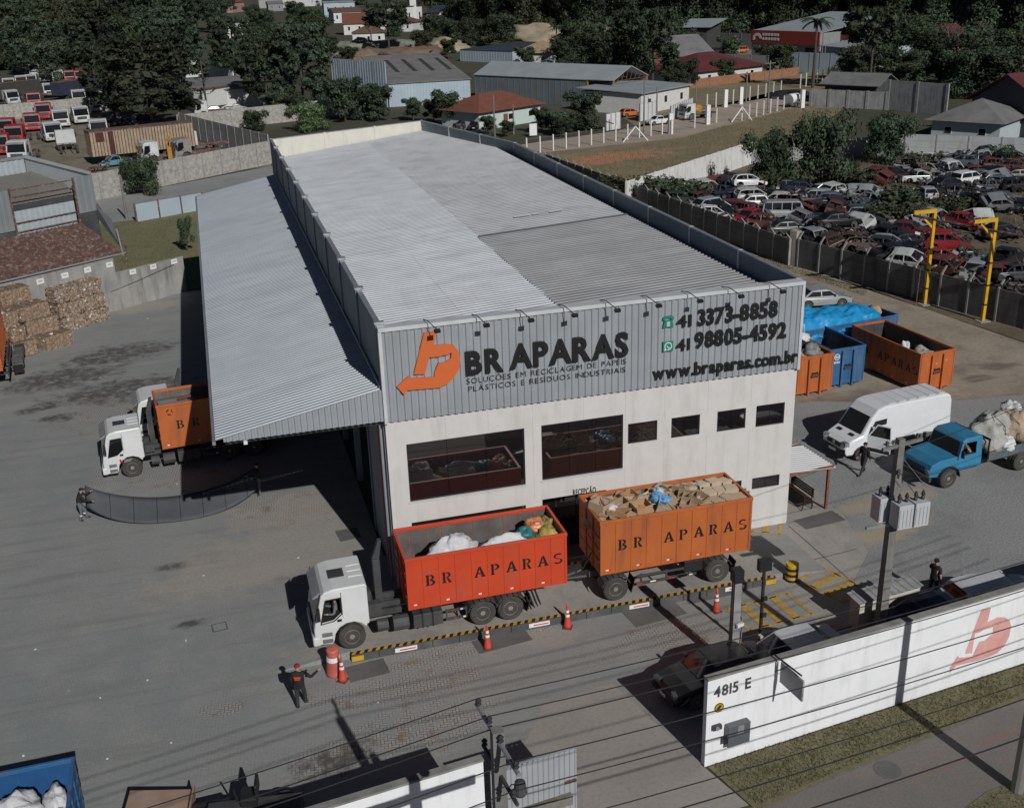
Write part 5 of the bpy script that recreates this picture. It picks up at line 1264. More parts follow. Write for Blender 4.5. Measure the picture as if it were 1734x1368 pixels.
# ---- concrete walls of posts and panels
def bay_wall(name, label, P, Q, H, bay, pm, postm, rows=3, arm=0, post=(.16, .2), cat='wall', gap=.0):
    P, Q = Vector((*P, 0)), Vector((*Q, 0)); d = Q-P; L = d.length; a = math.atan2(d.y, d.x); n = max(1, round(L/bay)); b = L/n
    t = thing(name, label, cat, P, a)
    me = MB().box(.012, b-.012, -.05, .05, .01, H/rows-.006).mesh('panel', [pm]); pe = MB().box(-post[0]/2, post[0]/2, -post[1]/2, post[1]/2, 0, H+.06)
    if arm:
        pe.add([(-.06, -.06, H+.06), (.06, -.06, H+.06), (.06, .06, H+.06), (-.06, .06, H+.06), (-.05, arm-.05, H+.62), (.05, arm-.05, H+.62), (.05, arm+.05, H+.58), (-.05, arm+.05, H+.58)], [(0, 1, 5, 4), (1, 2, 6, 5), (2, 3, 7, 6), (3, 0, 4, 7), (4, 5, 6, 7)])
    pe = pe.mesh('post', [postm])
    for i in range(n+1):
        link('post', pe, t, (b*i, 0, 0))
        if i < n:
            for k in range(rows): link('panel', me, t, (b*i, 0, k*H/rows))
    return t
dark_panel = mat('dark_wall_panel', (.125, .127, .132), .85, var=.3, scale=.5, dirt=(.03, .03, .03), dirt_amt=.7, dirt_scale=.5, streak=True, bump=.2)
lite_post = mat('pale_post', (.27, .27, .265), .8, var=.2)
JWp = [(39.22,61.52), (39.62,56.77), (39.89,51.49), (40.50,47.76), (41.81,42.01)]
bay_wall('yard_wall', 'dark panel wall with cranked posts beside the wrecked cars, beyond the white pier', (36.5, 95), (41.30,41.42), 2.3, 2.35, dark_panel, lite_post, 4, -.45)
bay_wall('yard_wall', 'dark panel wall with cranked posts behind the yellow gantry frames', (41.79,40.79), (48.11,17.56), 2.39, 2.35, dark_panel, lite_post, 4, .45)
tag(MB().box(-.35, .35, -.3, .3, 0, 3.0).obj('wall_pier', mat('pier_concrete', (.36, .35, .30), .85, var=.2, scale=2, dirt=(.2, .19, .16), dirt_amt=.5), None, (*(41.81,41.43), 0), R(-70)), 'tall pale pier where the dark panel wall changes line', 'pier')
bay_wall('boundary_wall', 'mottled concrete panel wall along the near side of the truck yard', (-40, 82), (4, 119), 3.2, 3.2, mat('mottled_panel', (.36, .35, .32), .9, var=.35, scale=2.5, dirt=(.2, .19, .17), dirt_amt=.6, dirt_scale=2.2, bump=.4), lite_post, 2)
bay_wall('boundary_wall', 'grey streaked panel wall along the right side of the truck yard', (3.6, 122), (-8.6, 158), 3.6, 3.2, grey_conc, grey_conc, 3)
bay_wall('boundary_wall', 'pale mottled wall beyond the bushes at the end of the truck yard', (-9, 159), (24, 172), 3.2, 3.2, MATS['mottled_panel'], lite_post, 2)
bay_wall('boundary_wall', 'light mottled wall at the far side of the truck yard', (-75, 187), (-18, 207), 3.0, 3.2, MATS['mottled_panel'], lite_post, 2)
ww = mat('whitewashed_wall', (.66, .66, .64), .85, var=.08, dirt=(.20, .19, .17), dirt_amt=.6, dirt_scale=.9, streak=True)
bay_wall('boundary_wall', 'whitewashed wall with dark runs between the dry field and the wrecked cars', (37.5, 69.5), (62.5, 89.3), 2.9, 3.2, ww, ww, 1)
bay_wall('boundary_wall', 'plain grey wall behind the wrecked cars and bushes', (62.6, 89.2), (84.5, 88.4), 2.4, 4, grey_conc, grey_conc, 2)
bay_wall('boundary_wall', 'light grey wall below the hip-roofed grey house', (84.5, 88.2), (128, 48), 2.5, 4, mat('light_block_wall', (.40, .42, .43), .85, var=.1, scale=.6, dirt=(.25, .26, .26), dirt_amt=.5, streak=True), lite_post, 3)
# ---- left boundary: shed wall and yard wall with small white plates along the top
lw = mat('weathered_wall', (.31, .305, .29), .9, var=.2, scale=.7, dirt=(.10, .10, .095), dirt_amt=.75, dirt_scale=.7, streak=True, bump=.3)
A0, A1, A2 = Vector((-27.5, 39.0, 0)), Vector((-13.4, 49.2, 0)), Vector((-8.3, 52.9, 0))
def plain_wall(name, label, P, Q, H, th, m, cat='wall', cap=None):
    d = Q-P; t = thing(name, label, cat, P, math.atan2(d.y, d.x)); L = d.length
    MB().box(0, L, -th/2, th/2, 0, H).obj('wall_body', m, t)
    if cap: MB().box(-.02, L+.02, -th/2-.03, th/2+.03, H+.001, H+.07).obj('coping', cap, t)
    return t
lw1 = plain_wall('shed_wall', 'stained concrete wall behind the bales under the rusty roof', A0-(A1-A0)*.5, A1, 4.3, .2, lw)
lw2 = plain_wall('boundary_wall', 'concrete wall between the paved yard and the weedy lawn', A1, A2, 2.9, .2, lw, cap=grey_conc)
for t, H, xs in ((lw1, 3.75, [25.7, 23.8, 21.9, 19.9, 17.9, 15.9, 13.5]), (lw2, 2.75, [1.5, 3.4, 5.4])):
    for x in xs: 
        p = MB().box(x-.28, x+.28, -.135, -.102, H-.22, H+.18).obj('plate', sign_white, t)
        MB().box(x-.16, x+.16, -.138, -.1355, H-.05, H+.06).obj('plate_print', mat('plate_print', (.42, .43, .44), .6), p)
for x in (22.8, 16.6):
    for k in range(8):
        for z in (2.35, 2.5): MB().box(x+.2*k, x+.2*k+.12, -.104, -.10, z, z+.07).obj('vent_slot', black, lw1)
tag(MB().path([(-13.9, 48.7, 1.6), (-12.0, 50.05, 1.9), (-9.0, 52.2, 2.5)], .02, 5).obj('cable', black), 'thin dark cable sagging along the concrete yard wall', 'cable')
# ---- bales
bale_m = [mat('bale_brown', (.27, .195, .135), .95, var=.5, scale=7, island=.25, bump=1.0, bscale=9), mat('bale_mixed', (.26, .195, .14), .95, var=.6, scale=9, dirt=(.52, .46, .42), dirt_amt=.8, dirt_scale=5, bump=1.0, bscale=9)]
scrap_m = [mat('paper_scrap_'+k, c, .9, var=.2) for k, c in (('white', (.60, .60, .60)), ('brown', (.30, .20, .12)), ('pink', (.50, .30, .28)), ('blue', (.25, .32, .42)), ('dark', (.05, .045, .04)), ('tan', (.40, .29, .19)))]
br = random.Random(5)
wire_m = mat('baling_wire', (.10, .085, .07), .6)
def bale(label, x, y, z, w, d, h, rz, messy, group='cardboard bales by the left wall'):
    t = thing('cardboard_bale', label, 'bale', (x, y, z), rz, group)
    b = MB(); n = 9
    # lumpy block: gridded box, pushed in and out by noise
    import itertools
    def face(o, u, v, nrm, nu, nv):
        vs = []
        for j in range(nv+1):
            for i in range(nu+1):
                p = Vector(o)+Vector(u)*(i/nu)+Vector(v)*(j/nv); k = noise.noise(p*3.1+Vector((x*3, y*3, z)))*(.10 if messy else .05) + noise.noise(p*8+Vector((x, y, z*5)))*(.07 if messy else .03)
                e = min(i, nu-i, 1)*min(j, nv-j, 1)
                q = p + Vector((p.x/w*2*k, (p.y)/d*2*k, (p.z/h-.5)*2*k)); vs.append(q)
        b.add(vs, [(j*(nu+1)+i, j*(nu+1)+i+1, (j+1)*(nu+1)+i+1, (j+1)*(nu+1)+i) for j in range(nv) for i in range(nu)])
    X, Y = w/2, d/2
    face((-X, -Y, 0), (w, 0, 0), (0, 0, h), 0, 12, 8); face((X, Y, 0), (-w, 0, 0), (0, 0, h), 0, 12, 8); face((X, -Y, 0), (0, d, 0), (0, 0, h), 0, 8, 8); face((-X, Y, 0), (0, -d, 0), (0, 0, h), 0, 8, 8)
    face((-X, -Y, h), (w, 0, 0), (0, d, 0), 0, 12, 8)
    b.obj('bale_body', bale_m[1 if messy else 0], t)
    wr = MB()
    for k in range(4):
        q = -X + w*(k+.5)/4; wr.path([(q, -Y-.03, 0), (q, -Y-.03, h+.03), (q, Y, h+.03)], .012, 4)
    wr.obj('wire', wire_m, t)
    s = MB()
    for k in range(95 if messy else 32):
        f = br.random(); a, c2, e = br.uniform(-X, X), br.uniform(-Y, Y), br.uniform(.03, h)
        p = (a, -Y-.02, e) if f < .55 else ((X+.02 if br.random() < .5 else -X-.02, c2, e) if f < .75 else (a, c2, h+.02))
        s.obox(p, (br.uniform(.08, .26), br.uniform(.05, .16), .015), br.uniform(0, 3), br.choice((0, 0, 1, 1, 1, 2, 3, 4, 5, 5) if messy else (1, 1, 1, 5, 5, 0)), br.uniform(.6, 2.2), br.uniform(-.7, .7))
    o = s.obj('loose_scraps', scrap_m, t); stuff(o)
    return t
wa = math.atan2(A1.y-A0.y, A1.x-A0.x)
def wl(u, v): d = (A1-A0).normalized(); n = Vector((d.y, -d.x, 0)); p = A0 + d*u + n*v; return p.x, p.y
mess = [('bottom left', 11.6, 1.3, 0), ('bottom right', 13.7, 1.0, 0), ('middle left', 11.5, 1.2, 1.1), ('middle right', 13.6, .95, 1.1), ('top left', 11.45, 1.1, 2.2), ('top right', 13.5, .9, 2.2)]
for n_, u, v, z in mess:
    x, y = wl(u+.75, v); bale('loose mixed-paper bale, %s of the ragged stack on the right' % n_, x, y, z, 1.85, 1.3, 1.03, wa+br.gauss(0, .05), True)
neat = [('lowest and foremost of the neat brown bales, nearest the camera', 9.6, 4.3, 0, 2.2), ('second from the ground of the tall neat brown stack', 9.2, 3.2, 1.05, 2.2), ('third from the ground of the tall neat brown stack', 8.9, 2.9, 2.1, 2.2), ('bottom bale of the tall neat brown stack, behind the foremost bale', 9.2, 3.0, 0, 2.2),
        ('top bale lying at the back of the neat brown stack by the wall', 8.6, 1.3, 3.1, 2.2), ('bale under the rearmost top bale by the wall', 8.6, 1.3, 2.05, 2.2), ('bottom bale of the rearmost column by the wall', 8.6, 1.2, 0, 2.2), ('second bale of the rearmost column by the wall', 8.6, 1.25, 1.03, 2.2),
        ('bottom bale beside the orange container on the left', 7.2, 3.9, 0, 1.8), ('narrow upper bale between the stacks and the orange container', 7.1, 3.6, 1.06, 1.0), ('top narrow bale between the stacks and the orange container', 7.0, 3.2, 2.1, 1.0),
        ('bale half hidden behind the orange container on the left', 5.6, 2.6, 0, 2.0), ('upper bale half hidden behind the orange container on the left', 5.6, 2.6, 1.06, 2.0), ('uppermost bale half hidden behind the orange container', 5.7, 2.5, 2.1, 1.8)]
for lab, u, v, z, w_ in neat:
    x, y = wl(u-.35, v); bale(lab[0].lower()+lab[1:], x, y, z, w_, 1.4, 1.03, wa+br.gauss(0, .05), False)
# bales in the dark under the canopy
for i, (x, y, z) in enumerate(((-4.5, 30, 0), (-4.4, 30.2, 1.05), (-2.2, 30.5, 0), (-4.5, 33, 0), (-4.5, 33.1, 1.05), (-4.4, 33, 2.1), (-2, 34, 0))):
    bale(['bale on the floor at the canopy edge in the shade', 'upper bale at the canopy edge in the shade', 'bale deep under the canopy', 'bale on the floor further back under the canopy', 'second bale further back under the canopy', 'top bale further back under the canopy', 'rearmost bale deep under the canopy'][i], x, y, z, 2.0, 1.4, 1.03, .1*i, True, 'bales in the canopy shade')
# ---- white street wall, gate post piece and their fittings
FW0, FW1 = Vector((7.44, -13.9, 0)), Vector((30, -11.3, 0))
fwt = plain_wall('street_wall', 'long white wall along the street with a faded red arrow emblem', FW0, FW1, 3.3, .2, street_white, cap=mat('coping_grey', (.24, .24, .23), .9, var=.3, dirt=(.1, .1, .09), dirt_amt=.6))
fa_ = math.atan2(FW1.y-FW0.y, FW1.x-FW0.x)
fd = (FW1-FW0).normalized()
def fwp(P):   # metres along the wall of a ground point
    return (P[0]-FW0.x)*fd.x + (P[1]-FW0.y)*fd.y
faded = mat('faded_red_print', (.64, .34, .31), .8, var=.12, scale=2, dirt=(.72, .60, .58), dirt_amt=.5)
LP = [(9.93, 0.86), (10.23, 1.28), (10.30, 1.16), (10.96, 1.04), (10.95, 1.14), (11.14, 1.58), (11.40, 1.58), (11.74, 1.76), (11.69, 2.05), (11.55, 2.03), (11.26, 2.05), (11.12, 1.99), (10.88, 2.00), (10.87, 1.19), (10.54, 1.27), (11.03, 2.95), (11.45, 2.90), (11.39, 2.32), (11.82, 2.40), (12.17, 2.32), (12.43, 2.13), (12.56, 1.84), (12.55, 1.43), (12.39, 1.07), (12.09, 0.84), (11.59, 0.78), (11.25, 0.78), (10.22, 0.86), (9.96, 0.64)]
WN = [(0.23, 2.61), (1.6, 2.59), (0.44, 2.19), (0.69, 0.68), (1.52, 1.47), (0.36, 1.49), (2.5, 3.07)]
mbx = MB().prism([(u, v) for u, v in LP], 'y', -.108, -.101).obj('wall_emblem', faded, fwt)
lettering('4815 E', WN[0][0], WN[1][0], WN[0][1], WN[1][1], .40, -.10, .02, mat('number_print', (.07, .07, .075), .7, var=.3), fwt, 'number', .02)
MB().lathe([(.17, -.125), (.17, -.101)], (WN[2][0], 0, WN[2][1]), 18, ax='y').obj('round_plate', yellow, fwt)
rp_ = MB()
for p in ringseg(WN[2][0], WN[2][1], .17, .17, .03, .03, 0, 360, 16): rp_.prism(p, 'y', -.129, -.1255)
rp_.prism([(WN[2][0]-.10, WN[2][1]-.02), (WN[2][0]+.02, WN[2][1]+.10), (WN[2][0]+.10, WN[2][1]+.05), (WN[2][0]-.04, WN[2][1]-.10)], 'y', -.129, -.1255)
rp_.obj('plate_print', black, fwt)
mb_ = MB().box(WN[3][0], WN[4][0], -.34, -.101, WN[3][1], WN[4][1]).obj('meter_box', mat('meter_grey', (.10, .11, .12), .4, var=.1), fwt, bev=.02)
MB().box(WN[3][0]+.35, WN[3][0]+.58, -.346, -.341, WN[3][1]+.45, WN[3][1]+.75).obj('meter_window', metal_gal, mb_); MB().box(WN[3][0]-.12, WN[3][0]-.001, -.30, -.12, WN[3][1]+.15, WN[3][1]+.32).obj('hinge_box', black, mb_)
ib = MB().box(WN[5][0]-.16, WN[5][0]+.16, -.22, -.101, WN[5][1]-.08, WN[5][1]+.08).obj('doorbell_box', chassis_m, fwt); 
MB().lathe([(.07, -.26), (.07, -.22)], (WN[5][0]-.02, 0, WN[5][1]), 10, ax='y').obj('bell_button', metal_gal, ib)
# bracketed sign sticking out of the wall
sx_ = WN[6][0]
bs_ = MB().path([(sx_, .0, 3.5), (sx_+.1, -1.3, 3.5)], .03, 6).path([(sx_, -.1, 2.9), (sx_+.05, -.7, 3.5)], .02, 5).obj('bracket', black, fwt)
MB().obox((sx_+.1, -.85, 3.0), (.06, 1.15, .75), 0).obj('sign_board', mat('grey_board', (.30, .30, .31), .6), bs_)
# front-left wall beside the gate, and the sheet gate
fw2 = plain_wall('street_wall', 'short white wall left of the grey sliding gate', Vector((-14, -16.6, 0)), Vector((-.05, -14.85, 0)), 2.9, .2, street_white, cap=MATS['coping_grey'])
GT = thing('sliding_gate', 'pale grey ribbed sliding gate beside the front utility pole', 'gate', (.15, -14.95, 0), R(6.5))
MB().corr((0, -.03, .08), (2.75, 0, 0), (0, 0, 2.35), 16, .03, up=(0, -1, 0)).obj('gate_sheet', mat('gate_grey', (.36, .38, .40), .5, metal=.1, var=.08, scale=1), GT)
for x in (0, 2.70): MB().box(x, x+.06, -.02, .06, .05, 2.48).obj('gate_frame', metal_gal, GT)
MB().box(.061, 2.699, -.02, .04, 2.42, 2.48).obj('gate_frame', metal_gal, GT); MB().box(.061, 2.699, -.02, .04, .05, .11).obj('gate_frame', metal_gal, GT)
MB().box(2.35, 2.72, -.10, -.05, 1.25, 1.33).obj('gate_handle', rust, GT)
# ---- utility poles and wires
def pole(label, x, y, h, r0=.17, r1=.11, lean=(0, 0), m=pole_conc, cat='utility pole', name='utility_pole', square=False):
    t = thing(name, label, cat, (x, y, 0))
    if square: MB().add([(-r0, -r0, 0), (r0, -r0, 0), (r0, r0, 0), (-r0, r0, 0), (lean[0]-r1, lean[1]-r1, h), (lean[0]+r1, lean[1]-r1, h), (lean[0]+r1, lean[1]+r1, h), (lean[0]-r1, lean[1]+r1, h)], [(0, 3, 2, 1), (4, 5, 6, 7), (0, 1, 5, 4), (1, 2, 6, 5), (2, 3, 7, 6), (3, 0, 4, 7)]).obj('pole', m, t)
    else: MB().tube((0, 0, 0), (lean[0], lean[1], h), r0, r1, 12).obj('pole', m, t)
    return t
def insulators(parent, pts):
    for x, y, z in pts: MB().lathe([(.03, 0), (.075, .04), (.04, .09), (.075, .14), (.03, .2)], (x, y, z), 8).obj('insulator', black, parent)
PF = pole('front concrete pole with a diagonal crossarm by the gate', -1.02, -20.9, 8.7, .2, .13, square=True)
xd = Vector((-.10, 1, 0)).normalized(); arm = MB()
arm.tube(xd*-1.25+Vector((0, 0, 8.45)), xd*1.35+Vector((0, 0, 8.45)), .055, n=6); arm.obj('crossarm', metal_gal, PF)
arm = MB(); arm.tube(xd*-1.1+Vector((0, 0, 7.55)), xd*1.0+Vector((0, 0, 7.55)), .05, n=6); arm.obj('crossarm', chassis_m, PF)
arm = MB().obox((.1, .1, 6.1), (3.4, .14, .26), .12).obj('timber_arm', wood if False else mat('grey_timber', (.20, .185, .16), .85, var=.3, scale=4), PF)
MB().lathe([(.17, 0), (.20, .08), (.14, .26), (.05, .32)], (-1.35, -.2, 5.7), 12).obj('street_lamp', metal_gal, PF)
MB().lathe([(.13, 0), (.16, .06), (.12, .34), (.05, .38)], (.42, -.2, 7.0), 12).obj('fuse_can', chassis_m, PF)
insulators(PF, [tuple(xd*k+Vector((0, 0, 8.5))) for k in (-1.1, -.2, .5, 1.2)] + [tuple(xd*k+Vector((0, 0, 7.6))) for k in (-.9, .2, .9)])
MB().path([(.5, .1, 7.0), (.4, .5, 6.7), (.0, .3, 6.4), (-.3, .1, 5.9), (-.9, .1, 5.8)], .015, 4).obj('service_cable', black, PF)
PT_ = pole('tall dark pole carrying three grey transformer tanks', *(16.88,-9.35), 8.24, .17, .12, square=True)
TZ = 4.95; PH = 8.24
for i, (dx, dy) in enumerate(((-.55, -.42), (.12, -.42), (-.85, .30))):
    tb = MB().box(dx+.62-.3, dx+.62+.3, dy-.28, dy+.28, TZ, TZ+.95).obj('transformer_tank', mat('transformer_grey', (.46, .48, .50), .4, var=.05), PT_, bev=.02)
    for k in range(4): MB().box(dx+.62-.3+.03+.15*k, dx+.62-.3+.09+.15*k, dy-.30, dy-.281, TZ+.1, TZ+.8).obj('cooling_fin', MATS['transformer_grey'], tb)
    for k in (-.15, .15): MB().lathe([(.05, 0), (.08, .08), (.04, .14), (.08, .2), (.03, .36)], (dx+.62+k, dy, TZ+.951), 8).obj('bushing', black, tb)
MB().box(-1.1, .45, -.12, -.02, TZ-.12, TZ-.005).obj('bracket', metal_gal, PT_)
MB().obox((.1, 0, PH-.25), (1.9, .10, .12), .2).obj('crossarm', pole_conc, PT_); MB().obox((.1, .0, PH-1.2), (1.5, .08, .1), .9).obj('crossarm', chassis_m, PT_)
insulators(PT_, [(-.6, -.1, PH-.18), (.8, .15, PH-.18), (-.3, -.5, PH-1.14), (.5, .5, PH-1.14)])
MB().path([(-.3, -.5, PH-1), (.45, -.5, TZ+1.3)], .012, 4).path([(.5, .5, PH-1), (1.1, -.35, TZ+1.3)], .012, 4).path([(.2, .1, PH-.2), (.5, .3, TZ+1.3)], .012, 4).obj('drop_wire', black, PT_)
PS = pole('grey square post with wires, left of the two behind the street wall', (10.65,-9.56)[0], (10.65,-9.56)[1], 3.75, .15, .13, square=True, m=lite_post, cat='post', name='post')
MB().box(-.18, .18, -.18, .18, 3.751, 4.25).obj('post_box', black, PS)
for k in range(5): MB().tube((.2, -.12, .4+.6*k), (.2, .1, .5+.6*k), .02, n=5).obj('clamp', black, PS)
MB().obox((.1, -.2, 2.05), (.3, .1, .12), .3).obj('camera_box', sign_white, PS); MB().path([(.17, -.05, 3.4), (.25, -.1, 2), (.2, -.05, .3)], .03, 5).obj('conduit', metal_gal, PS)
PS2 = pole('thin dark post with a black top box, right of the two behind the street wall', (11.96,-9.10)[0], (11.96,-9.10)[1], 3.7, .07, .06, cat='post', name='post', m=mat('dark_post', (.03, .03, .03), .6))
MB().box(-.24, .24, -.12, .12, 3.701, 4.15).obj('post_box', black, PS2)
for k in range(3): MB().box(-.05, .12, -.16, -.07, 1.1+.7*k, 1.25+.7*k).obj('clamp', black, PS2)
PC = pole('thick pole at the bottom right corner casting a long shadow', (16.12,-17.93)[0], (16.12,-17.93)[1], 9.5, .2, .14)
GY = bpy.data.materials.get('yellow_paint')
# overhead wires along the street: sagging spans
def wire(label, P, Q, sag=.35, r=.014, n=14, group='overhead wires along the street'):
    P, Q = Vector(P), Vector(Q)
    pts = [P.lerp(Q, i/n) - Vector((0, 0, sag*4*(i/n)*(1-i/n))) for i in range(n+1)]
    return tag(MB().path(pts, r, 5).obj('wire', mat('wire_black', (.03, .03, .032), .5)), label, 'wire', group)
sdv = Vector((1, .115, 0))
def street_wire(label, k, z, dz=0, r=.014):
    b = Vector((-1.02, -20.9, z)) + xd*k
    wire(label, b + Vector((0, 0, 0)), b + sdv*28 + Vector((0, 0, dz)), .5, r); wire(label.replace('right of', 'left of'), b - sdv*30 + Vector((0, 0, dz)), b, .6, r)
street_wire('topmost far wire running right of the front pole', 1.2, 8.7)
street_wire('second wire from the back running right of the front pole', .5, 8.7)
street_wire('third wire from the back running right of the front pole', .25, 8.55)
street_wire('upper near wire running right of the front pole', -1.1, 8.7)
street_wire('middle near wire running right of the front pole', -.9, 7.75)
street_wire('lower near wire running right of the front pole', -1.9, 7.6)
street_wire('thin pale cable lowest right of the front pole', -.5, 5.6, 0, .02)
street_wire('thick cable bundle below the other wires right of the front pole', -2.3, 6.3, 0, .022)
wire('service wire from the transformer pole out over the gravel to the right', (16.9, -8.9, 6.3), (34, -5.6, 6.5), .5, .012, group='service wires of the transformer pole')
wire('upper service wire from the transformer pole towards the right', (16.9, -8.6, 7.2), (36, -1, 7.0), .4, .012, group='service wires of the transformer pole')
# small tiled cabin behind the wall at the transformer pole
CBN = thing('meter_cabin', 'low cream cabin with ribbed roof behind the street wall', 'cabin', (*(16.34,-8.75), 0), R(7))
MB().box(0, 2.9, 0, .55, 0, 1.2).obj('cabin_wall', mat('cabin_cream', (.52, .49, .42), .8, var=.1), CBN)
MB().corr((-.1, -.1, 1.24), (3.1, 0, 0), (0, .8, .1), 9, .05, up=(0, 0, 1)).obj('roof', grey_conc, CBN)
# ---- yellow gantry frames by the dark wall
def gantry(label, P, h):
    t = thing('yellow_gantry', label, 'gantry', P, R(0), 'yellow gantry frames by the dark wall')
    MB().box(-.11, .11, -.11, .11, 0, h).obj('post', yellow, t)
    MB().box(-1.75, .11, -.09, .09, h-.001+.002, h+.26).obj('arm', yellow, t)
    MB().add([(-.14, -.07, h-1.15), (-.14, .07, h-1.15), (-.14, .07, h-.9), (-.14, -.07, h-.9), (-1.2, -.07, h-.12), (-1.2, .07, h-.12), (-1.2, .07, h+0), (-1.2, -.07, h+0)], [(0, 1, 5, 4), (1, 2, 6, 5), (2, 3, 7, 6), (3, 0, 4, 7)]).obj('brace', yellow, t)
    for z in (1.2, 2.6, 4.2): MB().box(-.15, .15, -.15, .15, z, z+.10).obj('band', st_k, t)
    MB().box(-.4, .4, -.4, .4, 0, .06).obj('footing', m_slab, t)
    return t
g1, g2 = (44.85, 27.5), (46.05, 22.5)
gantry('yellow gantry frame nearer the middle of the picture', g1, 6.9); gantry('yellow gantry frame at the right side of the picture', g2, 7.13)
tag(MB().tube((g1[0]-1.55, g1[1]+.3, 6.75), (g2[0]+3.6, g2[1]-10, 6.35), .09, n=8).obj('gantry_rail', rust), 'long dark rail hung under both yellow gantry arms', 'rail')
# rods leaning on the wall
tag(MB().tube((g1[0]-.8, g1[1]-.1, 0), (g1[0]-.3, g1[1]+.5, 3.2), .03).obj('rusty_rod', rust), 'rusty rod leaning on the dark wall beside the gantry post', 'rod')
# ---- bottom left: blue container with white sacks; wheel loader; things on the paving
K5 = container('blue open container in the bottom left corner with white sheets inside', 6.5, 2.6, 2.2, blue_cont, (0, 0, 0), 0, 8, inside=mat('blue_inside', (.02, .09, .24), .5, var=.2))
tR, tB = (-11.60,-10.36), (-13.16,-12.04)
K5.location = (tR[0]-6.5, tR[1]-2.6, .1); K5.rotation_euler = (0, 0, .02)
MB().box(.1, 6.4, .1, 2.5, .14, .7).obj('waste_fill', steel_in, K5)
for i, (x, y, z, r) in enumerate(((4.9, 1.3, 1.55, (.8, .75, .6)), (6.0, 1.5, 1.5, (.38, .7, .5)), (5.6, .6, 1.4, (.8, .5, .5)), (3.7, 1.1, 1.5, (.7, .7, .5)))):
    sack(['big crumpled white sack in the bottom left blue container', 'white folded sheet at the right end of the bottom left container', 'white film heap low in the bottom left blue container', 'white sack at the left picture edge in the blue container'][i], (K5.location[0]+x, K5.location[1]+y), z+.1, r, sack_w, 90+i, .3*i)
LD = thing('wheel_loader', 'small wheel loader cut by the bottom edge with a flat tan rusty bucket', 'loader', (-7.7, -12.3, 0), R(172))
bm_ = mat('bucket_tan', (.33, .235, .18), .6, var=.15, scale=2, dirt=(.40, .15, .08), dirt_amt=.6)
bk = MB().obox((1.75, -.35, .85), (1.95, 1.9, .05), .0, 0, 0, -.12); bk.obox((.82, -.35, .70), (.06, 1.9, .55), 0, 0, 0, -.1)
for s in (-1, 1): bk.obox((1.75, -.35+s*.95, .62), (1.9, .05, .45), 0, 0, 0, -.12)
bk.obj('bucket', bm_, LD, bev=.02)
MB().box(-2.6, .2, -.1, 1.0, .6, 1.2).obj('body', chassis_m, LD, bev=.05)
for s in (0, 1):
    MB().tube((-.4, -.2+.7*s, 1.1), (.85, -.5+.6*s, .75), .08, n=8).obj('lift_arm', black, LD)
    for x in (-.15, -2.0): add_wheel(LD, x, -.55 if s == 0 else 1.1, .42, .30, -1 if s == 0 else 1, 'loader')
MB().box(-1.3, -.8, -.25, .35, 1.21, 1.5).box(-1.35, -1.25, -.25, .35, 1.5, 1.95).obj('seat', black, LD, bev=.04)
MB().tube((-.7, .05, 1.2), (-.6, .05, 1.7), .03, n=6).obj('lever', black, LD)
# ---- net held between two people
net_m = mat('shade_net', (.075, .082, .092), .8, var=.12, scale=2)
NP0, NP1 = Vector((-13.1, 11.9, 0)), Vector((-5.05, 11.3, 0))
nt_ = MB(); n = 30; k = 6; vs = []
for i in range(n+1):
    u = i/n; base = NP0.lerp(NP1, u)
    sag = 4*u*(1-u)
    for j in range(k+1):
        v = j/k
        zt = 1.45 - .85*sag**.8; w_ = .55 + .75*sag
        y = -.35 - w_*v*1.25 - .55*sag + .25*noise.noise(Vector((u*3, v, 2)))*.3
        z = max(.035, zt*(1-v)**1.1 + .62*v*(1-sag)**2 + .03)
        vs.append((base.x, base.y + y + .4, z))
nt_.add(vs, [(i*(k+1)+j, i*(k+1)+j+1, (i+1)*(k+1)+j+1, (i+1)*(k+1)+j) for i in range(n) for j in range(k)])
NET = thing('shade_net', 'long dark grey net stretched between two workers on the paving', 'net', (0, 0, 0))
o = nt_.obj('net_cloth', net_m, NET, smooth=True); so_ = o.modifiers.new('thickness', 'SOLIDIFY'); so_.thickness = .008
hm = MB()
for j in (0, k): hm.path([vs[i*(k+1)+j] for i in range(n+1)], .022, 4)
for i in range(0, n+1, 4): hm.path([Vector(vs[i*(k+1)+j])+Vector((0, 0, .008)) for j in range(k+1)], .012, 4)
hm.obj('hem_cord', black, NET)

# ================================================================ TREES
leaf = {}
def leafm(name, col, isl=.55):
    """leaf colour, varied leaf by leaf and from tree to tree"""
    m = leaf[name] = mat('leaf_'+name, col, .75, var=.25, scale=.25, island=isl); nt = m.node_tree; bs = nt.nodes['Principled BSDF']; l = bs.inputs['Base Color'].links[0].from_socket
    oi = nt.nodes.new('ShaderNodeObjectInfo'); h = nt.nodes.new('ShaderNodeHueSaturation'); nt.links.new(l, h.inputs['Color'])
    nt.links.new(nmath(nt, 'MULTIPLY_ADD', oi.outputs['Random'], 1.1, .65), h.inputs['Value']); nt.links.new(nmath(nt, 'MULTIPLY_ADD', oi.outputs['Random'], .07, .455), h.inputs['Hue']); nt.links.new(nmath(nt, 'MULTIPLY_ADD', oi.outputs['Random'], -.35, 1.1), h.inputs['Saturation'])
    nt.links.new(h.outputs[0], bs.inputs['Base Color']); return m
leafm('dark', (.020, .036, .015)); leafm('mid', (.028, .052, .018)); leafm('olive', (.036, .052, .021)); leafm('arau', (.020, .036, .015)); leafm('bush', (.050, .085, .020)); leafm('grey', (.040, .050, .028)); leafm('brownleaf', (.050, .052, .030)); leafm('shrub', (.024, .044, .015))
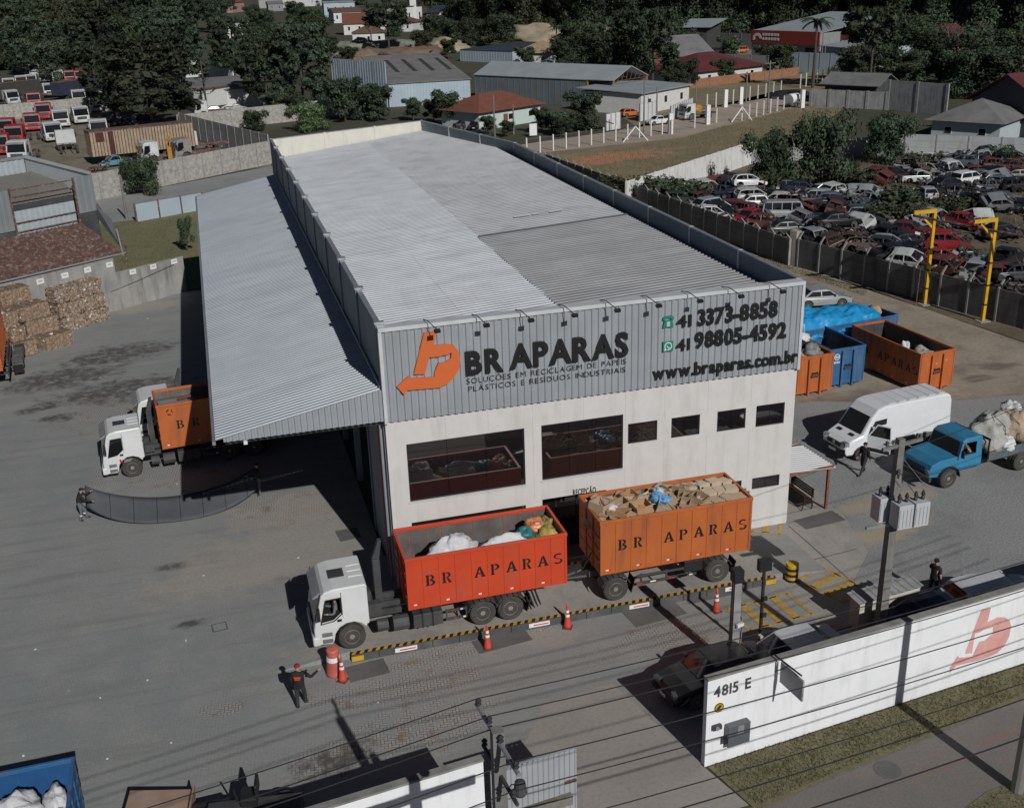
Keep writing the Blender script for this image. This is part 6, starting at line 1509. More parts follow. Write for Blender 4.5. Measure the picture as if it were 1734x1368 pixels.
def leafball(mb, c, r, n, s, rg, m=0, squash=1.0, shell=.55):
    for _ in range(n):
        d = Vector((rg.gauss(0, 1), rg.gauss(0, 1), rg.gauss(0, 1))).normalized(); k = shell + (1-shell)*rg.random()
        p = Vector(c) + Vector((d.x*r*k, d.y*r*k, d.z*r*k*squash))
        nn = (d + Vector((rg.gauss(0, .45), rg.gauss(0, .45), rg.gauss(0, .45)))).normalized()
        u = nn.cross(Vector((rg.gauss(0, 1), rg.gauss(0, 1), rg.gauss(0, 1)))).normalized(); v = nn.cross(u)
        a, b = s*rg.uniform(.5, 1.2), s*rg.uniform(.35, .8)
        mb.add([p-u*a, p+v*b*.7, p+u*a, p-v*b*.8], [(0, 1, 2, 3)], m)
def broad(seed, h, w, leafn, ls, mats, base=.3, dens=1.0):
    """returns (trunk mesh, crown mesh): limbs carrying uneven leaf clumps"""
    rg = random.Random(seed); tr = MB(); cr_ = MB()
    tr.tube((0, 0, 0), (0, 0, h*.45), h*.024, h*.015, 8)
    k = int(13*dens)
    for i in range(k):
        an = 2.4*i + rg.uniform(-.5, .5); f = (i+.5)/k; z = h*(base + (1-base)*(f**.8)*.86); rr = w*.5*math.sin(math.pi*min(1, .22+.70*(1-abs(f-.42)*1.2)))*rg.uniform(.45, .95)
        c = (rr*math.cos(an), rr*math.sin(an), z); tr.tube((0, 0, min(z*.6, h*.42)), c, h*.010, h*.003, 5)
        rb = w*rg.uniform(.17, .27); leafball(cr_, c, rb, leafn//k, ls, rg, rg.randrange(len(mats)), .8); leafball(cr_, c, rb*.72, leafn//k//4, ls*2.2, rg, 0, .8)
    leafball(cr_, (0, 0, h*.72), w*.30, leafn//6, ls, rg, 0, .9)
    return tr.mesh('trunk', [bark]), cr_.mesh('crown', [leaf[m] for m in mats])
def araucaria(seed, h, w, tiers=7, start=.55, nb=8, tuft=26, flat=True, mats=('arau', 'dark', 'olive')):
    rg = random.Random(seed); tr = MB(); cr_ = MB()
    tr.tube((0, 0, 0), (h*.01, 0, h*.93), h*.020, h*.010, 8)
    for t in range(tiers):
        f = t/(tiers-1); z = h*(start + (.93-start)*f); R_ = w*.5*(.62+.38*math.sin(math.pi*(.25+.6*f))) * (1 if flat else 1-.6*f)
        for i in range(nb):
            if rg.random() < .12: continue
            a = 2*math.pi*(i+.5*(t % 2))/nb + rg.uniform(-.3, .3); r = R_*rg.uniform(.7, 1.05)
            p1 = Vector((r*.55*math.cos(a), r*.55*math.sin(a), z-h*.005)); p2 = Vector((r*math.cos(a), r*math.sin(a), z+h*.055*(1-.3*f)))
            tr.tube((0, 0, z-.02*h), p1, h*.005, h*.004, 4); tr.tube(p1, p2, h*.004, h*.002, 4)
            leafball(cr_, p2, w*.085, tuft//4, w*.07, rg, 0, .65); leafball(cr_, p2, w*.115, tuft, w*.030, rg, rg.randrange(len(mats)), .65, .3); leafball(cr_, p1.lerp(p2, .4), w*.10, tuft//2, w*.030, rg, rg.randrange(len(mats)), .6, .3)
    leafball(cr_, (0, 0, h*.95), w*.2, tuft*3, w*.03, rg, 0, .45, .3)
    return tr.mesh('trunk', [bark]), cr_.mesh('crown', [leaf[m] for m in mats])
def palm(seed, h, n=18, L=3.2):
    rg = random.Random(seed); tr = MB(); cr_ = MB(); tr.tube((0, 0, 0), (0, 0, h*.9), h*.018, h*.012, 8)
    for i in range(n):
        a = 2.4*i; up = rg.uniform(-.35, .9); p = Vector((0, 0, h*.9)); d = Vector((math.cos(a), math.sin(a), up)).normalized()
        for k in range(7):
            q = p + d*(L/7); side = Vector((-math.sin(a), math.cos(a), 0)); wd = .55*(1-k/8)
            cr_.add([p-side*wd-Vector((0, 0, .25)), p, q, q-side*wd*.9-Vector((0, 0, .25))], [(0, 1, 2, 3)]); cr_.add([p, p+side*wd-Vector((0, 0, .25)), q+side*wd*.9-Vector((0, 0, .25)), q], [(0, 1, 2, 3)])
            p = q; d = (d + Vector((0, 0, -.22))).normalized()
    return tr.mesh('trunk', [bark]), cr_.mesh('crown', [leaf['dark']])
def bare(seed, h, w):
    rg = random.Random(seed); tr = MB(); cr_ = MB()
    def br_(p, d, l, r, lev):
        q = p + d*l; tr.tube(p, q, r, r*.65, 5 if lev < 3 else 3)
        if lev >= 5:
            if rg.random() < .5: leafball(cr_, q, .5, 3, .22, rg, 0)
            return
        for _ in range(3 if lev < 4 else 2):
            dd = (d + Vector((rg.gauss(0, .42), rg.gauss(0, .42), rg.gauss(.1, .25)))).normalized(); br_(q, dd, l*rg.uniform(.62, .82), r*.6, lev+1)
    br_(Vector((0, 0, 0)), Vector((0, 0, 1)), h*.25, h*.020, 0)
    return tr.mesh('trunk', [mat('grey_bark', (.13, .115, .10), .9, var=.3)]), cr_.mesh('crown', [leaf['brownleaf']])
TREES = {}
def tree_proto(k):
    if k in TREES: return TREES[k]
    kind, s = k.split('_')[0], int(k.split('_')[1])
    if kind == 'forest': v = broad(100+s, 18, 14, 5200, .42, [('dark', 'mid', 'dark'), ('mid', 'olive', 'dark'), ('grey', 'olive', 'mid'), ('dark', 'dark', 'mid'), ('olive', 'brownleaf', 'mid')][s % 5], .04, 1.8)
    if kind == 'arau': v = araucaria(200+s, 18, 14, 9, .22, 9, 60)
    if kind == 'arauflat': v = araucaria(230+s, 18, 15, 5, .58, 10, 70)
    if kind == 'thin': v = araucaria(260+s, 14, 6, 4, .35, 3, 16, False)
    if kind == 'bush': v = broad(300+s, 5, 7, 5200, .17, [('shrub', 'mid', 'shrub'), ('bush', 'bush', 'mid'), ('shrub', 'grey', 'olive')][s % 3], .1, 1.5)
    if kind == 'cypress': v = broad(330+s, 8, 6, 4500, .26, ('dark', 'dark', 'mid'), .08, 1.7)
    if kind == 'small': v = broad(360+s, 6, 5, 2600, .2, ('shrub', 'mid', 'grey'), .25, 1.2)
    if kind == 'weed': v = broad(390+s, 2, 3, 700, .16, ('olive', 'grey', 'mid'), .1, 1)
    if kind == 'palm': v = palm(400+s, 16)
    if kind == 'bare': v = bare(420+s, 16, 12)
    TREES[k] = v; return v
def tree(k, label, xy, h=None, base_h=18, rz=None, group=None, name='tree', cat='tree', sxy=None):
    t = thing(name, label, cat, xy, rnd.uniform(0, 6.28) if rz is None else rz, group)
    tm, cm = tree_proto(k); link('trunk', tm, t); link('crown', cm, t)
    if h: s = h/base_h; t.scale = (s*(sxy or 1), s*(sxy or 1), s)
    return t
fr_ = random.Random(21)
def px_row(pts, n, jit): pass
FOREST = [(-77.3, 365.1, 'forest_3', 16.9), (-73.3, 366.0, 'forest_4', 19.8), (-64.6, 351.6, 'forest_1', 17.1), (-61.2, 350.8, 'forest_0', 15.4), (-56.5, 363.5, 'arau_1', 19.1), (-51.8, 359.8, 'forest_2', 15.6), (-45.5, 345.4, 'forest_2', 14.2), (-42.0, 349.9, 'forest_4', 15.3), (-38.8, 356.3, 'forest_4', 19.3), (-34.7, 355.5, 'arau_1', 19.6), (-27.3, 350.6, 'forest_3', 16.5), (-24.1, 351.1, 'forest_1', 15.7), (-18.0, 357.7, 'forest_0', 16.7), (-12.4, 348.2, 'arau_1', 16.8), (-83.7, 405.7, 'forest_3', 16.5), (-78.2, 414.4, 'arau_4', 18.2), (-74.4, 412.0, 'arau_0', 21.1), (-71.1, 422.4, 'forest_0', 21.7), (-64.7, 416.5, 'forest_3', 17.0), (-58.1, 424.1, 'forest_0', 16.3), (-52.1, 409.9, 'forest_4', 21.9), (-47.6, 431.7, 'forest_4', 18.6), (-43.6, 416.3, 'forest_1', 18.3), (-38.3, 421.7, 'forest_2', 18.0), (-31.8, 429.3, 'forest_0', 18.9), (-26.4, 424.5, 'arau_0', 24.0), (-20.3, 423.0, 'forest_3', 19.4), (-16.0, 433.1, 'forest_0', 21.9), (-109.5, 567.7, 'forest_0', 18.7), (-100.7, 550.7, 'arau_2', 23.3), (-99.2, 574.8, 'arau_4', 21.2), (-92.2, 566.7, 'forest_3', 23.3), (-85.5, 576.8, 'forest_3', 17.9), (-79.6, 576.7, 'forest_3', 24.4), (-72.4, 577.2, 'arau_0', 18.1), (-62.6, 565.9, 'arau_2', 26.1), (-56.2, 554.3, 'forest_0', 21.9), (-53.9, 583.0, 'forest_2', 20.6), (-43.4, 559.4, 'arau_0', 24.8), (-37.5, 566.5, 'forest_4', 20.6), (-31.6, 574.4, 'forest_4', 26.1), (-24.1, 596.3, 'forest_2', 24.3), (-18.1, 561.3, 'forest_2', 23.7), (-10.5, 579.3, 'arau_2', 25.8), (-4.3, 602.2, 'forest_2', 17.7), (5.9, 598.8, 'arau_2', 25.3), (10.8, 565.2, 'forest_3', 19.0), (-162.5, 957.4, 'forest_1', 20.3), (-144.6, 899.7, 'arau_2', 23.2), (-138.0, 935.7, 'forest_3', 25.3), (-123.7, 922.4, 'forest_1', 26.9), (-112.8, 878.8, 'forest_2', 26.0), (-100.4, 871.5, 'forest_4', 24.4), (-86.3, 874.9, 'forest_0', 25.4), (-84.9, 930.5, 'arau_4', 24.3), (-68.0, 889.4, 'forest_4', 22.6), (-52.2, 827.8, 'forest_0', 25.7), (-44.9, 882.2, 'arau_4', 26.7), (-32.3, 818.2, 'arau_4', 25.1), (-23.6, 883.5, 'arau_0', 28.7), (-12.9, 848.3, 'forest_2', 25.7), (0.0, 852.8, 'arau_0', 21.1), (11.3, 810.2, 'forest_1', 19.9), (20.1, 785.0, 'arau_0', 25.5), (125.5, 1051.0, 'forest_0', 19.0), (130.3, 978.0, 'forest_4', 23.9), (149.7, 1051.4, 'forest_1', 19.0), (155.6, 1036.4, 'forest_2', 18.3), (171.3, 978.6, 'forest_1', 23.4), (174.7, 885.4, 'forest_4', 19.0), (191.7, 929.1, 'forest_2', 21.9), (198.5, 922.7, 'forest_2', 22.1), (204.1, 889.6, 'forest_3', 20.5), (108.1, 439.2, 'forest_2', 16.7), (109.0, 427.5, 'forest_0', 17.9), (115.5, 425.3, 'forest_2', 23.1), (117.8, 414.2, 'forest_3', 18.7), (122.8, 415.8, 'forest_3', 16.9), (125.3, 400.5, 'forest_4', 23.4), (133.8, 408.1, 'forest_0', 22.6), (135.1, 401.2, 'forest_4', 22.3), (137.8, 390.1, 'forest_1', 23.1), (142.4, 383.8, 'forest_0', 20.8), (144.6, 378.3, 'forest_0', 23.4), (155.8, 397.4, 'forest_3', 16.3), (158.3, 384.9, 'forest_2', 21.6), (155.1, 367.7, 'forest_0', 16.6), (165.5, 379.3, 'forest_0', 23.1), (173.5, 379.5, 'forest_2', 17.7), (168.7, 361.1, 'forest_0', 22.5), (175.7, 364.7, 'forest_3', 16.3), (125.0, 516.2, 'forest_1', 26.0), (135.6, 529.7, 'forest_0', 23.8), (132.9, 493.3, 'forest_2', 26.5), (141.0, 499.9, 'forest_3', 22.3), (150.4, 506.9, 'forest_4', 20.0), (150.9, 488.9, 'forest_1', 25.1), (151.9, 472.3, 'forest_1', 25.2), (157.6, 465.6, 'forest_2', 25.6), (167.4, 474.0, 'forest_0', 25.4), (168.7, 469.0, 'forest_1', 20.8), (170.7, 454.0, 'forest_0', 26.9), (174.9, 447.8, 'forest_4', 25.5), (190.4, 465.9, 'forest_1', 27.8), (185.9, 439.8, 'forest_1', 25.7), (190.8, 441.0, 'forest_2', 26.3), (193.1, 427.2, 'forest_1', 20.8), (194.4, 420.8, 'forest_1', 25.8), (211.8, 439.8, 'forest_2', 26.0), (157.2, 679.9, 'forest_0', 34.2), (170.9, 698.7, 'forest_4', 30.6), (176.7, 692.2, 'forest_3', 34.1), (189.3, 702.6, 'forest_1', 28.3), (188.0, 673.9, 'forest_1', 35.3), (194.9, 660.9, 'forest_4', 32.5), (205.1, 661.9, 'forest_2', 26.2), (212.6, 665.3, 'forest_0', 26.3), (206.0, 613.5, 'forest_4', 30.0), (216.6, 632.6, 'forest_3', 26.0), (219.2, 602.2, 'forest_2', 28.3), (231.9, 622.6, 'forest_0', 32.9), (227.3, 581.5, 'forest_1', 25.4), (233.4, 584.5, 'forest_0', 29.8), (240.9, 575.1, 'forest_1', 34.0), (247.5, 580.4, 'forest_0', 32.7), (249.5, 568.6, 'forest_4', 25.7), (259.5, 573.2, 'forest_2', 26.8), (258.7, 545.9, 'forest_2', 26.0), (259.4, 534.5, 'forest_4', 31.9), (271.2, 541.1, 'forest_4', 28.0), (271.3, 525.6, 'forest_2', 30.8), (277.3, 519.7, 'forest_0', 24.9), (287.4, 526.4, 'forest_1', 25.7), (283.1, 503.0, 'forest_0', 30.5), (279.3, 485.1, 'forest_0', 33.4), (292.0, 492.8, 'forest_2', 31.5), (288.1, 475.3, 'forest_2', 26.5), (305.1, 490.8, 'forest_0', 34.7), (305.5, 480.3, 'forest_0', 28.2), (299.4, 455.8, 'forest_2', 24.9), (320.9, 480.0, 'forest_3', 33.5), (320.9, 471.1, 'forest_1', 33.8), (309.2, 440.6, 'forest_0', 36.0), (332.5, 466.4, 'forest_2', 30.2), (335.6, 456.7, 'forest_4', 31.7), (326.6, 432.2, 'forest_4', 32.3), (341.5, 447.0, 'forest_1', 29.2), (344.0, 439.9, 'forest_4', 27.9), (343.7, 428.5, 'forest_4', 31.0), (339.6, 412.2, 'forest_4', 35.5), (338.8, 404.5, 'forest_4', 31.7), (346.8, 402.7, 'forest_1', 30.3), (357.2, 408.3, 'forest_4', 29.4), (344.5, 382.0, 'forest_4', 30.5), (356.0, 389.7, 'forest_1', 27.1), (358.8, 385.0, 'forest_4', 35.5), (366.9, 387.1, 'forest_2', 25.9), (159.9, 338.0, 'forest_3', 22.3), (167.8, 346.8, 'forest_3', 20.4), (167.4, 333.1, 'forest_3', 23.2), (172.6, 337.9, 'forest_3', 17.9), (172.0, 327.3, 'forest_0', 25.3), (183.3, 335.8, 'forest_3', 20.9), (184.8, 328.9, 'forest_1', 25.9), (186.7, 324.1, 'forest_3', 24.6), (193.8, 329.9, 'forest_0', 21.1), (191.3, 315.6, 'forest_0', 22.5), (199.6, 317.2, 'forest_3', 25.3), (201.3, 315.7, 'forest_0', 24.3), (204.0, 309.6, 'forest_1', 22.5), (209.8, 313.2, 'forest_1', 21.0), (214.7, 312.3, 'forest_3', 18.5), (213.5, 302.7, 'forest_3', 24.3), (219.4, 300.7, 'forest_3', 25.4), (215.4, 289.4, 'forest_0', 24.6), (224.1, 295.1, 'forest_0', 23.9), (223.7, 287.0, 'forest_3', 22.7), (224.9, 281.1, 'forest_3', 18.7), (232.1, 284.6, 'forest_3', 23.0), (238.8, 286.0, 'forest_3', 25.7), (237.8, 279.4, 'forest_0', 22.0), (238.3, 271.7, 'forest_1', 24.3), (241.5, 271.3, 'forest_3', 19.3), (250.8, 277.4, 'forest_1', 24.4), (245.3, 262.8, 'forest_1', 24.1), (252.5, 267.3, 'forest_0', 24.1), (258.9, 267.9, 'forest_3', 25.4), (254.7, 257.7, 'forest_1', 26.0), (199.2, 428.8, 'forest_0', 20.8), (201.2, 424.8, 'forest_3', 29.3), (203.6, 411.9, 'forest_3', 29.1), (214.1, 422.6, 'forest_0', 28.3), (215.4, 412.6, 'forest_1', 21.5), (219.8, 409.4, 'forest_0', 29.7), (223.1, 404.7, 'forest_0', 26.0), (225.4, 398.7, 'forest_3', 26.8), (221.3, 377.3, 'forest_3', 27.7), (228.7, 380.3, 'forest_3', 21.8), (236.4, 382.4, 'forest_1', 21.4), (243.5, 384.9, 'forest_1', 23.4), (241.8, 373.7, 'forest_0', 30.6), (241.2, 361.5, 'forest_0', 29.6), (243.1, 355.3, 'forest_1', 28.4), (252.2, 361.8, 'forest_1', 21.9), (257.7, 363.3, 'forest_3', 26.3), (258.1, 350.9, 'forest_3', 24.6), (263.8, 352.7, 'forest_1', 23.4), (266.7, 348.4, 'forest_1', 26.7), (270.1, 343.5, 'forest_1', 29.2), (264.7, 331.5, 'forest_0', 28.0), (271.5, 332.0, 'forest_1', 22.7), (275.0, 327.2, 'forest_0', 26.4), (280.4, 330.2, 'forest_0', 26.1), (279.4, 318.9, 'forest_0', 23.7), (280.8, 313.0, 'forest_0', 22.0), (288.1, 317.5, 'forest_1', 30.3), (290.5, 314.6, 'forest_1', 29.2), (291.5, 306.2, 'forest_1', 24.4), (300.4, 310.2, 'forest_3', 30.8)]
for x, y, k, h in FOREST:
    tree(k, 'tree of the dense dark wood along the top of the view', (x, y), h, 18, None, 'trees of the wood along the horizon', 'forest_tree')
big = [('arau_0', 'broad dark araucaria over the beige trailer in the truck yard', (-13.16,165.81), 15.99, 1.25), ('arau_1', 'left araucaria beside the broad one over the truck yard', (-21.06,190.93), 13.67, 1.0), ('arau_2', 'araucaria behind the truck yard, right of the broad one', (-8.16,248.94), 15.99, 1.1),
       ('arau_3', 'large black-green araucaria between truck yard and grey shed', (14.94,186.25), 15.87, .92), ('arau_4', 'lower araucaria left of the large one beside the grey shed', (8.06,186.94), 14.19, .9),
       ('thin_0', 'thin leaning araucaria with bare trunk in front of the white hall', (-3.64,186.16), 11.73, 1), ('arau_5', 'tall araucaria behind the blue shed, right of its roof', (88.96,185.22), 15.99, .8), ('arau_0', 'second tall araucaria behind the open end of the blue shed', (89.87,200.13), 15.15, .8),
       ('arauflat_0', 'flat-topped araucaria in front of the red-fascia hall', (126.02,160.90), 15.21, .95), ('arauflat_1', 'umbrella-crowned araucaria among the houses by the grey shed roof', (56.97,328.42), 15.99, 1.1),
       ('arau_2', 'araucaria at the left picture edge behind the parked trucks', (-50.07,320.78), 15.99, 1.0), ('arau_1', 'araucaria behind the lorries at the upper left', (-36.56,296.03), 15.48, 1.0), ('arau_3', 'araucaria standing over the grey roofed hall', (5.40,267.02), 15.39, 1.0)]
for k, lab, xy, h, sx in big: tree(k, lab, xy, h, 18 if k[0:4] != 'thin' else 14, None, None, 'araucaria_tree', 'tree', sx)
oth = [('bush_1', 'round bright green bush behind the cream back parapet', (12.74,151.69), 4.6, 5, 1.0), ('bush_0', 'low green bush in front of the pale mottled wall', (3.40,156.78), 3.4, 5, 1.0), ('cypress_0', 'black-green dense tree left of the white-walled shed', (19.96,162.67), 8.0, 8, 1.1), ('cypress_1', 'dense dark tree touching the front of the grey shed', (25.37,159.62), 6.5, 8, 1.1), ('cypress_0', 'dark tree behind the bright round bush', (17.05,174.20), 7.0, 8, 1.0),
       ('small_0', 'round tree beside the orange-roofed house', (34.85,145.41), 6.0, 6, 1.1), ('cypress_1', 'dark spreading conifer at the end of the front hedge by the gate', (54.02,129.18), 6.5, 8, 1.1), ('small_1', 'bushy tree in front of the orange-roofed house', (47.12,130.61), 4.0, 6, 1.1), ('small_2', 'garden tree with thin stems right of the orange-roofed house', (48.76,127.44), 3.6, 6, 1.2), ('small_3', 'small garden tree left of the dark conifer', (51.07,128.46), 3.4, 6, 1),
       ('bush_2', 'single shrub spilling over the mottled wall near the sheds', (-13.05,101.36), 4.6, 5, .75), ('bush_0', 'big rounded bush on the left behind the wrecked cars', (57.16,73.58), 6.3, 5, .7), ('bush_2', 'tallest bush in the middle behind the wrecked cars', (61.76,71.42), 8.2, 5, .6), ('bush_0', 'dark wide bush on the right behind the wrecked cars', (78.09,83.08), 6.0, 5, .8), ('bush_2', 'lower bush between the tallest bush and the dark wide one', (66.00,72.71), 2.8, 5, .8),
       ('weed_0', 'tall weeds at the corner of the whitewashed wall', (39.63,71.40), 2.8, 2, 1.6), ('weed_1', 'weeds in front of the whitewashed wall', (43.27,73.40), 2.4, 2, 1.5), ('weed_2', 'weed clump by the cranked post wall', (44.96,70.77), 2.2, 2, 1.6), ('weed_0', 'weeds among the middle wrecked cars', (62.81,57.49), 2.2, 2, 1.5), ('weed_1', 'weed patch in front of the pale hatchback wreck', (61.61,51.78), 1.7, 2, 1.6), ('weed_2', 'weed patch behind the left gantry arm', (65.83,52.94), 1.7, 2, 1.6), ('weed_0', 'dark weed patch right of the silver wrecks', (58.53,53.13), 1.6, 2, 1.7), ('weed_1', 'weeds at the foot of the tallest bush', (64.63,69.28), 2.0, 2, 2), ('weed_2', 'dry weeds at the foot of the big rounded bush', (55.48,71.58), 2.2, 2, 1.6), ('weed_0', 'weeds at the foot of the light grey wall', (79.57,77.39), 1.8, 2, 1.8), ('weed_1', 'leafless weeds by the light grey wall', (90.37,76.98), 2.0, 2, 1.4),
       ('palm_0', 'tall palm in front of the red-fascia hall', (116.73,167.00), 14.65, 16, 1.3), ('palm_1', 'short palm beside the tan hip roof', (98.20,279.70), 10, 16, 1.4), ('bare_0', 'leafless branching tree at the upper right', (135.19,148.24), 15.99, 16, 1.3), ('bare_1', 'second leafless tree behind the first at the upper right', (148.82,160.10), 15.51, 16, 1.3), ('forest_3', 'dark broad tree behind the grey house with the red gable', (134.67,136.33), 9.84, 18, 1.4), ('forest_0', 'dark tree at the right picture edge behind the red gable', (149.56,145.45), 11.99, 18, 1.2),
       ('forest_1', 'broad tree behind the tan hip roof', (90.78,241.05), 12.79, 18, 1.1), ('forest_3', 'dark tree between blue shed and office roof', (94.82,223.63), 9.28, 18, 1.3), ('forest_2', 'round garden tree in front of the white modern house', (86.04,401.20), 10.46, 18, 1.2), ('forest_4', 'wide grey-green tree beside the heaps behind the grey shed', (67.87,329.13), 8.07, 18, 1.3), ('small_1', 'small tree by the brick garden wall and maroon roof', (94.79,181.39), 6, 6, 1.2), ('small_2', 'dark tree at the right end of the brick garden wall', (125.20,196.26), 7, 6, 1.3), ('small_3', 'small round tree behind the sheet-roofed kiosk', (128.91,173.61), 5, 6, 1.2), ('small_0', 'bushes behind the grey wall right of the kiosk', (126.07,150.27), 6, 6, 1.6), ('small_1', 'small bush at the corner of the canopy on the lawn', (-8.14,68.04), 3.4, 6, .55), ('forest_2', 'grey-green tree left behind the parked lorries', (-42.10,289.75), 12.16, 18, 1.1), ('forest_0', 'dark tree among the roofs beside the white hall', (6.91,239.05), 8.13, 18, 1.2)]
for k, lab, xy, h, bh, sx in oth: tree(k, lab, xy, h, bh, None, None, 'weed_clump' if k.startswith('weed') else ('bush' if 'bush' in lab.split(' ')[0:4] or k.startswith('bush') else 'tree'), 'plant' if k.startswith('weed') else ('bush' if k.startswith('bush') else 'tree'), sx)

for i, (px_, py_, k, h) in enumerate([(17.8, 268.4, 'forest_1', 13), (24.8, 310.1, 'forest_2', 13), (22.0, 341.2, 'forest_3', 12), (41.8, 397.1, 'forest_1', 12), (48.9, 494.5, 'forest_1', 13), (30.2, 514.1, 'forest_0', 12), (31.6, 630.5, 'forest_0', 12), (56.7, 649.4, 'forest_1', 13), (37.8, 328.4, 'small_1', 7), (37.8, 287.5, 'small_1', 6), (87.5, 537.7, 'forest_3', 10), (80.2, 449.7, 'forest_0', 10), (97.5, 443.3, 'forest_3', 9), (91.1, 386.9, 'forest_3', 9), (92.4, 359.4, 'forest_3', 10), (70.6, 301.9, 'small_3', 6), (99.4, 345.0, 'forest_3', 12), (79.6, 249.3, 'small_1', 6), (87.0, 239.5, 'forest_3', 9), (99.1, 253.0, 'forest_0', 11), (90.1, 221.2, 'forest_3', 11), (107.1, 246.9, 'forest_1', 13), (115.5, 240.5, 'forest_0', 13), (123.9, 246.0, 'forest_2', 9), (87.9, 172.0, 'small_3', 5), (130.8, 233.3, 'small_3', 7), (107.1, 188.4, 'small_3', 5), (130.4, 211.7, 'small_0', 6), (132.9, 178.8, 'small_2', 7), (150.9, 192.7, 'forest_0', 11), (163.2, 203.8, 'forest_0', 12), (152.9, 181.9, 'forest_3', 11), (144.1, 163.3, 'forest_3', 11), (130.4, 139.0, 'forest_0', 9), (143.5, 149.4, 'forest_0', 12), (137.2, 134.7, 'forest_2', 9), (132.5, 156.7, 'forest_1', 8), (142.2, 184.2, 'small_0', 7), (31.2, 156.3, 'small_3', 4), (34.0, 152.0, 'small_1', 4), (39.0, 132.7, 'small_1', 3), (11.4, 167.5, 'small_0', 5), (8.8, 173.9, 'small_0', 5), (23.6, 165.4, 'small_3', 6), (40.9, 128.7, 'small_1', 2.6), (48.8, 124.5, 'small_1', 3), (48.3, 129.2, 'small_3', 3.4)]):
    tree(k, ['garden tree', 'leafy tree', 'round tree', 'low tree'][i % 4] + ' standing among the houses and sheds beyond the warehouse', (px_, py_), h, 6 if k[0] == 's' else 18, None, 'trees among the houses and sheds', 'tree', 'tree', 1.25)
# ================================================================ BUILDINGS BEHIND
h_white = mat('far_white_wall', (.60, .61, .60), .8, var=.08, dirt=(.4, .39, .37), dirt_amt=.3); h_mint = mat('mint_wall', (.50, .60, .57), .8, var=.06); h_blue = mat('pale_blue_sheet', (.38, .46, .52), .55, var=.1, scale=.3, metal=.1)
h_grey = mat('far_grey_wall', (.24, .245, .25), .85, var=.15); tile_r = mat('red_tile_roof', (.18, .065, .042), .8, var=.3, scale=.8, dirt=(.11, .05, .038), dirt_amt=.6); tile_b = mat('brown_tile_roof', (.135, .075, .05), .8, var=.3, scale=.6); tile_m = mat('maroon_roof', (.105, .028, .028), .7, var=.2, scale=.5); tile_t = mat('tan_tile_roof', (.34, .25, .155), .8, var=.25, scale=.8)
fib = mat('fibre_cement_roof', (.175, .175, .178), .8, var=.2, scale=.3, dirt=(.09, .09, .09), dirt_amt=.5); fib_l = mat('light_sheet_roof', (.30, .34, .36), .55, var=.12, scale=.3)
rust_blue = mat('blue_rusting_sheet', (.135, .17, .20), .6, var=.15, scale=.4, dirt=(.235, .165, .085), dirt_amt=.9, dirt_scale=.9, streak=True); red_f = mat('red_fascia', (.33, .050, .035), .6, var=.12); solar = mat('dark_roof_panel', (.05, .056, .068), .35, var=.1)
def building(label, P, Q, D, H, wallm, roofm, roof='gable', rh=1.5, wins=0, over=.4, cat='house', name='house', door=False, flat_front=None, ribs=0, winz=None, group=None):
    """P, Q: the two front corners on the ground, D: depth away from the viewer"""
    d = Vector((Q[0]-P[0], Q[1]-P[1], 0)); L = d.length
    t = thing(name, label, cat, P, math.atan2(d.y, d.x), group)
    MB().box(0, L, 0, D, 0, H).obj('wall', wallm, t)
    o = over; r = MB()
    if roof == 'gable':      # ridge along the front
        r.prism([(-o, H-.15*rh/1.5), (D/2, H+rh), (D+o, H-.15*rh/1.5), (D+o, H+.12-.15*rh/1.5), (D/2, H+rh+.14), (-o, H+.12-.15*rh/1.5)], 'x', -o, L+o)
        for x in (.01, L-.01): MB().prism([(0, H), (D, H), (D/2, H+rh)], 'x', x-.01 if x < 1 else x, x if x < 1 else x+.009).obj('gable_wall', wallm, t)
    elif roof == 'gableend':   # ridge going back
        r.prism([(-o, H-.1), (L/2, H+rh), (L+o, H-.1), (L+o, H+.03), (L/2, H+rh+.14), (-o, H+.03)], 'y', -o, D+o)
        MB().prism([(0, H), (L, H), (L/2, H+rh)], 'y', -.01, 0).obj('gable_wall', wallm, t)
    elif roof == 'hip':
        k = min(D, L)/2; a = [(-o, -o, H), (L+o, -o, H), (L+o, D+o, H), (-o, D+o, H), (k, D/2, H+rh), (max(k, L-k), D/2, H+rh)]
        r.add(a, [(0, 1, 5, 4), (1, 2, 5), (2, 3, 4, 5), (3, 0, 4), (3, 2, 1, 0)])
    elif roof == 'shed':
        r.add([(-o, -o, H), (L+o, -o, H), (L+o, D+o, H+rh), (-o, D+o, H+rh), (-o, -o, H+.14), (L+o, -o, H+.14), (L+o, D+o, H+rh+.14), (-o, D+o, H+rh+.14)], [(0, 3, 2, 1), (4, 5, 6, 7), (0, 1, 5, 4), (1, 2, 6, 5), (2, 3, 7, 6), (3, 0, 4, 7)])
    r.obj('roof', roofm, t)
    wz = winz or (H*.36, H*.72)
    for i in range(wins):
        x = L*(i+.5)/wins; f = MB().box(x-.55, x+.55, -.04, 0, wz[0], wz[1]).obj('window', sign_white, t); MB().box(x-.47, x+.47, -.055, -.041, wz[0]+.08, wz[1]-.08).obj('pane', glass, f)
    if door: MB().box(L*.42-.5, L*.42+.5, -.05, 0, 0, 2.1).obj('door', wood, t)
    if ribs:
        for i in range(ribs+1): MB().box(L*i/ribs-.04, L*i/ribs+.04, -.05, -.001, .1, H-.2).obj('wall_rib', wallm, t)
    return t
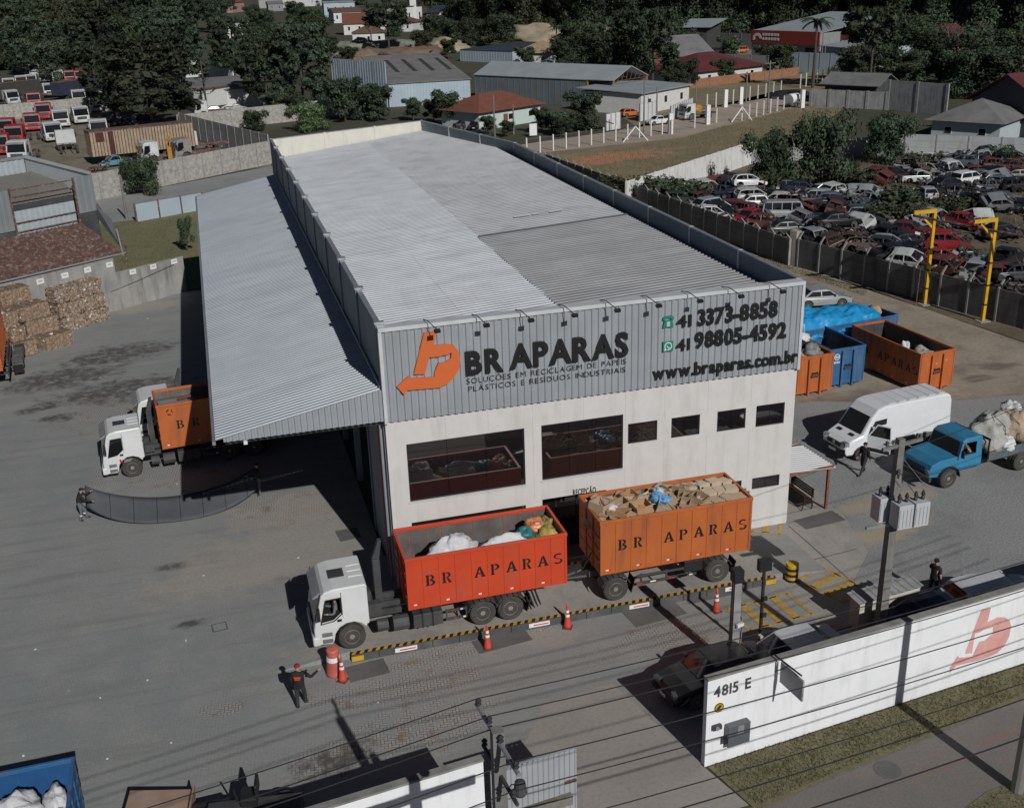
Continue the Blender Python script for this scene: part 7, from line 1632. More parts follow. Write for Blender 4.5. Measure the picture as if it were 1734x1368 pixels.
# grey shed with skylight strips, and its tall side screen
B1 = building('large grey-roofed shed with pale blue-white front wall and four dark roof strips', (31.07,180.07), (47.66,180.66), 26, 4.38, h_blue, fib, 'shed', 3.6, 0, .3, 'shed', 'shed', ribs=26)
L1 = math.dist((31.07,180.07), (47.66,180.66)); H1 = 4.38
for i in range(4):
    x = L1*(.22+.22*i); MB().add([(x, 9, H1+.16+3.6*9.3/26.6), (x+.9, 9, H1+.16+3.6*9.3/26.6), (x+.9, 21, H1+.16+3.6*21.3/26.6), (x, 21, H1+.16+3.6*21.3/26.6)], [(0, 1, 2, 3)]).obj('skylight_strip', mat('dark_strip', (.05, .05, .052), .6), B1)
sc_ = plain_wall('side_screen', 'tall grey-blue sheet wall at the left end of the large grey shed', Vector((*(22.45,197.35), 0)), Vector((*(30.75,180.26), 0)), 8.59, .2, h_blue, 'wall')
Ls = math.dist((22.45,197.35), (30.75,180.26)); Hs = 8.59
for i in range(22): MB().box(Ls*i/22, Ls*i/22+.12, -.15, -.101, 0, Hs-.1).obj('wall_rib', h_grey if i % 7 == 3 else h_blue, sc_)
# blue rusting shed, open at the right end
B2 = building('long blue rust-streaked sheet shed with an open truss end', (49.42,183.28), (64.96,159.82), 11, 5.13, rust_blue, fib_l, 'gable', 2.0, 0, .2, 'shed', 'shed', ribs=19)
L2 = math.dist((49.42,183.28), (64.96,159.82)); H2 = 5.13
or_steel = mat('orange_steel', (.40, .20, .04), .6, var=.2)
for y in (0.1, 10.9): MB().box(L2+6.0, L2+6.25, y-.12, y+.12, 0, H2).obj('post', or_steel, B2)
MB().box(L2+.15, L2+.4, -.1, .15, 0, H2).obj('post', or_steel, B2)
o = MB().prism([(-.2, H2-.15), (5.5, H2+2.0), (11.2, H2-.15), (11.2, H2-.03), (5.5, H2+2.13), (-.2, H2-.03)], 'x', L2+.22, L2+6.4); o.obj('roof', fib_l, B2)
tr_ = MB()
for x in (L2+6.1, L2+3.2):
    tr_.path([(x, 0, H2-.3), (x, 5.5, H2+1.85), (x, 11, H2-.3), (x, 0, H2-.3)], .07, 4)
    for k in range(8): tr_.tube((x, 1.375*k, H2-.3), (x, 1.375*k+.69, H2-.3+(1.95*(1-abs(1.375*k+.69-5.5)/5.5))), .045, n=4)
tr_.obj('truss', mat('rust_truss', (.13, .06, .035), .7), B2)
MB().box(L2+.5, L2+6, 10.8, 10.9, 0, H2-.5).obj('end_wall', h_grey, B2)
building('house with a red-orange hip roof and mint walls', (38.55,137.62), (51.28,144.97), 9, 2.9, h_mint, tile_r, 'hip', 2.4, 3, .8, door=True)
building('white office with a grey low roof beside the blue shed', (69.44,143.89), (82.91,153.43), 13, 3.6, h_white, fib_l, 'shed', .5, 3, .6, 'office', 'office')
building('dark-roofed pale hall behind the blue shed', (71.52,289.94), (82.18,271.05), 24, 3.20, h_blue, solar, 'shed', .8, 0, .1, 'hall', 'hall', ribs=20)
building('house with a tan hip roof behind the blue shed', (80.85,262.21), (89.10,255.93), 12, 3.4, h_white, tile_t, 'hip', 3.0, 2, .8)
building('low white hall with grey roof beyond the truck yard', (-6.01,192.98), (8.35,196.02), 16, 3.8, h_white, fib, 'shed', 1.2, 0, .4, 'hall', 'hall')
building('gabled house between the araucarias, left part', (4.66,267.53), (12.61,272.06), 12, 4.0, h_white, fib, 'gableend', 2.4, 1, .8)
building('gabled house half hidden by the left araucarias', (-7.30,281.90), (-2.60,282.78), 12, 3.6, h_white, fib, 'gableend', 2.0, 1, .8)
for i, (a, b, D, H, w_, r_, k, rh, wn, lab) in enumerate((
    ((55.55,402.07), (67.60,399.91), 14, 4, h_white, tile_b, 'hip', 3, 3, 'low house with a brown hip roof nearest the heaps'), ((62.67,479.97), (76.57,477.89), 16, 5, h_white, tile_r, 'gable', 4, 3, 'house with a wide red-brown gable roof above the brown hip roof'),
    ((76.41,624.14), (92.13,624.69), 18, 6, h_white, tile_b, 'gable', 2, 4, 'long white house with a thin brown roof at the top'), ((84.01,733.59), (104.29,732.17), 30, 9, h_blue, fib_l, 'shed', .5, 4, 'pale blue flat hall at the top left of the houses'),
    ((99.82,523.15), (108.72,528.80), 18, 10, h_white, solar, 'shed', 1.5, 3, 'white modern house with a tall tower and dark roof'), ((116.15,554.44), (121.62,547.59), 16, 6, h_white, solar, 'gable', 3, 2, 'white annex with dark gable right of the modern house'),
    ((81.43,492.48), (95.18,484.16), 14, 4, h_white, tile_b, 'hip', 3, 3, 'brown-roofed house below the white modern house'), ((102.85,449.80), (107.70,444.61), 14, 4, h_white, tile_b, 'hip', 2.5, 1, 'small house at the edge of the wood'), ((83.02,1044.88), (122.45,1081.25), 30, 8, h_white, fib, 'gableend', 3, 2, 'white gabled hall at the top edge'),
    ((33.66,946.28), (44.48,969.99), 14, 8, mat('pink_wall', (.42, .25, .22), .8), tile_r, 'gable', 3, 2, 'pink and white house among the far trees'), ((11.38,484.72), (20.99,486.61), 14, 7, h_white, fib, 'shed', 1, 2, 'white house glimpsed between the araucarias'), ((62.11,939.97), (74.25,940.48), 14, 6, h_grey, fib, 'gable', 2, 2, 'grey house at the top among trees'))):
    building(lab, a, b, D, H, w_, r_, k, rh, wn, .6)
tw = (103.75,526.53); tag(MB().box(-1.6, 1.6, -1, 1, 0, 15).obj('chimney_tower', h_white, None, (*tw, 0)), 'white slab tower rising from the modern house', 'tower')
# heaps of earth and sand beyond the sheds
for i, (px, w_, h_, m) in enumerate((((49.71,344.43), 22, 6, 'g'), ((57.75,344.52), 16, 5, 'g'), ((48.81,319.54), 12, 4, 'r'), ((62.02,324.23), 18, 4, 'r'), ((79.14,343.98), 14, 5, 's'), ((123.20,384.31), 26, 7, 's'), ((150.69,376.79), 22, 7, 's'), ((41.97,331.23), 14, 4, 'g'))):
    mm = {'g': mat('grey_heap', (.20, .205, .18), .95, var=.3, scale=.3), 'r': mat('red_heap', (.17, .12, .09), .95, var=.3, scale=.3), 's': mat('sand_heap', (.36, .30, .215), .95, var=.2, scale=.3)}[m]
    tag(MB().blob((0, 0, 0), (w_, w_*.5, h_*.7), 70+i, .45, 30, 12, fr=2.2).obj('earth_heap', mm, None, (*px, 0), .3*i, smooth=True), ['large grey earth heap left of the umbrella araucaria', 'grey earth heap behind the umbrella araucaria', 'small reddish heap in front of the grey heaps', 'reddish heap right of the umbrella araucaria', 'sand heap at the left end of the dark-roofed hall', 'long pale sand heap behind the dark-roofed hall', 'pale sand heap in the gap of the wood', 'grey heap at the left end of the heaps'][i], 'heap', 'earth and sand heaps')
# red fascia hall
RB0, RB1 = (139.81,238.44), (147.06,216.23)
RBL = math.dist(RB0, RB1); RBH = 7.54
RBt = building('grey hall with a red fascia, white lettering and four dark windows', RB0, RB1, 30, RBH, h_grey, fib_l, 'shed', 3.5, 0, .2, 'hall', 'hall')
MB().box(-.2, RBL*1.0, -.35, -.01, RBH*.62, RBH+.3).obj('fascia', red_f, RBt)
for i, x in enumerate((.07, .27, .58, .80)): MB().box(RBL*x, RBL*(x+.12), -.06, -.005, RBH*.30, RBH*.52).obj('window', glass, RBt)
rg_ = random.Random(3)
for row, z in ((0, RBH*.86), (1, RBH*.72)):
    x = RBL*.17
    while x < RBL*.42: wq = rg_.uniform(.5, 1.0); MB().box(x, x+wq, -.40, -.351, z, z+RBH*.085).obj('lettering_block', sign_white, RBt); x += wq+.3
em = MB()
for p in ringseg(RBL*.09, RBH*.76, 1.6, 1.4, .8, .7, 0, 200, 8): em.prism(p, 'y', -.40, -.351)
em.obj('emblem', sign_white, RBt)
building('pale blue side hall with an orange-banded roof right of the red fascia', (145.50,213.02), (146.11,200.08), 24, RBH*.62, h_blue, fib_l, 'shed', 3.0, 0, .2, 'hall', 'hall'); tag(MB().box(0, math.dist((148.89,219.34), (151.38,208.55)), -.2, .2, RBH*.72, RBH*.98).obj('orange_fascia', mat('orange_band', (.36, .10, .05), .7), None, (*(152.68,225.78), 0), along((148.89,219.34), (151.38,208.55))), 'orange fascia band above the pale blue side hall', 'fascia')
building('open-fronted shed beside the wood at the end of the yard', (134.24,273.21), (140.53,267.91), 16, 7.5, mat('shed_dark', (.05, .05, .05), .9), fib_l, 'shed', 1.5, 0, 1.5, 'shed', 'shed')
building('house with a wide maroon hip roof behind the brick garden wall', (99.73,185.57), (119.17,193.43), 16, 2.8, h_white, tile_m, 'hip', 3.2, 3, .9)
building('house with a dark gable behind the maroon roof', (109.97,218.62), (119.33,219.91), 16, 4, h_grey, fib, 'gable', 4, 1, .8)
building('brown-roofed house at the right of the tall araucaria', (97.32,203.44), (103.62,204.31), 14, 3, h_white, tile_b, 'hip', 3, 1, .8)
building('white shed roof far right behind the leafless trees', (175.01,194.78), (187.64,195.89), 16, 3, h_white, tile_t, 'hip', 4, 1, .8)
building('long red roof behind the leafless trees', (186.78,228.95), (200.51,228.55), 16, 4, h_white, tile_m, 'gable', 3, 2, .8)
building('small white shed at the right edge behind the dark tree', (161.99,166.76), (167.44,166.25), 10, 3, h_white, fib, 'shed', .8, 1, .4, 'shed', 'shed')
# kiosk by the lane with its panel wall
bay_wall('boundary_wall', 'grey panel wall with broad posts below the grey kiosk roof', (100.82,140.49), (108.58,128.77), 3.0, 3.4, grey_conc, lite_post, 1, post=(.5, .3))
bay_wall('boundary_wall', 'taller grey panel wall right of the kiosk in tree shadow', (108.75,128.67), (112.55,118.06), 5.0, 5.5, grey_conc, lite_post, 2, post=(.5, .3))
kb = building('small kiosk with a grey sheet roof behind the panel wall', (104.71,142.42), (109.90,134.00), 7, 3.6, dark_wall, fib, 'gable', 1.6, 0, .8, 'kiosk', 'kiosk')
# grey house at the right
building('grey house with a hip roof below the red gable', (94.21,96.20), (99.41,88.43), 11, 2.9, mat('grey_blue_wall', (.42, .47, .49), .8, var=.05), fib, 'hip', 2.6, 2, .9)
building('dark grey house with a brown-red gable roof at the right edge', (104.63,101.58), (107.72,90.33), 12, 4.6, mat('slate_wall', (.075, .08, .09), .85, var=.1), tile_m, 'gableend', 3.8, 1, .9)
for i, p in enumerate(((101.83,93.13), (103.43,93.68))):
    t = thing('satellite_dish', ['left pale satellite dish on the hip roof', 'right pale satellite dish on the hip roof'][i], 'satellite dish', (*p, 3.4)); MB().lathe([(.1, 0), (.45, .12), (.6, .3)], n=12).obj('dish', metal_gal, t); MB().tube((0, 0, -.6), (0, 0, .1), .05).obj('mast', metal_gal, t)
t = thing('satellite_dish', 'white satellite dishes at the corner of the orange-roofed house', 'satellite dish', (*(39.92,151.39), 3.6)); MB().lathe([(.1, 0), (.6, .15), (.8, .4)], n=12).obj('dish', sign_white, t); MB().tube((0, 0, -3.6), (0, 0, .1), .05).obj('mast', metal_gal, t)
bay_wall('boundary_wall', 'low orange brick wall along the dry field below the maroon roof', (95.63,180.84), (128.67,193.79), 1.8, 6, mat('orange_brick', (.28, .135, .075), .85, var=.25, scale=2), mat('orange_brick_post', (.25, .12, .07), .85), 1)
bay_wall('sheet_fence', 'pale blue sheet fence in front of the red fascia hall', (131.29,203.10), (140.13,185.65), 4.5, 3.0, h_blue, metal_gal, 1, cat='fence')
bay_wall('boundary_wall', 'grey wall left of the red fascia hall', (153.53,295.91), (160.00,276.29), 4.5, 5, h_grey, lite_post, 1)
bay_wall('boundary_wall', 'grey panel wall below the maroon house to the red hall', (122.01,222.13), (128.88,208.79), 3.5, 5, h_grey, lite_post, 1)
bay_wall('sheet_fence', 'white sheet gate leaf beside the dark conifer', (56.86,127.63), (59.86,129.14), 2.6, 1.2, h_white, metal_gal, 1, cat='gate')
bay_wall('sheet_fence', 'white sheet gate leaf behind the white pickup', (65.94,135.80), (70.11,138.82), 2.8, 1.2, h_white, metal_gal, 1, cat='gate')
bay_wall('sheet_fence', 'white sheet gate leaf behind the parked flatbed truck', (70.74,133.97), (78.96,143.23), 2.4, 1.2, h_white, metal_gal, 1, cat='gate')
# fences of white posts along the lane
def post_line(label, P, Q, n, h, m=sign_white, wd=.16, wire_n=3):
    P, Q = Vector((*P, 0)), Vector((*Q, 0)); d = Q-P; t = thing('post_fence', label, 'fence', P, math.atan2(d.y, d.x)); L = d.length
    me = MB().box(-wd/2, wd/2, -wd/2, wd/2, 0, h).mesh('post', [m])
    for i in range(n): link('post', me, t, (L*i/(n-1), 0, 0))
    for k in range(wire_n): MB().tube((0, 0, h*(.3+.3*k)), (L, 0, h*(.3+.3*k)), .012, n=3).obj('fence_wire', metal_gal, t)
    return t
post_line('white post fence along the near side of the lane', (38.46,110.17), (63.14,119.70), 12, 2.3)
post_line('white post fence with braces before the lane bend', (64.41,119.01), (76.41,128.19), 3, 2.3)
post_line('white post fence at the near side of the lane, right part', (80.99,128.17), (94.25,138.22), 7, 2.4)
post_line('thin post fence along the far side of the lane', (83.06,145.86), (105.92,160.56), 10, 2.6)
post_line('thin post fence beyond the lane up to the hall', (114.66,168.36), (132.77,183.92), 8, 2.8)
gpm = [((87.05,146.62), 'thick white gate post on the far side, left one'), ((91.50,149.33), 'thick white gate post on the far side, right one'), ((74.21,126.90), 'thick white gate post on the near side of the lane'), ((64.51,119.69), 'thick white gate post at the left beside the pickup'), ((98.25,138.90), 'thick white gate post beside the kiosk wall')]
for p, lab in gpm: tag(MB().box(-.32, .32, -.32, .32, 0, 3.1).obj('gate_post', sign_white, None, (*p, 0)), lab, 'gate post', 'white gate posts by the lane')
br2 = thing('post_brace', 'white inclined brace posts at the fence corner left of the lane', 'brace', (56.71,114.66)); MB().path([(-2, 0, 0), (0, 0, 2.2), (2, 0, 0)], .1, 5).obj('brace', sign_white, br2)
br2 = thing('post_brace', 'white inclined brace posts at the fence corner right of the lane', 'brace', (80.65,127.50)); MB().path([(-2, -.3, 0), (0, 0, 2.3), (2, .3, 0)], .1, 5).obj('brace', sign_white, br2)
for i, (a, top) in enumerate((((91.07,138.10), 8.46), ((59.43,118.07), 8.24), ((38.52,127.78), 6.50), ((42.46,130.84), 4.56), ((86.48,158.05), 3.92), ((93.20,150.52), 5.61), ((71.87,142.48), 4.70), ((62.56,400.06), 14.96), ((126.51,195.33), 6.24), ((191.66,216.83), 6.34), ((-66.96,386.67), 6.98), ((-63.59,384.05), 6.38), ((-47.60,310.09), 3.25), ((-14.49,86.35), 4.65), ((141.15,203.75), 5.43), ((140.60,204.16), 8.52))):
    labs = ['tall grey pole in the middle of the lane', 'wooden pole at the fence beside the white pickup', 'dark pole in front of the orange-roofed house', 'thin post right of the pole at the orange-roofed house', 'pole at the left side of the dry field', 'pole behind the thin post fence', 'pole beside the office corner', 'pole above the far brown roofs', 'pole beside the blue sheet fence', 'pole at the upper right beyond the wood edge', 'leaning grey post at the far left edge', 'second grey post at the far left edge', 'short post behind the parked white trucks', 'thin pole on the strip behind the lawn', 'pole in front of the pale blue hall', 'tall thin mast in front of the red fascia hall']
    t = pole(labs[i], a[0], a[1], top, .15, .10)
    if i in (0, 1, 7, 9): MB().box(-1, 1, -.06, .06, top-.5, top-.38).obj('crossarm', pole_conc, t)
# low weedy roof and junk beside the orange house, small signboard
tag(MB().box(-.6, .6, -.05, .05, .2, 2.0).obj('notice_board', sign_white, None, (*(44.47,126.78), 0)), 'small white notice board at the garden corner', 'sign')
# vehicles beyond
car('white pickup by the gate on the lane', 'pickup', 'white', (67.14,130.57), R(190)); car('orange hatchback inside the white gate', 'hatch', 'orange', (66.90,142.52), R(10)); car('dark car parked behind the white gate leaf', 'sedan', 'dark', (37.29,141.35), R(10)); car('dark estate car in the shade of the mint house', 'wagon', 'black', (38.71,139.73), R(60))
# ================================================================ SHEDS AT THE LEFT EDGE
SD = thing('open_shed', 'grey sheet shed with a big opening and olive roof at the left edge', 'shed', (0, 0, 0), wa)
SD.location = (*wl(0, 0), 0)
sg = mat('shed_grey_sheet', (.20, .22, .23), .6, var=.12, scale=.5); ol = mat('olive_roof', (.135, .13, .115), .8, var=.15, scale=.4); pale_in = mat('pale_inner_sheet', (.36, .41, .44), .6, var=.1)
def ribw(x0, x1, y, z0, z1, m, nm='sheet_wall', n=None):
    return MB().corr((x0, y, z0), (x1-x0, 0, 0), (0, 0, z1-z0), n or max(2, int((x1-x0)/.45)), .04, up=(0, -1, 0), duty=.5).obj(nm, m, SD)
ribw(-8, 12.9, 5.35, 6.6, 9.7, sg); ribw(18.3, 20.0, 5.35, 6.9, 9.8, sg)
MB().box(-8, 12.9, 5.4, 5.5, 4.4, 6.59).box(18.3, 20.0, 5.4, 5.5, 4.4, 6.89).obj('dark_base', dark_wall, SD)
ribw(12.9, 18.3, 5.75, 5.2, 7.95, pale_in); MB().box(12.9, 18.3, 5.79, 5.9, 0, 8.4).obj('dark_base', dark_wall, SD)
MB().box(12.9, 18.3, 5.6, 5.7, 7.0, 7.08).obj('rail', rust, SD); MB().box(12.9, 18.3, 5.6, 5.7, 6.3, 6.38).obj('rail', rust, SD)
for x in (12.9, 18.25): MB().box(x-.06, x+.06, 5.2, 5.34, 4.6, 9.8).obj('frame_post', rust, SD)
for z in (9.0, 9.6): MB().box(12.97, 18.18, 5.24, 5.32, z, z+.08).obj('frame_beam', rust, SD)
MB().corr((-8, 5.75, 8.42), (26.4, 0, 0), (0, 2.5, 1.9), 60, .04, up=(0, -.6, .8)).obj('olive_roof', ol, SD)
ribw(-8, 16.2, 8.4, 10.2, 11.4, pale_in, 'back_sheet'); MB().box(-8, 16.4, 8.3, 8.7, 11.4, 11.6).obj('back_flashing', metal_gal, SD)
MB().path([(16.3, 8.5, 11.45), (20.0, 5.5, 9.8)], .22, 4).obj('side_flashing', sg, SD)
MB().add([(16.3, 8.45, 8), (20.0, 5.5, 8), (20.0, 5.5, 9.7), (16.3, 8.45, 11.3)], [(0, 1, 2, 3)]).obj('side_sheet', sg, SD)
MB().box(19.9, 20.0, 5.51, 14, 4, 9.6).obj('side_wall', sg, SD)
RR = thing('rusty_roof_shed', 'lean-to with a rusty ribbed roof behind the bales', 'shed', (*wl(0, 0), 0), wa)
MB().corr((-8, -.15, 4.36), (26.3, 0, 0), (0, 5.4, 1.85), 84, .05, up=(0, -.3, .95), duty=.5).obj('roof', rust, RR)
MB().add([(18.4, -.1, 4.5), (19.9, 5.3, 6.2), (19.9, 5.3, 7.3), (19.4, 2.5, 6.6)], [(0, 1, 2, 3)]).obj('side_sheet', sg, RR)
MB().path([(18.5, -.1, 3.2), (18.7, 0, 4.7), (20, 5.3, 7.4)], .08, 5).obj('edge_beam', rust, RR); MB().tube((18.2, -.3, 4.2), (18.9, 1.2, 6.0), .07).obj('gutter_pipe', metal_gal, RR)
MB().path([(-8, -.22, 4.38), (18.5, -.22, 4.38)], .07, 6).obj('gutter', metal_gal, RR)
pf = bay_wall('sheet_fence', 'pale grey-blue sheet fence across the far end of the weedy lawn', (-13.38,84.54), (-6.26,88.58), 1.9, 3.2, h_blue, rust, 1, cat='fence')
# ================================================================ TRUCK YARD
TY = [('white', (-31.52,137.59), -100, 'white tractor unit with bare chassis, third row left'), ('redp', (-37.66,170.70), -95, 'red tall cab at the left picture edge'), ('redp', (-34.26,177.32), -85, 'red cab with dark windshield next to the left edge one'), ('redp', (-34.24,195.34), -88, 'bright red cab highest of the red ones'), ('white', (-29.82,180.26), -80, 'grey-white cab with broken front in the middle of the yard'), ('white', (-26.73,184.17), -75, 'white cab with its roof torn open'), ('white', (-26.03,147.52), 100, 'white tractor unit seen from behind with its bare frame'), ('redp', (-35.59,147.74), -90, 'small red cab low at the left edge'),
      ('white', (-12.70,126.51), 195, 'white cab shell by the mottled wall'), ('grey', (-8.27,127.79), 200, 'grey-white cab beside the yellow crane'), ('white', (-7.12,135.85), 190, 'white cab behind the grey cab and crane'), ('white', (-50.14,267.90), -80, 'white van-like cab at the far left'), ('white', (-48.11,275.16), -80, 'pale cab second from the far left'), ('white', (-45.93,277.28), -85, 'white cab third from the far left'), ('white', (-44.53,291.39), -80, 'white cab fourth in the far row'), ('white', (-40.50,288.65), -85, 'white box cab in the far row under the trees'), ('white', (-38.33,244.66), -75, 'white cab in front of the dark trailers'), ('redp', (-35.83,243.09), 10, 'crimson cab beside the dark trailer'), ('redp', (-37.30,286.48), -85, 'red cab in the far row'), ('redp', (-34.60,284.65), -80, 'orange-red cab at the end of the far row'), ('white', (-32.26,279.22), -80, 'white cab at the end of the far row'), ('white', (-25.18,204.20), -80, 'white wrecked cab beside the araucaria trunk'), ('white', (-4.51,181.47), 185, 'white lorry cab before the white hall'), ('redp', (-34.77,159.11), -95, 'crimson cab between the left edge and the tractor units'), ('white', (-29.36,160.00), -70, 'dusty white cab nearest the middle tractor unit'), ('white', (-21.85,159.88), -85, 'white cab left of the beige trailer'), ('white', (-44.91,230.61), -60, 'white cab in front of the dark trailer at the far left'), ('redp', (-39.04,221.96), -85, 'red cab in front of the dark trailer'), ('white', (-29.97,221.58), -80, 'white cab below the dark blue trailer'), ('white', (-24.27,218.14), -75, 'white cab under the left araucaria'), ('white', (-40.02,309.16), -80, 'white cab behind the far row'), ('white', (-50.07,320.78), -85, 'pale cab behind the far row at the left'), ('redp', (-30.86,292.09), -85, 'red cab behind the far row under the trees')]
redp = mat('truck_red', (.40, .025, .022), .4, var=.12, dirt=(.25, .07, .05), dirt_amt=.4, world=False); oldw = mat('old_truck_white', (.55, .57, .57), .5, var=.15, dirt=(.28, .26, .24), dirt_amt=.5, world=False)
for col, p, a, lab in TY:
    t = thing('truck_cab', 'parked '+lab, 'truck', p, R(a), 'old trucks in the yard at the upper left'); t.scale = (1.2,)*3
    add_cab(t, {'white': oldw, 'redp': redp, 'grey': rim_m}[col], hatch=False)
    f = MB()
    for s in (-1, 1): f.box(-4.6, .9, s*.43-.06, s*.43+.06, .75, 1.0)
    f.obj('chassis', rust, t)
    for x in (0, -3.6):
        for s in (-1, 1): add_wheel(t, x, s*1.0, .52, .3, s)
def box_trailer(label, P, Q, W, z0, H, m, ribs=0, ribm=None):
    d = Vector((Q[0]-P[0], Q[1]-P[1], 0)); L = d.length; t = thing('box_trailer', label, 'trailer', P, math.atan2(d.y, d.x))
    MB().box(0, L, 0, W, z0, z0+H).obj('body', m, t)
    for i in range(ribs+1): MB().box(L*i/max(1, ribs)-.06, L*i/max(1, ribs)+.06, -.06, -.001, z0, z0+H).obj('rib', ribm or m, t)
    MB().box(-.05, L+.05, -.08, W+.05, z0+H+.001, z0+H+.12).obj('top_rail', rust, t)
    for x in (L*.70, L*.78, L*.86):
        for y in (.25, W-.25): add_wheel(t, x, y, .5, .3, -1 if y < 1 else 1)
    MB().box(L*.12, L*.16, .3, W-.3, 0, z0).obj('support_leg', chassis_m, t)
    return t
beige = mat('beige_ply', (.36, .285, .195), .8, var=.22, scale=1.5, dirt=(.22, .16, .10), dirt_amt=.5, streak=True)
bt_ = box_trailer('long beige panelled trailer body with brown patches in the truck yard', (-20.68,128.19), (-6.46,132.96), 2.8, 1.3, 3.4, beige, 34, rust)
Lb = math.dist((-20.68,128.19), (-6.46,132.96))
brn = mat('brown_ply', (.075, .022, .018), .8)
for a, b, z in ((.05, .13, 3.3), (.17, .22, 1.5)): MB().box(Lb*a, Lb*b, -.075, -.062, z if z > 2 else 1.4, 4.6).obj('patch_panel', brn, bt_)
box_trailer('dark tarpaulin trailer at the left end of the far wall', (-52.49,232.56), (-40.14,245.79), 2.6, 1.2, 2.8, mat('dark_tarp_side', (.055, .05, .05), .8)); box_trailer('dark blue tarpaulin trailer behind the red crane cab', (-34.59,232.36), (-24.29,246.43), 2.6, 1.2, 2.8, mat('navy_tarp', (.03, .04, .065), .7)); box_trailer('white box trailer in front of the white hall', (-4.35,189.80), (3.17,196.74), 2.6, 1.0, 3.2, h_white)
car('old blue bonneted truck wreck before the beige trailer', 'pickup', 'skyblue', (-17.67,126.93), R(200), 0, 2); car('dark blue car among the wrecks under the araucaria', 'sedan', 'navy', (-18.15,175.92), R(20), 0, 1); car('dark pickup wreck under the broad araucaria', 'pickup', 'navy', (-15.27,184.09), R(10), 0, 1); car('white car front behind the beige trailer', 'hatch', 'oldwhite', (-23.20,175.03), R(190)); car('beige van shell beside the torn cab', 'bus', 'beige', (-22.18,184.16), R(-90)); car('dark car before the white trailer', 'sedan', 'dark', (-2.06,188.12), R(5)); car('pale pickup before the white trailer', 'pickup', 'lightgrey', (1.95,189.11), R(5)); car('white car shell lying by the mottled wall', 'hatch', 'white', (-2.25,123.63), R(10), 0, 1, False); car('red car hood by the mottled wall', 'hatch', 'rustred', (-19.05,118.35), R(10), 0, 1, False); car('distant grey car on the track at the far left', 'wagon', 'grey', (-57.10,341.75), R(0))
cr_y = thing('crane_arm', 'yellow-orange folded crane between the cabs by the wall', 'crane', (-10.08,126.36)); MB().box(-.3, .3, -.3, .3, 0, 2.2).obj('base', or_steel, cr_y); MB().path([(0, 0, 2), (.5, 0, 4.0), (-.4, 0, 3.0), (.2, 0, 1.2)], .12, 5).obj('boom', or_steel, cr_y)
car('rusty flat chassis with planks by the right wall of the truck yard', 'pickup', 'brown', (-4.08,131.82), R(15), 0, 1)
# distant yellow machines before the red hall
for i, (p, c) in enumerate((((143.09,265.76), 'dark'), ((146.43,262.94), 'beige'), ((150.54,265.45), 'orange'))): car(['dark lorry cab in the yard left of the red hall', 'yellowish machine in the yard left of the red hall', 'orange machine closest to the red hall'][i], 'bus', c, p, R(10))
for i, (p, c, k) in enumerate((((169.51,222.18), 'white', 'bus'), ((186.90,234.46), 'white', 'suv'), ((167.10,212.04), 'lightgrey', 'bus'), ((196.32,241.11), 'white', 'suv'), ((151.38,208.55), 'white', 'suv'))): car(['white van among the trees right of the hall', 'white car under the leafless tree', 'grey van in front of the white van right of the hall', 'white car further right under the leafless tree', 'white car at the corner of the pale blue hall'][i], k, c, p, R(20*i))
FT = thing('flatbed_truck', 'small grey-white flatbed truck with a yellow hump by the white gate leaf', 'truck', (73.94,133.92), R(190)); add_cab(FT, oldw, hatch=False); MB().box(-5.2, -.8, -1.1, 1.1, .8, 1.0).obj('bed', chassis_m, FT); MB().blob((-1.8, 0, 1.5), (1.0, .8, .9), 3, .2).obj('yellow_hump', or_steel, FT)
for x in (0, -3.6):
    for s in (-1, 1): add_wheel(FT, x, s*1.0, .5, .3, s)
MT = thing('mixer_trailer', 'white drum trailer beside the kiosk gate post', 'trailer', (97.28,140.51), R(20)); MB().tube((-1, 0, 1.4), (1.2, 0, 1.8), 1.0, .6, 12).obj('drum', sign_white, MT); MB().box(-1.4, 1.4, -.5, .5, .5, .7).obj('frame', chassis_m, MT)
for s in (-1, 1): add_wheel(MT, 0, s*.8, .45, .25, s)
tag(MB().blob((0, 0, 0), (5, 3, 1.2), 12, .5, 20, 8).obj('asphalt_heap', black, None, (*(105.07,154.86), 0)), 'black heap of asphalt beside the lane end', 'heap')
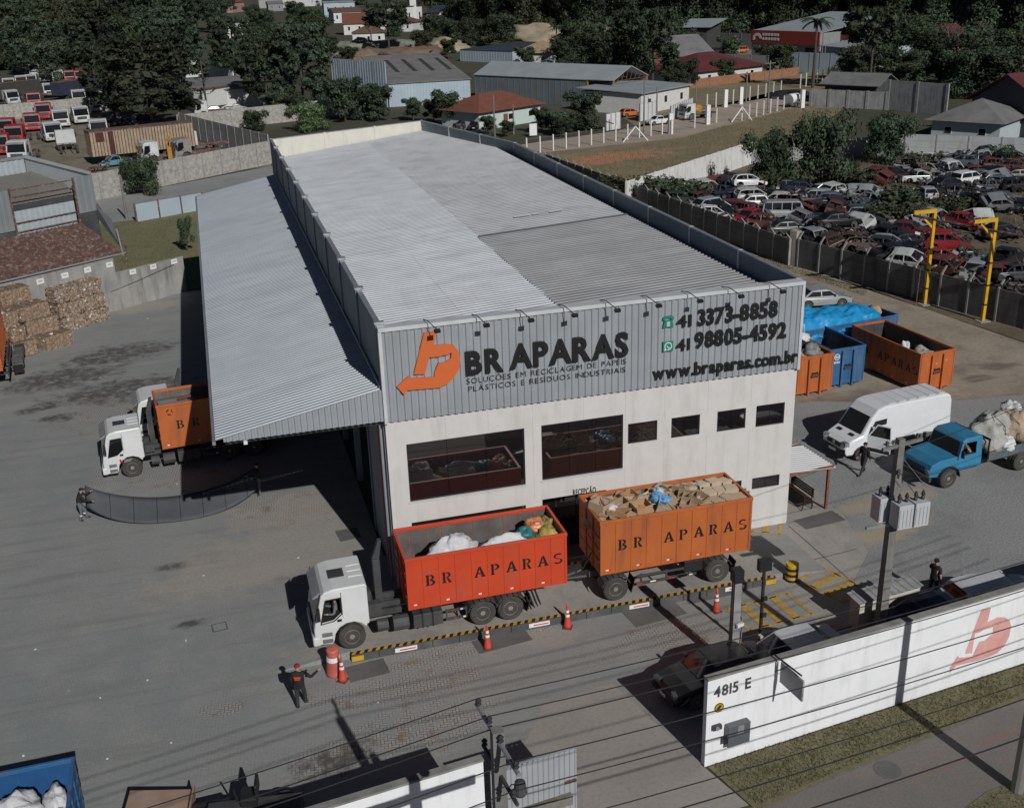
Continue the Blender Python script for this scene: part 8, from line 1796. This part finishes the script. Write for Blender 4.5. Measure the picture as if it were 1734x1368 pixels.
# ================================================================ WRECKED CARS
JC = [('A',120,560,'hatch','green',-15,1,0),('A',240,490,'sedan','maroon',-15,1,0),('A',330,550,'hatch','brown',-80,1,0),('A',370,440,'suv','oldwhite',-15,1,0),('A',455,420,'hatch','brown',-20,1,0),('A',620,455,'wagon','bluegrey',-95,0,0),('A',790,375,'hatch','white',-10,1,1.1),('A',880,440,'suv','dark',-90,2,0),('A',560,490,'hatch','teal',-60,1,0),('A',515,580,'sedan','black',-100,1,0),
 ('A',345,625,'wagon','lightgrey',165,0,0),('A',460,700,'hatch','white',-40,1,0),('A',540,655,'sedan','dark',-50,1,0),('A',715,545,'wagon','dark',-15,1,0),('A',805,590,'hatch','white',150,0,0),('A',700,640,'hatch','maroon',-20,0,0),('A',800,660,'hatch','maroon',-60,1,0),('A',780,735,'hatch','red',165,0,0),('A',945,785,'hatch','rustred',-60,1,0),('A',1110,690,'bus','lightgrey',-38,0,0),
 ('A',1190,580,'hatch','white',75,0,0),('A',985,555,'sedan','black',-80,2,0),('A',1160,430,'sedan','black',-20,0,0),('A',1300,450,'sedan','navy',-15,0,0),('A',1520,480,'sedan','silver',-12,0,0),('A',1405,535,'wagon','lightgrey',165,0,0),('A',1400,650,'sedan','maroon',95,2,0),('A',1590,560,'sedan','bluegrey',-25,0,0),('A',1660,610,'hatch','black',-20,1,0),('A',1640,765,'sedan','black',-15,0,1.0),
 ('A',1165,840,'sedan','green',-15,0,0),('A',1390,810,'sedan','bluegrey',165,0,0),('A',1460,920,'wagon','silver',-85,1,0),('A',1640,910,'hatch','black',-40,1,0),('B',60,480,'wagon','silver',160,1,0),('B',235,500,'sedan','silver',-15,1,0),('B',300,590,'hatch','lightgrey',-70,1,0),('B',30,590,'sedan','bluegrey',-20,1,0),('B',625,260,'suv','black',-15,1,0),('B',470,330,'sedan','black',170,0,0),
 ('B',720,350,'pickup','oldwhite',-10,2,0),('B',825,270,'wagon','oldwhite',-80,1,0),('B',880,165,'hatch','white',-10,1,0),('B',1000,215,'sedan','navy',-15,0,0),('B',1040,285,'suv','white',-85,1,0),('B',1000,410,'sedan','black',-12,0,0),('B',1195,375,'suv','white',-20,0,0),('B',1120,165,'hatch','black',-15,1,0),('B',1310,180,'sedan','navy',-15,1,0),('B',1450,210,'hatch','rustred',-10,1,0),
 ('B',1640,230,'pickup','rustred',-15,1,0),('B',1300,290,'hatch','rustred',-15,1,0),('B',1335,345,'sedan','bluegrey',-20,1,0),('B',1490,305,'wagon','black',-15,1,0),('B',1690,330,'sedan','black',-15,0,0),('B',1530,385,'hatch','bluegrey',-20,1,0),('B',1420,430,'sedan','dark',-15,1,0),('B',1650,430,'hatch','black',-20,1,0),('B',770,505,'hatch','lightgrey',80,0,0),('B',1080,475,'sedan','dark',-15,1,0),
 ('B',1310,575,'suv','dark',-85,1,0),('B',1470,595,'hatch','black',-40,1,0),('B',1620,590,'wagon','grey',-85,1,0),('B',1720,620,'sedan','black',-20,1,0),('B',630,660,'sedan','brown',-30,1,0),('B',215,700,'wagon','teal',-22,0,0),('B',100,790,'hatch','black',-30,1,0),('B',300,800,'sedan','dark',-20,1,0),('B',890,750,'wagon','lightgrey',-75,1,0),('B',1160,780,'hatch','red',-20,1,0),
 ('B',1520,870,'sedan','black',-12,0,0),('B',610,850,'sedan','maroon',-25,0,0),('B',590,960,'sedan','black',-25,0,0),('B',400,1000,'sedan','lightgrey',-22,1,0),('B',980,960,'hatch','red',-10,1,1.0),('B',1100,1060,'sedan','teal',-15,1,0),('B',960,1140,'hatch','red',-40,1,0),('B',1570,1120,'sedan','black',-10,1,.9),('B',630,1085,'sedan','black',-30,1,0),('B',150,960,'hatch','brown',-30,1,0),
 ('D',1260,460,'wagon','lightgrey',200,0,0),('D',1400,510,'hatch','grey',-30,1,0),('D',1570,500,'hatch','rustred',-30,1,.4),('D',1680,570,'sedan','black',-30,1,0),('D',640,350,'hatch','oldwhite',-40,1,0),('D',1000,420,'hatch','rustred',-60,1,0),('D',760,330,'sedan','black',-20,1,0),('D',1700,470,'sedan','dark',-20,1,.8),('A',1500,760,'sedan','dark',-20,1,0),('A',1580,680,'sedan','black',-20,1,0),('B',120,640,'suv','dark',-20,1,0),('B',430,890,'hatch','black',-20,1,0),('D',420,220,'hatch','dark',-25,1,0),('D',200,230,'hatch','brown',-25,1,0),('B',1180,215,'hatch','black',-10,1,0),('B',1560,180,'hatch','black',-10,1,0),('B',1380,120,'sedan','dark',0,1,0),('B',1620,130,'sedan','black',0,1,0)]
JPOS = [(43.42, 68.78), (46.35, 71.98), (45.77, 68.33), (49.01, 74.17), (50.46, 74.91), (51.21, 72.09), (52.48, 70.43), (54.33, 71.67), (49.64, 70.45), (46.89, 65.95), (44.15, 64.48), (43.58, 60.45), (45.35, 62.19), (49.75, 66.82), (49.48, 64.16), (47.23, 62.21), (47.71, 60.84), (45.79, 57.56), (46.18, 54.78), (49.9, 58.18), (53.49, 62.94), (52.16, 65.09), (57.53, 70.87), (58.35, 69.1), (59.64, 66.47), (56.85, 64.19), (53.62, 58.75), (57.92, 62.14), (57.16, 59.47), (50.38, 48.88), (46.94, 51.7), (49.59, 52.02), (47.76, 47.58), (49.5, 47.29), (62.14, 65.3), (63.22, 63.49), (61.05, 58.88), (58.5, 60.05), (76.05, 74.86), (71.59, 71.49), (73.4, 69.12), (77.76, 73.22), (83.08, 79.55), (82.06, 75.67), (79.37, 71.23), (73.91, 64.54), (77.22, 65.45), (85.73, 78.22), (87.06, 76.21), (87.11, 73.59), (88.15, 71.39), (81.86, 69.62), (79.86, 66.39), (83.15, 67.83), (84.08, 65.48), (80.15, 63.35), (77.27, 61.58), (79.5, 60.53), (68.25, 60.83), (72.29, 60.9), (70.96, 55.26), (71.75, 53.72), (73.29, 53.31), (73.16, 51.63), (62.04, 54.4), (57.14, 54.39), (53.78, 51.18), (55.29, 50.02), (61.78, 49.69), (63.27, 47.5), (63.81, 42.94), (56.7, 46.97), (53.88, 43.17), (51.43, 42.49), (54.38, 38.31), (55.68, 38.21), (52.83, 36.27), (55.49, 32.02), (51.44, 39.0), (50.26, 44.72), (52.63, 32.04), (52.64, 30.32), (53.05, 28.88), (53.45, 28.01), (50.2, 37.05), (51.51, 33.92), (51.53, 37.25), (53.54, 28.05), (51.76, 53.61), (54.51, 56.67), (57.92, 57.39), (54.2, 46.18), (51.19, 41.81), (49.2, 42.24), (83.99, 74.71), (89.76, 74.87), (90.88, 79.77), (92.99, 77.76)]
cn_ = {'green': 'dark green', 'maroon': 'maroon', 'brown': 'rusty brown', 'oldwhite': 'faded white', 'bluegrey': 'blue-grey', 'white': 'white', 'dark': 'charcoal', 'teal': 'teal', 'black': 'black', 'lightgrey': 'light grey', 'red': 'bright red', 'silver': 'silver', 'navy': 'navy', 'rustred': 'rust-red', 'grey': 'grey'}
kn_ = {'sedan': 'saloon', 'hatch': 'hatchback', 'wagon': 'estate', 'suv': 'tall car', 'pickup': 'pickup', 'bus': 'rounded van'}
seen_lab = {}
def near_words(p, me):
    best = sorted((math.dist(p, q), j) for j, q in enumerate(JPOS) if j != me)[:2]
    return ' and the '.join(cn_[JC[j][4]]+' '+kn_[JC[j][3]] for _, j in best)
for i, (f, x, y, k, c, a, wr, z) in enumerate(JC):
    p = JPOS[i]; lab = '%s %s %s beside the %s' % (cn_[c], kn_[k], {0: 'parked', 1: 'stripped to a shell', 2: 'without bonnet'}[wr], near_words(p, i))
    lab = lab.replace(' parked beside', ' beside')
    if len(lab.split()) > 14: lab = lab.split(' and the ')[0]
    if z: lab += ', racked up'
    if lab in seen_lab:
        q = JPOS[seen_lab[lab]]; lab += ', further back' if p[1] > q[1] else ', nearer'
    seen_lab[lab] = i
    t = car(lab, k, c, p, R(a + rnd.gauss(0, 20)), z, wr, wheels=(wr != 1 or rnd.random() < .35), group='cars in the wrecking yard', detail=(wr == 0), roll=R(rnd.gauss(0, 7)) if wr == 1 else 0)
    if z:
        rk = thing('rack', 'steel rack under the raised %s %s beside the %s' % (cn_[c], kn_[k], near_words(p, i).split(' and the ')[0]), 'rack', (*p, 0), R(a))
        for xx in (-1.5, 1.5):
            for yy in (-.8, .8): MB().box(xx-.06, xx+.06, yy-.06, yy+.06, 0, z+.5).obj('upright', rust, rk)
        MB().box(-1.6, 1.6, -.85, -.75, z, z+.1).obj('rail', rust, rk); MB().box(-1.6, 1.6, .75, .85, z, z+.1).obj('rail', rust, rk)
xr = random.Random(31)
for i in range(34):
    p = JPOS[xr.randrange(len(JPOS))]; q = JPOS[xr.randrange(len(JPOS))]; f = .5 if math.dist(p, q) < 9 else 0
    a = xr.uniform(0, 6.3); p = (p[0]+(q[0]-p[0])*f+1.7*math.cos(a)*(1-f), p[1]+(q[1]-p[1])*f+1.7*math.sin(a)*(1-f))
    car('crushed car shell heaped at an angle between the other wrecks', xr.choice(('sedan', 'hatch', 'wagon')), xr.choice(('black', 'dark', 'black', 'grey', 'rustred', 'brown', 'bluegrey', 'oldwhite')), p, xr.uniform(0, 6.3), xr.uniform(.1, .7), 1, False, 'crushed shells between the wrecks', False, R(xr.gauss(0, 22)))
# loose scrap between the wrecks: too small to name one by one
sp = MB(); sr_ = random.Random(9)
for p in JPOS:
    for _ in range(40):
        x, y = p[0]+sr_.gauss(0, 1.9), p[1]+sr_.gauss(0, 1.6); s_ = sr_.uniform(.12, .7)
        sp.obox((x, y, sr_.uniform(.08, 1.0)), (s_, s_*sr_.uniform(.2, .8), sr_.uniform(.03, .25)), sr_.uniform(0, 3), sr_.choice((0, 0, 0, 0, 1, 2, 4, 4, 4, 0)), sr_.uniform(-.8, .8), sr_.uniform(-.8, .8))
stuff(sp.obj('car_scrap', [MATS['engine_scrap'], PAINT['lightgrey'], rust, PAINT['red'], PAINT['dark']]))

# ================================================================ PEOPLE
def person(label, loc, rz, top, legs, shoes, hair, pose, h=1.75, cap=None, back_print=None, bare_arms=False, extra=None, group=None):
    """one continuous skinned body, facing +x; pose gives joints in metres for a 1.75 m figure"""
    J = dict(pelvis=(0, 0, .95), waist=(.0, 0, 1.10), chest=(.01, 0, 1.33), neck=(.0, 0, 1.50), head=(.03, 0, 1.60), crown=(.03, 0, 1.70),
             shL=(0, .19, 1.42), elL=(-.02, .25, 1.14), wrL=(.05, .25, .90), shR=(0, -.19, 1.42), elR=(-.02, -.25, 1.14), wrR=(.05, -.25, .90),
             hipL=(0, .10, .90), knL=(.03, .11, .50), anL=(0, .11, .09), toL=(.18, .12, .04), hipR=(0, -.10, .90), knR=(.03, -.11, .50), anR=(0, -.11, .09), toR=(.18, -.12, .04))
    J.update(pose)
    names = list(J); V = [Vector(J[n]) for n in names]; ix = {n: i for i, n in enumerate(names)}
    rad = dict(pelvis=.175, waist=.16, chest=.185, neck=.06, head=.095, crown=.075, shL=.09, shR=.09, elL=.062, elR=.062, wrL=.042, wrR=.042, hipL=.112, hipR=.112, knL=.078, knR=.078, anL=.058, anR=.058, toL=.042, toR=.042)
    rr = [rad[n] for n in names]
    ed = [('pelvis', 'waist'), ('waist', 'chest'), ('chest', 'neck'), ('neck', 'head'), ('head', 'crown')]
    for s in 'LR': ed += [('chest', 'sh'+s), ('sh'+s, 'el'+s), ('el'+s, 'wr'+s), ('pelvis', 'hip'+s), ('hip'+s, 'kn'+s), ('kn'+s, 'an'+s), ('an'+s, 'to'+s)]
    E_ = [(ix[a], ix[b]) for a, b in ed]
    kinds = [('top' if a in ('waist', 'chest') or a == 'pelvis' and b == 'waist' else 'skin' if a in ('neck', 'head') else 'arm' if a[:2] in ('sh', 'el') else 'leg' if a[:2] in ('pe', 'hi', 'kn') else 'shoe') if not (a == 'chest' and b[:2] == 'sh') and not (a == 'chest' and b == 'neck') else 'top' for a, b in ed]
    # hands: palm and five fingers on each wrist
    for s in 'LR':
        wv, el = Vector(J['wr'+s]), Vector(J['el'+s]); d = (wv-el).normalized(); side = d.cross(Vector((0, 0, 1)))
        side = side.normalized() if side.length > .1 else Vector((1, 0, 0)); dn = d.cross(side).normalized()
        V.append(wv + d*.085); rr.append(.036); pi_ = len(V)-1; E_.append((ix['wr'+s], pi_)); kinds.append('skin')
        for k, (o, l) in enumerate(((-.030, .065), (-.010, .078), (.010, .072), (.030, .055))):
            a = wv + d*(.10+l*.5) + side*o; b = wv + d*(.10+l) + side*o*1.1 + dn*.015
            V += [a, b]; rr += [.0095, .008]; E_ += [(pi_, len(V)-2), (len(V)-2, len(V)-1)]; kinds += ['skin', 'skin']
        a = wv + d*.06 - side*.045; b = wv + d*.10 - side*.062; V += [a, b]; rr += [.011, .009]; E_ += [(pi_, len(V)-2), (len(V)-2, len(V)-1)]; kinds += ['skin', 'skin']
    sc_ = h/1.75; V = [v*sc_ for v in V]; rr = [r*sc_ for r in rr]
    me = bpy.data.meshes.new('body'); me.from_pydata(V, E_, []); o = bpy.data.objects.new('body', me); COL.objects.link(o)
    sk = o.modifiers.new('skin', 'SKIN'); sk.use_smooth_shade = True; ss = o.modifiers.new('sub', 'SUBSURF'); ss.levels = ss.render_levels = 1
    for i, sv in enumerate(me.skin_vertices[0].data): sv.radius = (rr[i], rr[i]); sv.use_root = (i == 0)
    dg = bpy.context.evaluated_depsgraph_get(); nm = bpy.data.meshes.new_from_object(o.evaluated_get(dg)); bpy.data.objects.remove(o)
    mats = [top, skin if bare_arms else top, legs, shoes, skin]; nm.materials.clear()
    for m in mats: nm.materials.append(m)
    mi = {'top': 0, 'arm': 1, 'leg': 2, 'shoe': 3, 'skin': 4}
    segs = [(V[a], V[b], k, min(rr[a], rr[b])) for (a, b), k in zip(E_, kinds)]
    def dist(p, a, b):
        ab = b-a; t = max(0, min(1, (p-a).dot(ab)/ab.length_squared)); return (p-(a+ab*t)).length
    for p in nm.polygons:
        c = p.center; k = min(segs, key=lambda s: dist(c, s[0], s[1]) - s[3]*.8)[2]
        if k == 'arm' and bare_arms and min(dist(c, segs[ed.index(('shL', 'elL'))][0], segs[ed.index(('shL', 'elL'))][0].lerp(segs[ed.index(('shL', 'elL'))][1], .6)), dist(c, segs[ed.index(('shR', 'elR'))][0], segs[ed.index(('shR', 'elR'))][0].lerp(segs[ed.index(('shR', 'elR'))][1], .6))) < .09: k = 'top'
        p.material_index = mi[k]; p.use_smooth = True
    t = thing('person', label, 'person', loc, rz, group)
    ob = bpy.data.objects.new('body', nm); COL.objects.link(ob); ob.parent = t
    hd = (Vector(J['head'])+Vector((0, 0, .035)))*sc_
    fx = Vector((math.cos(pose.get('_yaw', 0)), math.sin(pose.get('_yaw', 0)), 0)); fy = Vector((-fx.y, fx.x, 0))
    fc = MB().blob(hd + fx*.10*sc_ - Vector((0, 0, .01)), (.018, .016, .03), 1, .1, 8, 6); fc.blob(hd + fy*.098*sc_, (.02, .012, .035), 1, .1, 8, 6).blob(hd - fy*.098*sc_, (.02, .012, .035), 1, .1, 8, 6)
    fc.obj('nose_and_ears', skin, t, smooth=True)
    ey = MB()
    for s in (-1, 1): ey.blob(hd + fx*.092*sc_ + fy*.035*s + Vector((0, 0, .022)), (.011, .014, .009), 1, 0, 8, 6)
    ey.obj('eyes', black, t); MB().blob(hd + fx*.093*sc_ - Vector((0, 0, .055)), (.012, .030, .007), 1, 0, 8, 6).obj('mouth', refl_r if False else mat('lips', (.30, .12, .10), .6), t)
    if cap:
        cb_ = MB().blob(hd + Vector((-.005, 0, .055*sc_)), (.113*sc_, .108*sc_, .085*sc_), 2, .03, 14, 10, flat=.2)
        if cap[1] == 'cap': cb_.obox(hd + fx*.13 + Vector((0, 0, .045)), (.12, .15, .012), pose.get('_yaw', 0))
        cb_.obj('cap', cap[0], t, smooth=True)
    elif hair: MB().blob(hd - fx*.018 + Vector((0, 0, .045*sc_)), (.112*sc_, .106*sc_, .095*sc_), 3, .06, 14, 10, flat=.25).obj('hair', hair, t, smooth=True)
    return t
c_black = mat('black_cloth', (.014, .014, .016), .85, var=.3, scale=8); c_dark = mat('dark_trousers', (.030, .032, .038), .85, var=.25, scale=8); c_grey = mat('grey_trousers', (.13, .135, .15), .85, var=.2, scale=8); c_jean = mat('blue_jeans', (.035, .055, .09), .85, var=.25, scale=8)
shoe_m = mat('dark_shoe', (.02, .02, .02), .7); hair_m = mat('dark_hair', (.016, .013, .011), .8); red_cap = mat('red_cap', (.34, .012, .03), .8)
p1 = person('worker in a red cap and black top seen from behind, pointing at the truck', (-4.69,-6.83), R(75), c_black, c_dark, shoe_m, None,
       dict(elR=(.05, -.42, 1.22), wrR=(.22, -.62, 1.33), shR=(.01, -.20, 1.43), elL=(-.02, .25, 1.15), wrL=(.16, .20, 1.0), anR=(.20, -.12, .10), toR=(.37, -.13, .05), knR=(.16, -.12, .52), anL=(-.10, .10, .09), toL=(.08, .11, .04), knL=(.0, .11, .50)), 1.80, (red_cap, 'beanie'))
MB().box(-.185, -.165, -.12, .12, 1.36, 1.42).box(-.185, -.165, -.10, .10, 1.29, 1.34).obj('shirt_print', mat('print_red', (.50, .06, .03), .7), p1)
p2 = person('worker in a black sweater and grey trousers holding the left end of the net', (-13.40,11.19), R(5), c_black, c_grey, shoe_m, hair_m,
       dict(chest=(.08, 0, 1.30), neck=(.14, 0, 1.46), head=(.20, 0, 1.54), crown=(.22, 0, 1.64), shL=(.10, .19, 1.38), shR=(.10, -.19, 1.38), elL=(.34, .22, 1.22), wrL=(.56, .16, 1.36), elR=(.30, -.24, 1.10), wrR=(.56, -.18, 1.0), anR=(-.10, -.12, .09), toR=(.08, -.13, .04), anL=(.22, .14, .09), toL=(.40, .15, .04), knL=(.16, .13, .5)), 1.74, (c_black, 'cap'))
ls = MB()
for s in (-1, 1): ls.lathe([(.068, 0), (.066, .05)], (-.02 if s < 0 else .15, .12*s, .30), 10)
ls.obj('reflective_band', sign_white, p2)
p3 = person('worker in the canopy shade holding the right end of the net', (-4.96,11.15), R(180), c_black, c_grey, shoe_m, hair_m, dict(elL=(.24, .22, 1.18), wrL=(.48, .16, 1.2), elR=(.22, -.24, 1.12), wrR=(.48, -.16, 1.0)), 1.74)
p4 = person('man in black walking beside the white van', (24.28,3.37), R(200), c_black, c_dark, shoe_m, hair_m, dict(knL=(.16, .10, .53), anL=(.34, .10, .10), toL=(.51, .10, .07), knR=(.0, -.11, .50), anR=(-.30, -.11, .13), toR=(-.16, -.12, .05), wrL=(-.10, .27, .92), elR=(.0, -.26, 1.14), wrR=(.20, -.24, .98)), 1.74)
p5 = person('man in a black short-sleeved shirt and jeans standing behind the street wall', (20.45,-7.62), R(20), c_black, c_jean, shoe_m, hair_m, dict(elL=(.10, .30, 1.20), wrL=(.16, .18, 1.42), anL=(.05, .20, .09), toL=(.22, .22, .04), knL=(.05, .16, .5), anR=(-.05, -.18, .09), toR=(.12, -.2, .04)), 1.78, None, bare_arms=True)
seat_pose = dict(pelvis=(0, 0, .0), waist=(-.02, 0, .16), chest=(-.03, 0, .40), neck=(-.01, 0, .57), head=(.02, 0, .67), crown=(.02, 0, .77), shL=(-.02, .19, .49), shR=(-.02, -.19, .49), hipL=(.05, .1, -.02), hipR=(.05, -.1, -.02), knL=(.44, .13, .03), knR=(.44, -.13, .03), anL=(.48, .13, -.38), anR=(.48, -.13, -.38), toL=(.64, .13, -.42), toR=(.64, -.13, -.42), elL=(.14, .26, .26), wrL=(.36, .18, .34), elR=(.14, -.26, .26), wrR=(.36, -.18, .34))

d1 = person('driver seated at the open window of the white truck on the weighbridge', (-2.95, -3.72, 1.62), math.pi, c_grey, c_dark, shoe_m, hair_m, dict(seat_pose, elR=(.12, -.30, .20), elL=(.10, .34, .22), wrL=(.30, .38, .28)), 1.72)
v_ = BL.matrix_basis @ Vector((-1.35, .55, 1.30)); d2 = person('driver of the blue lorry with a bare forearm on the window sill', tuple(v_), R(187), c_grey, c_dark, shoe_m, hair_m, dict(seat_pose, shL=(.0, .22, .45), elL=(.12, .50, .36), wrL=(.32, .50, .58)), 1.72, None, bare_arms=True)
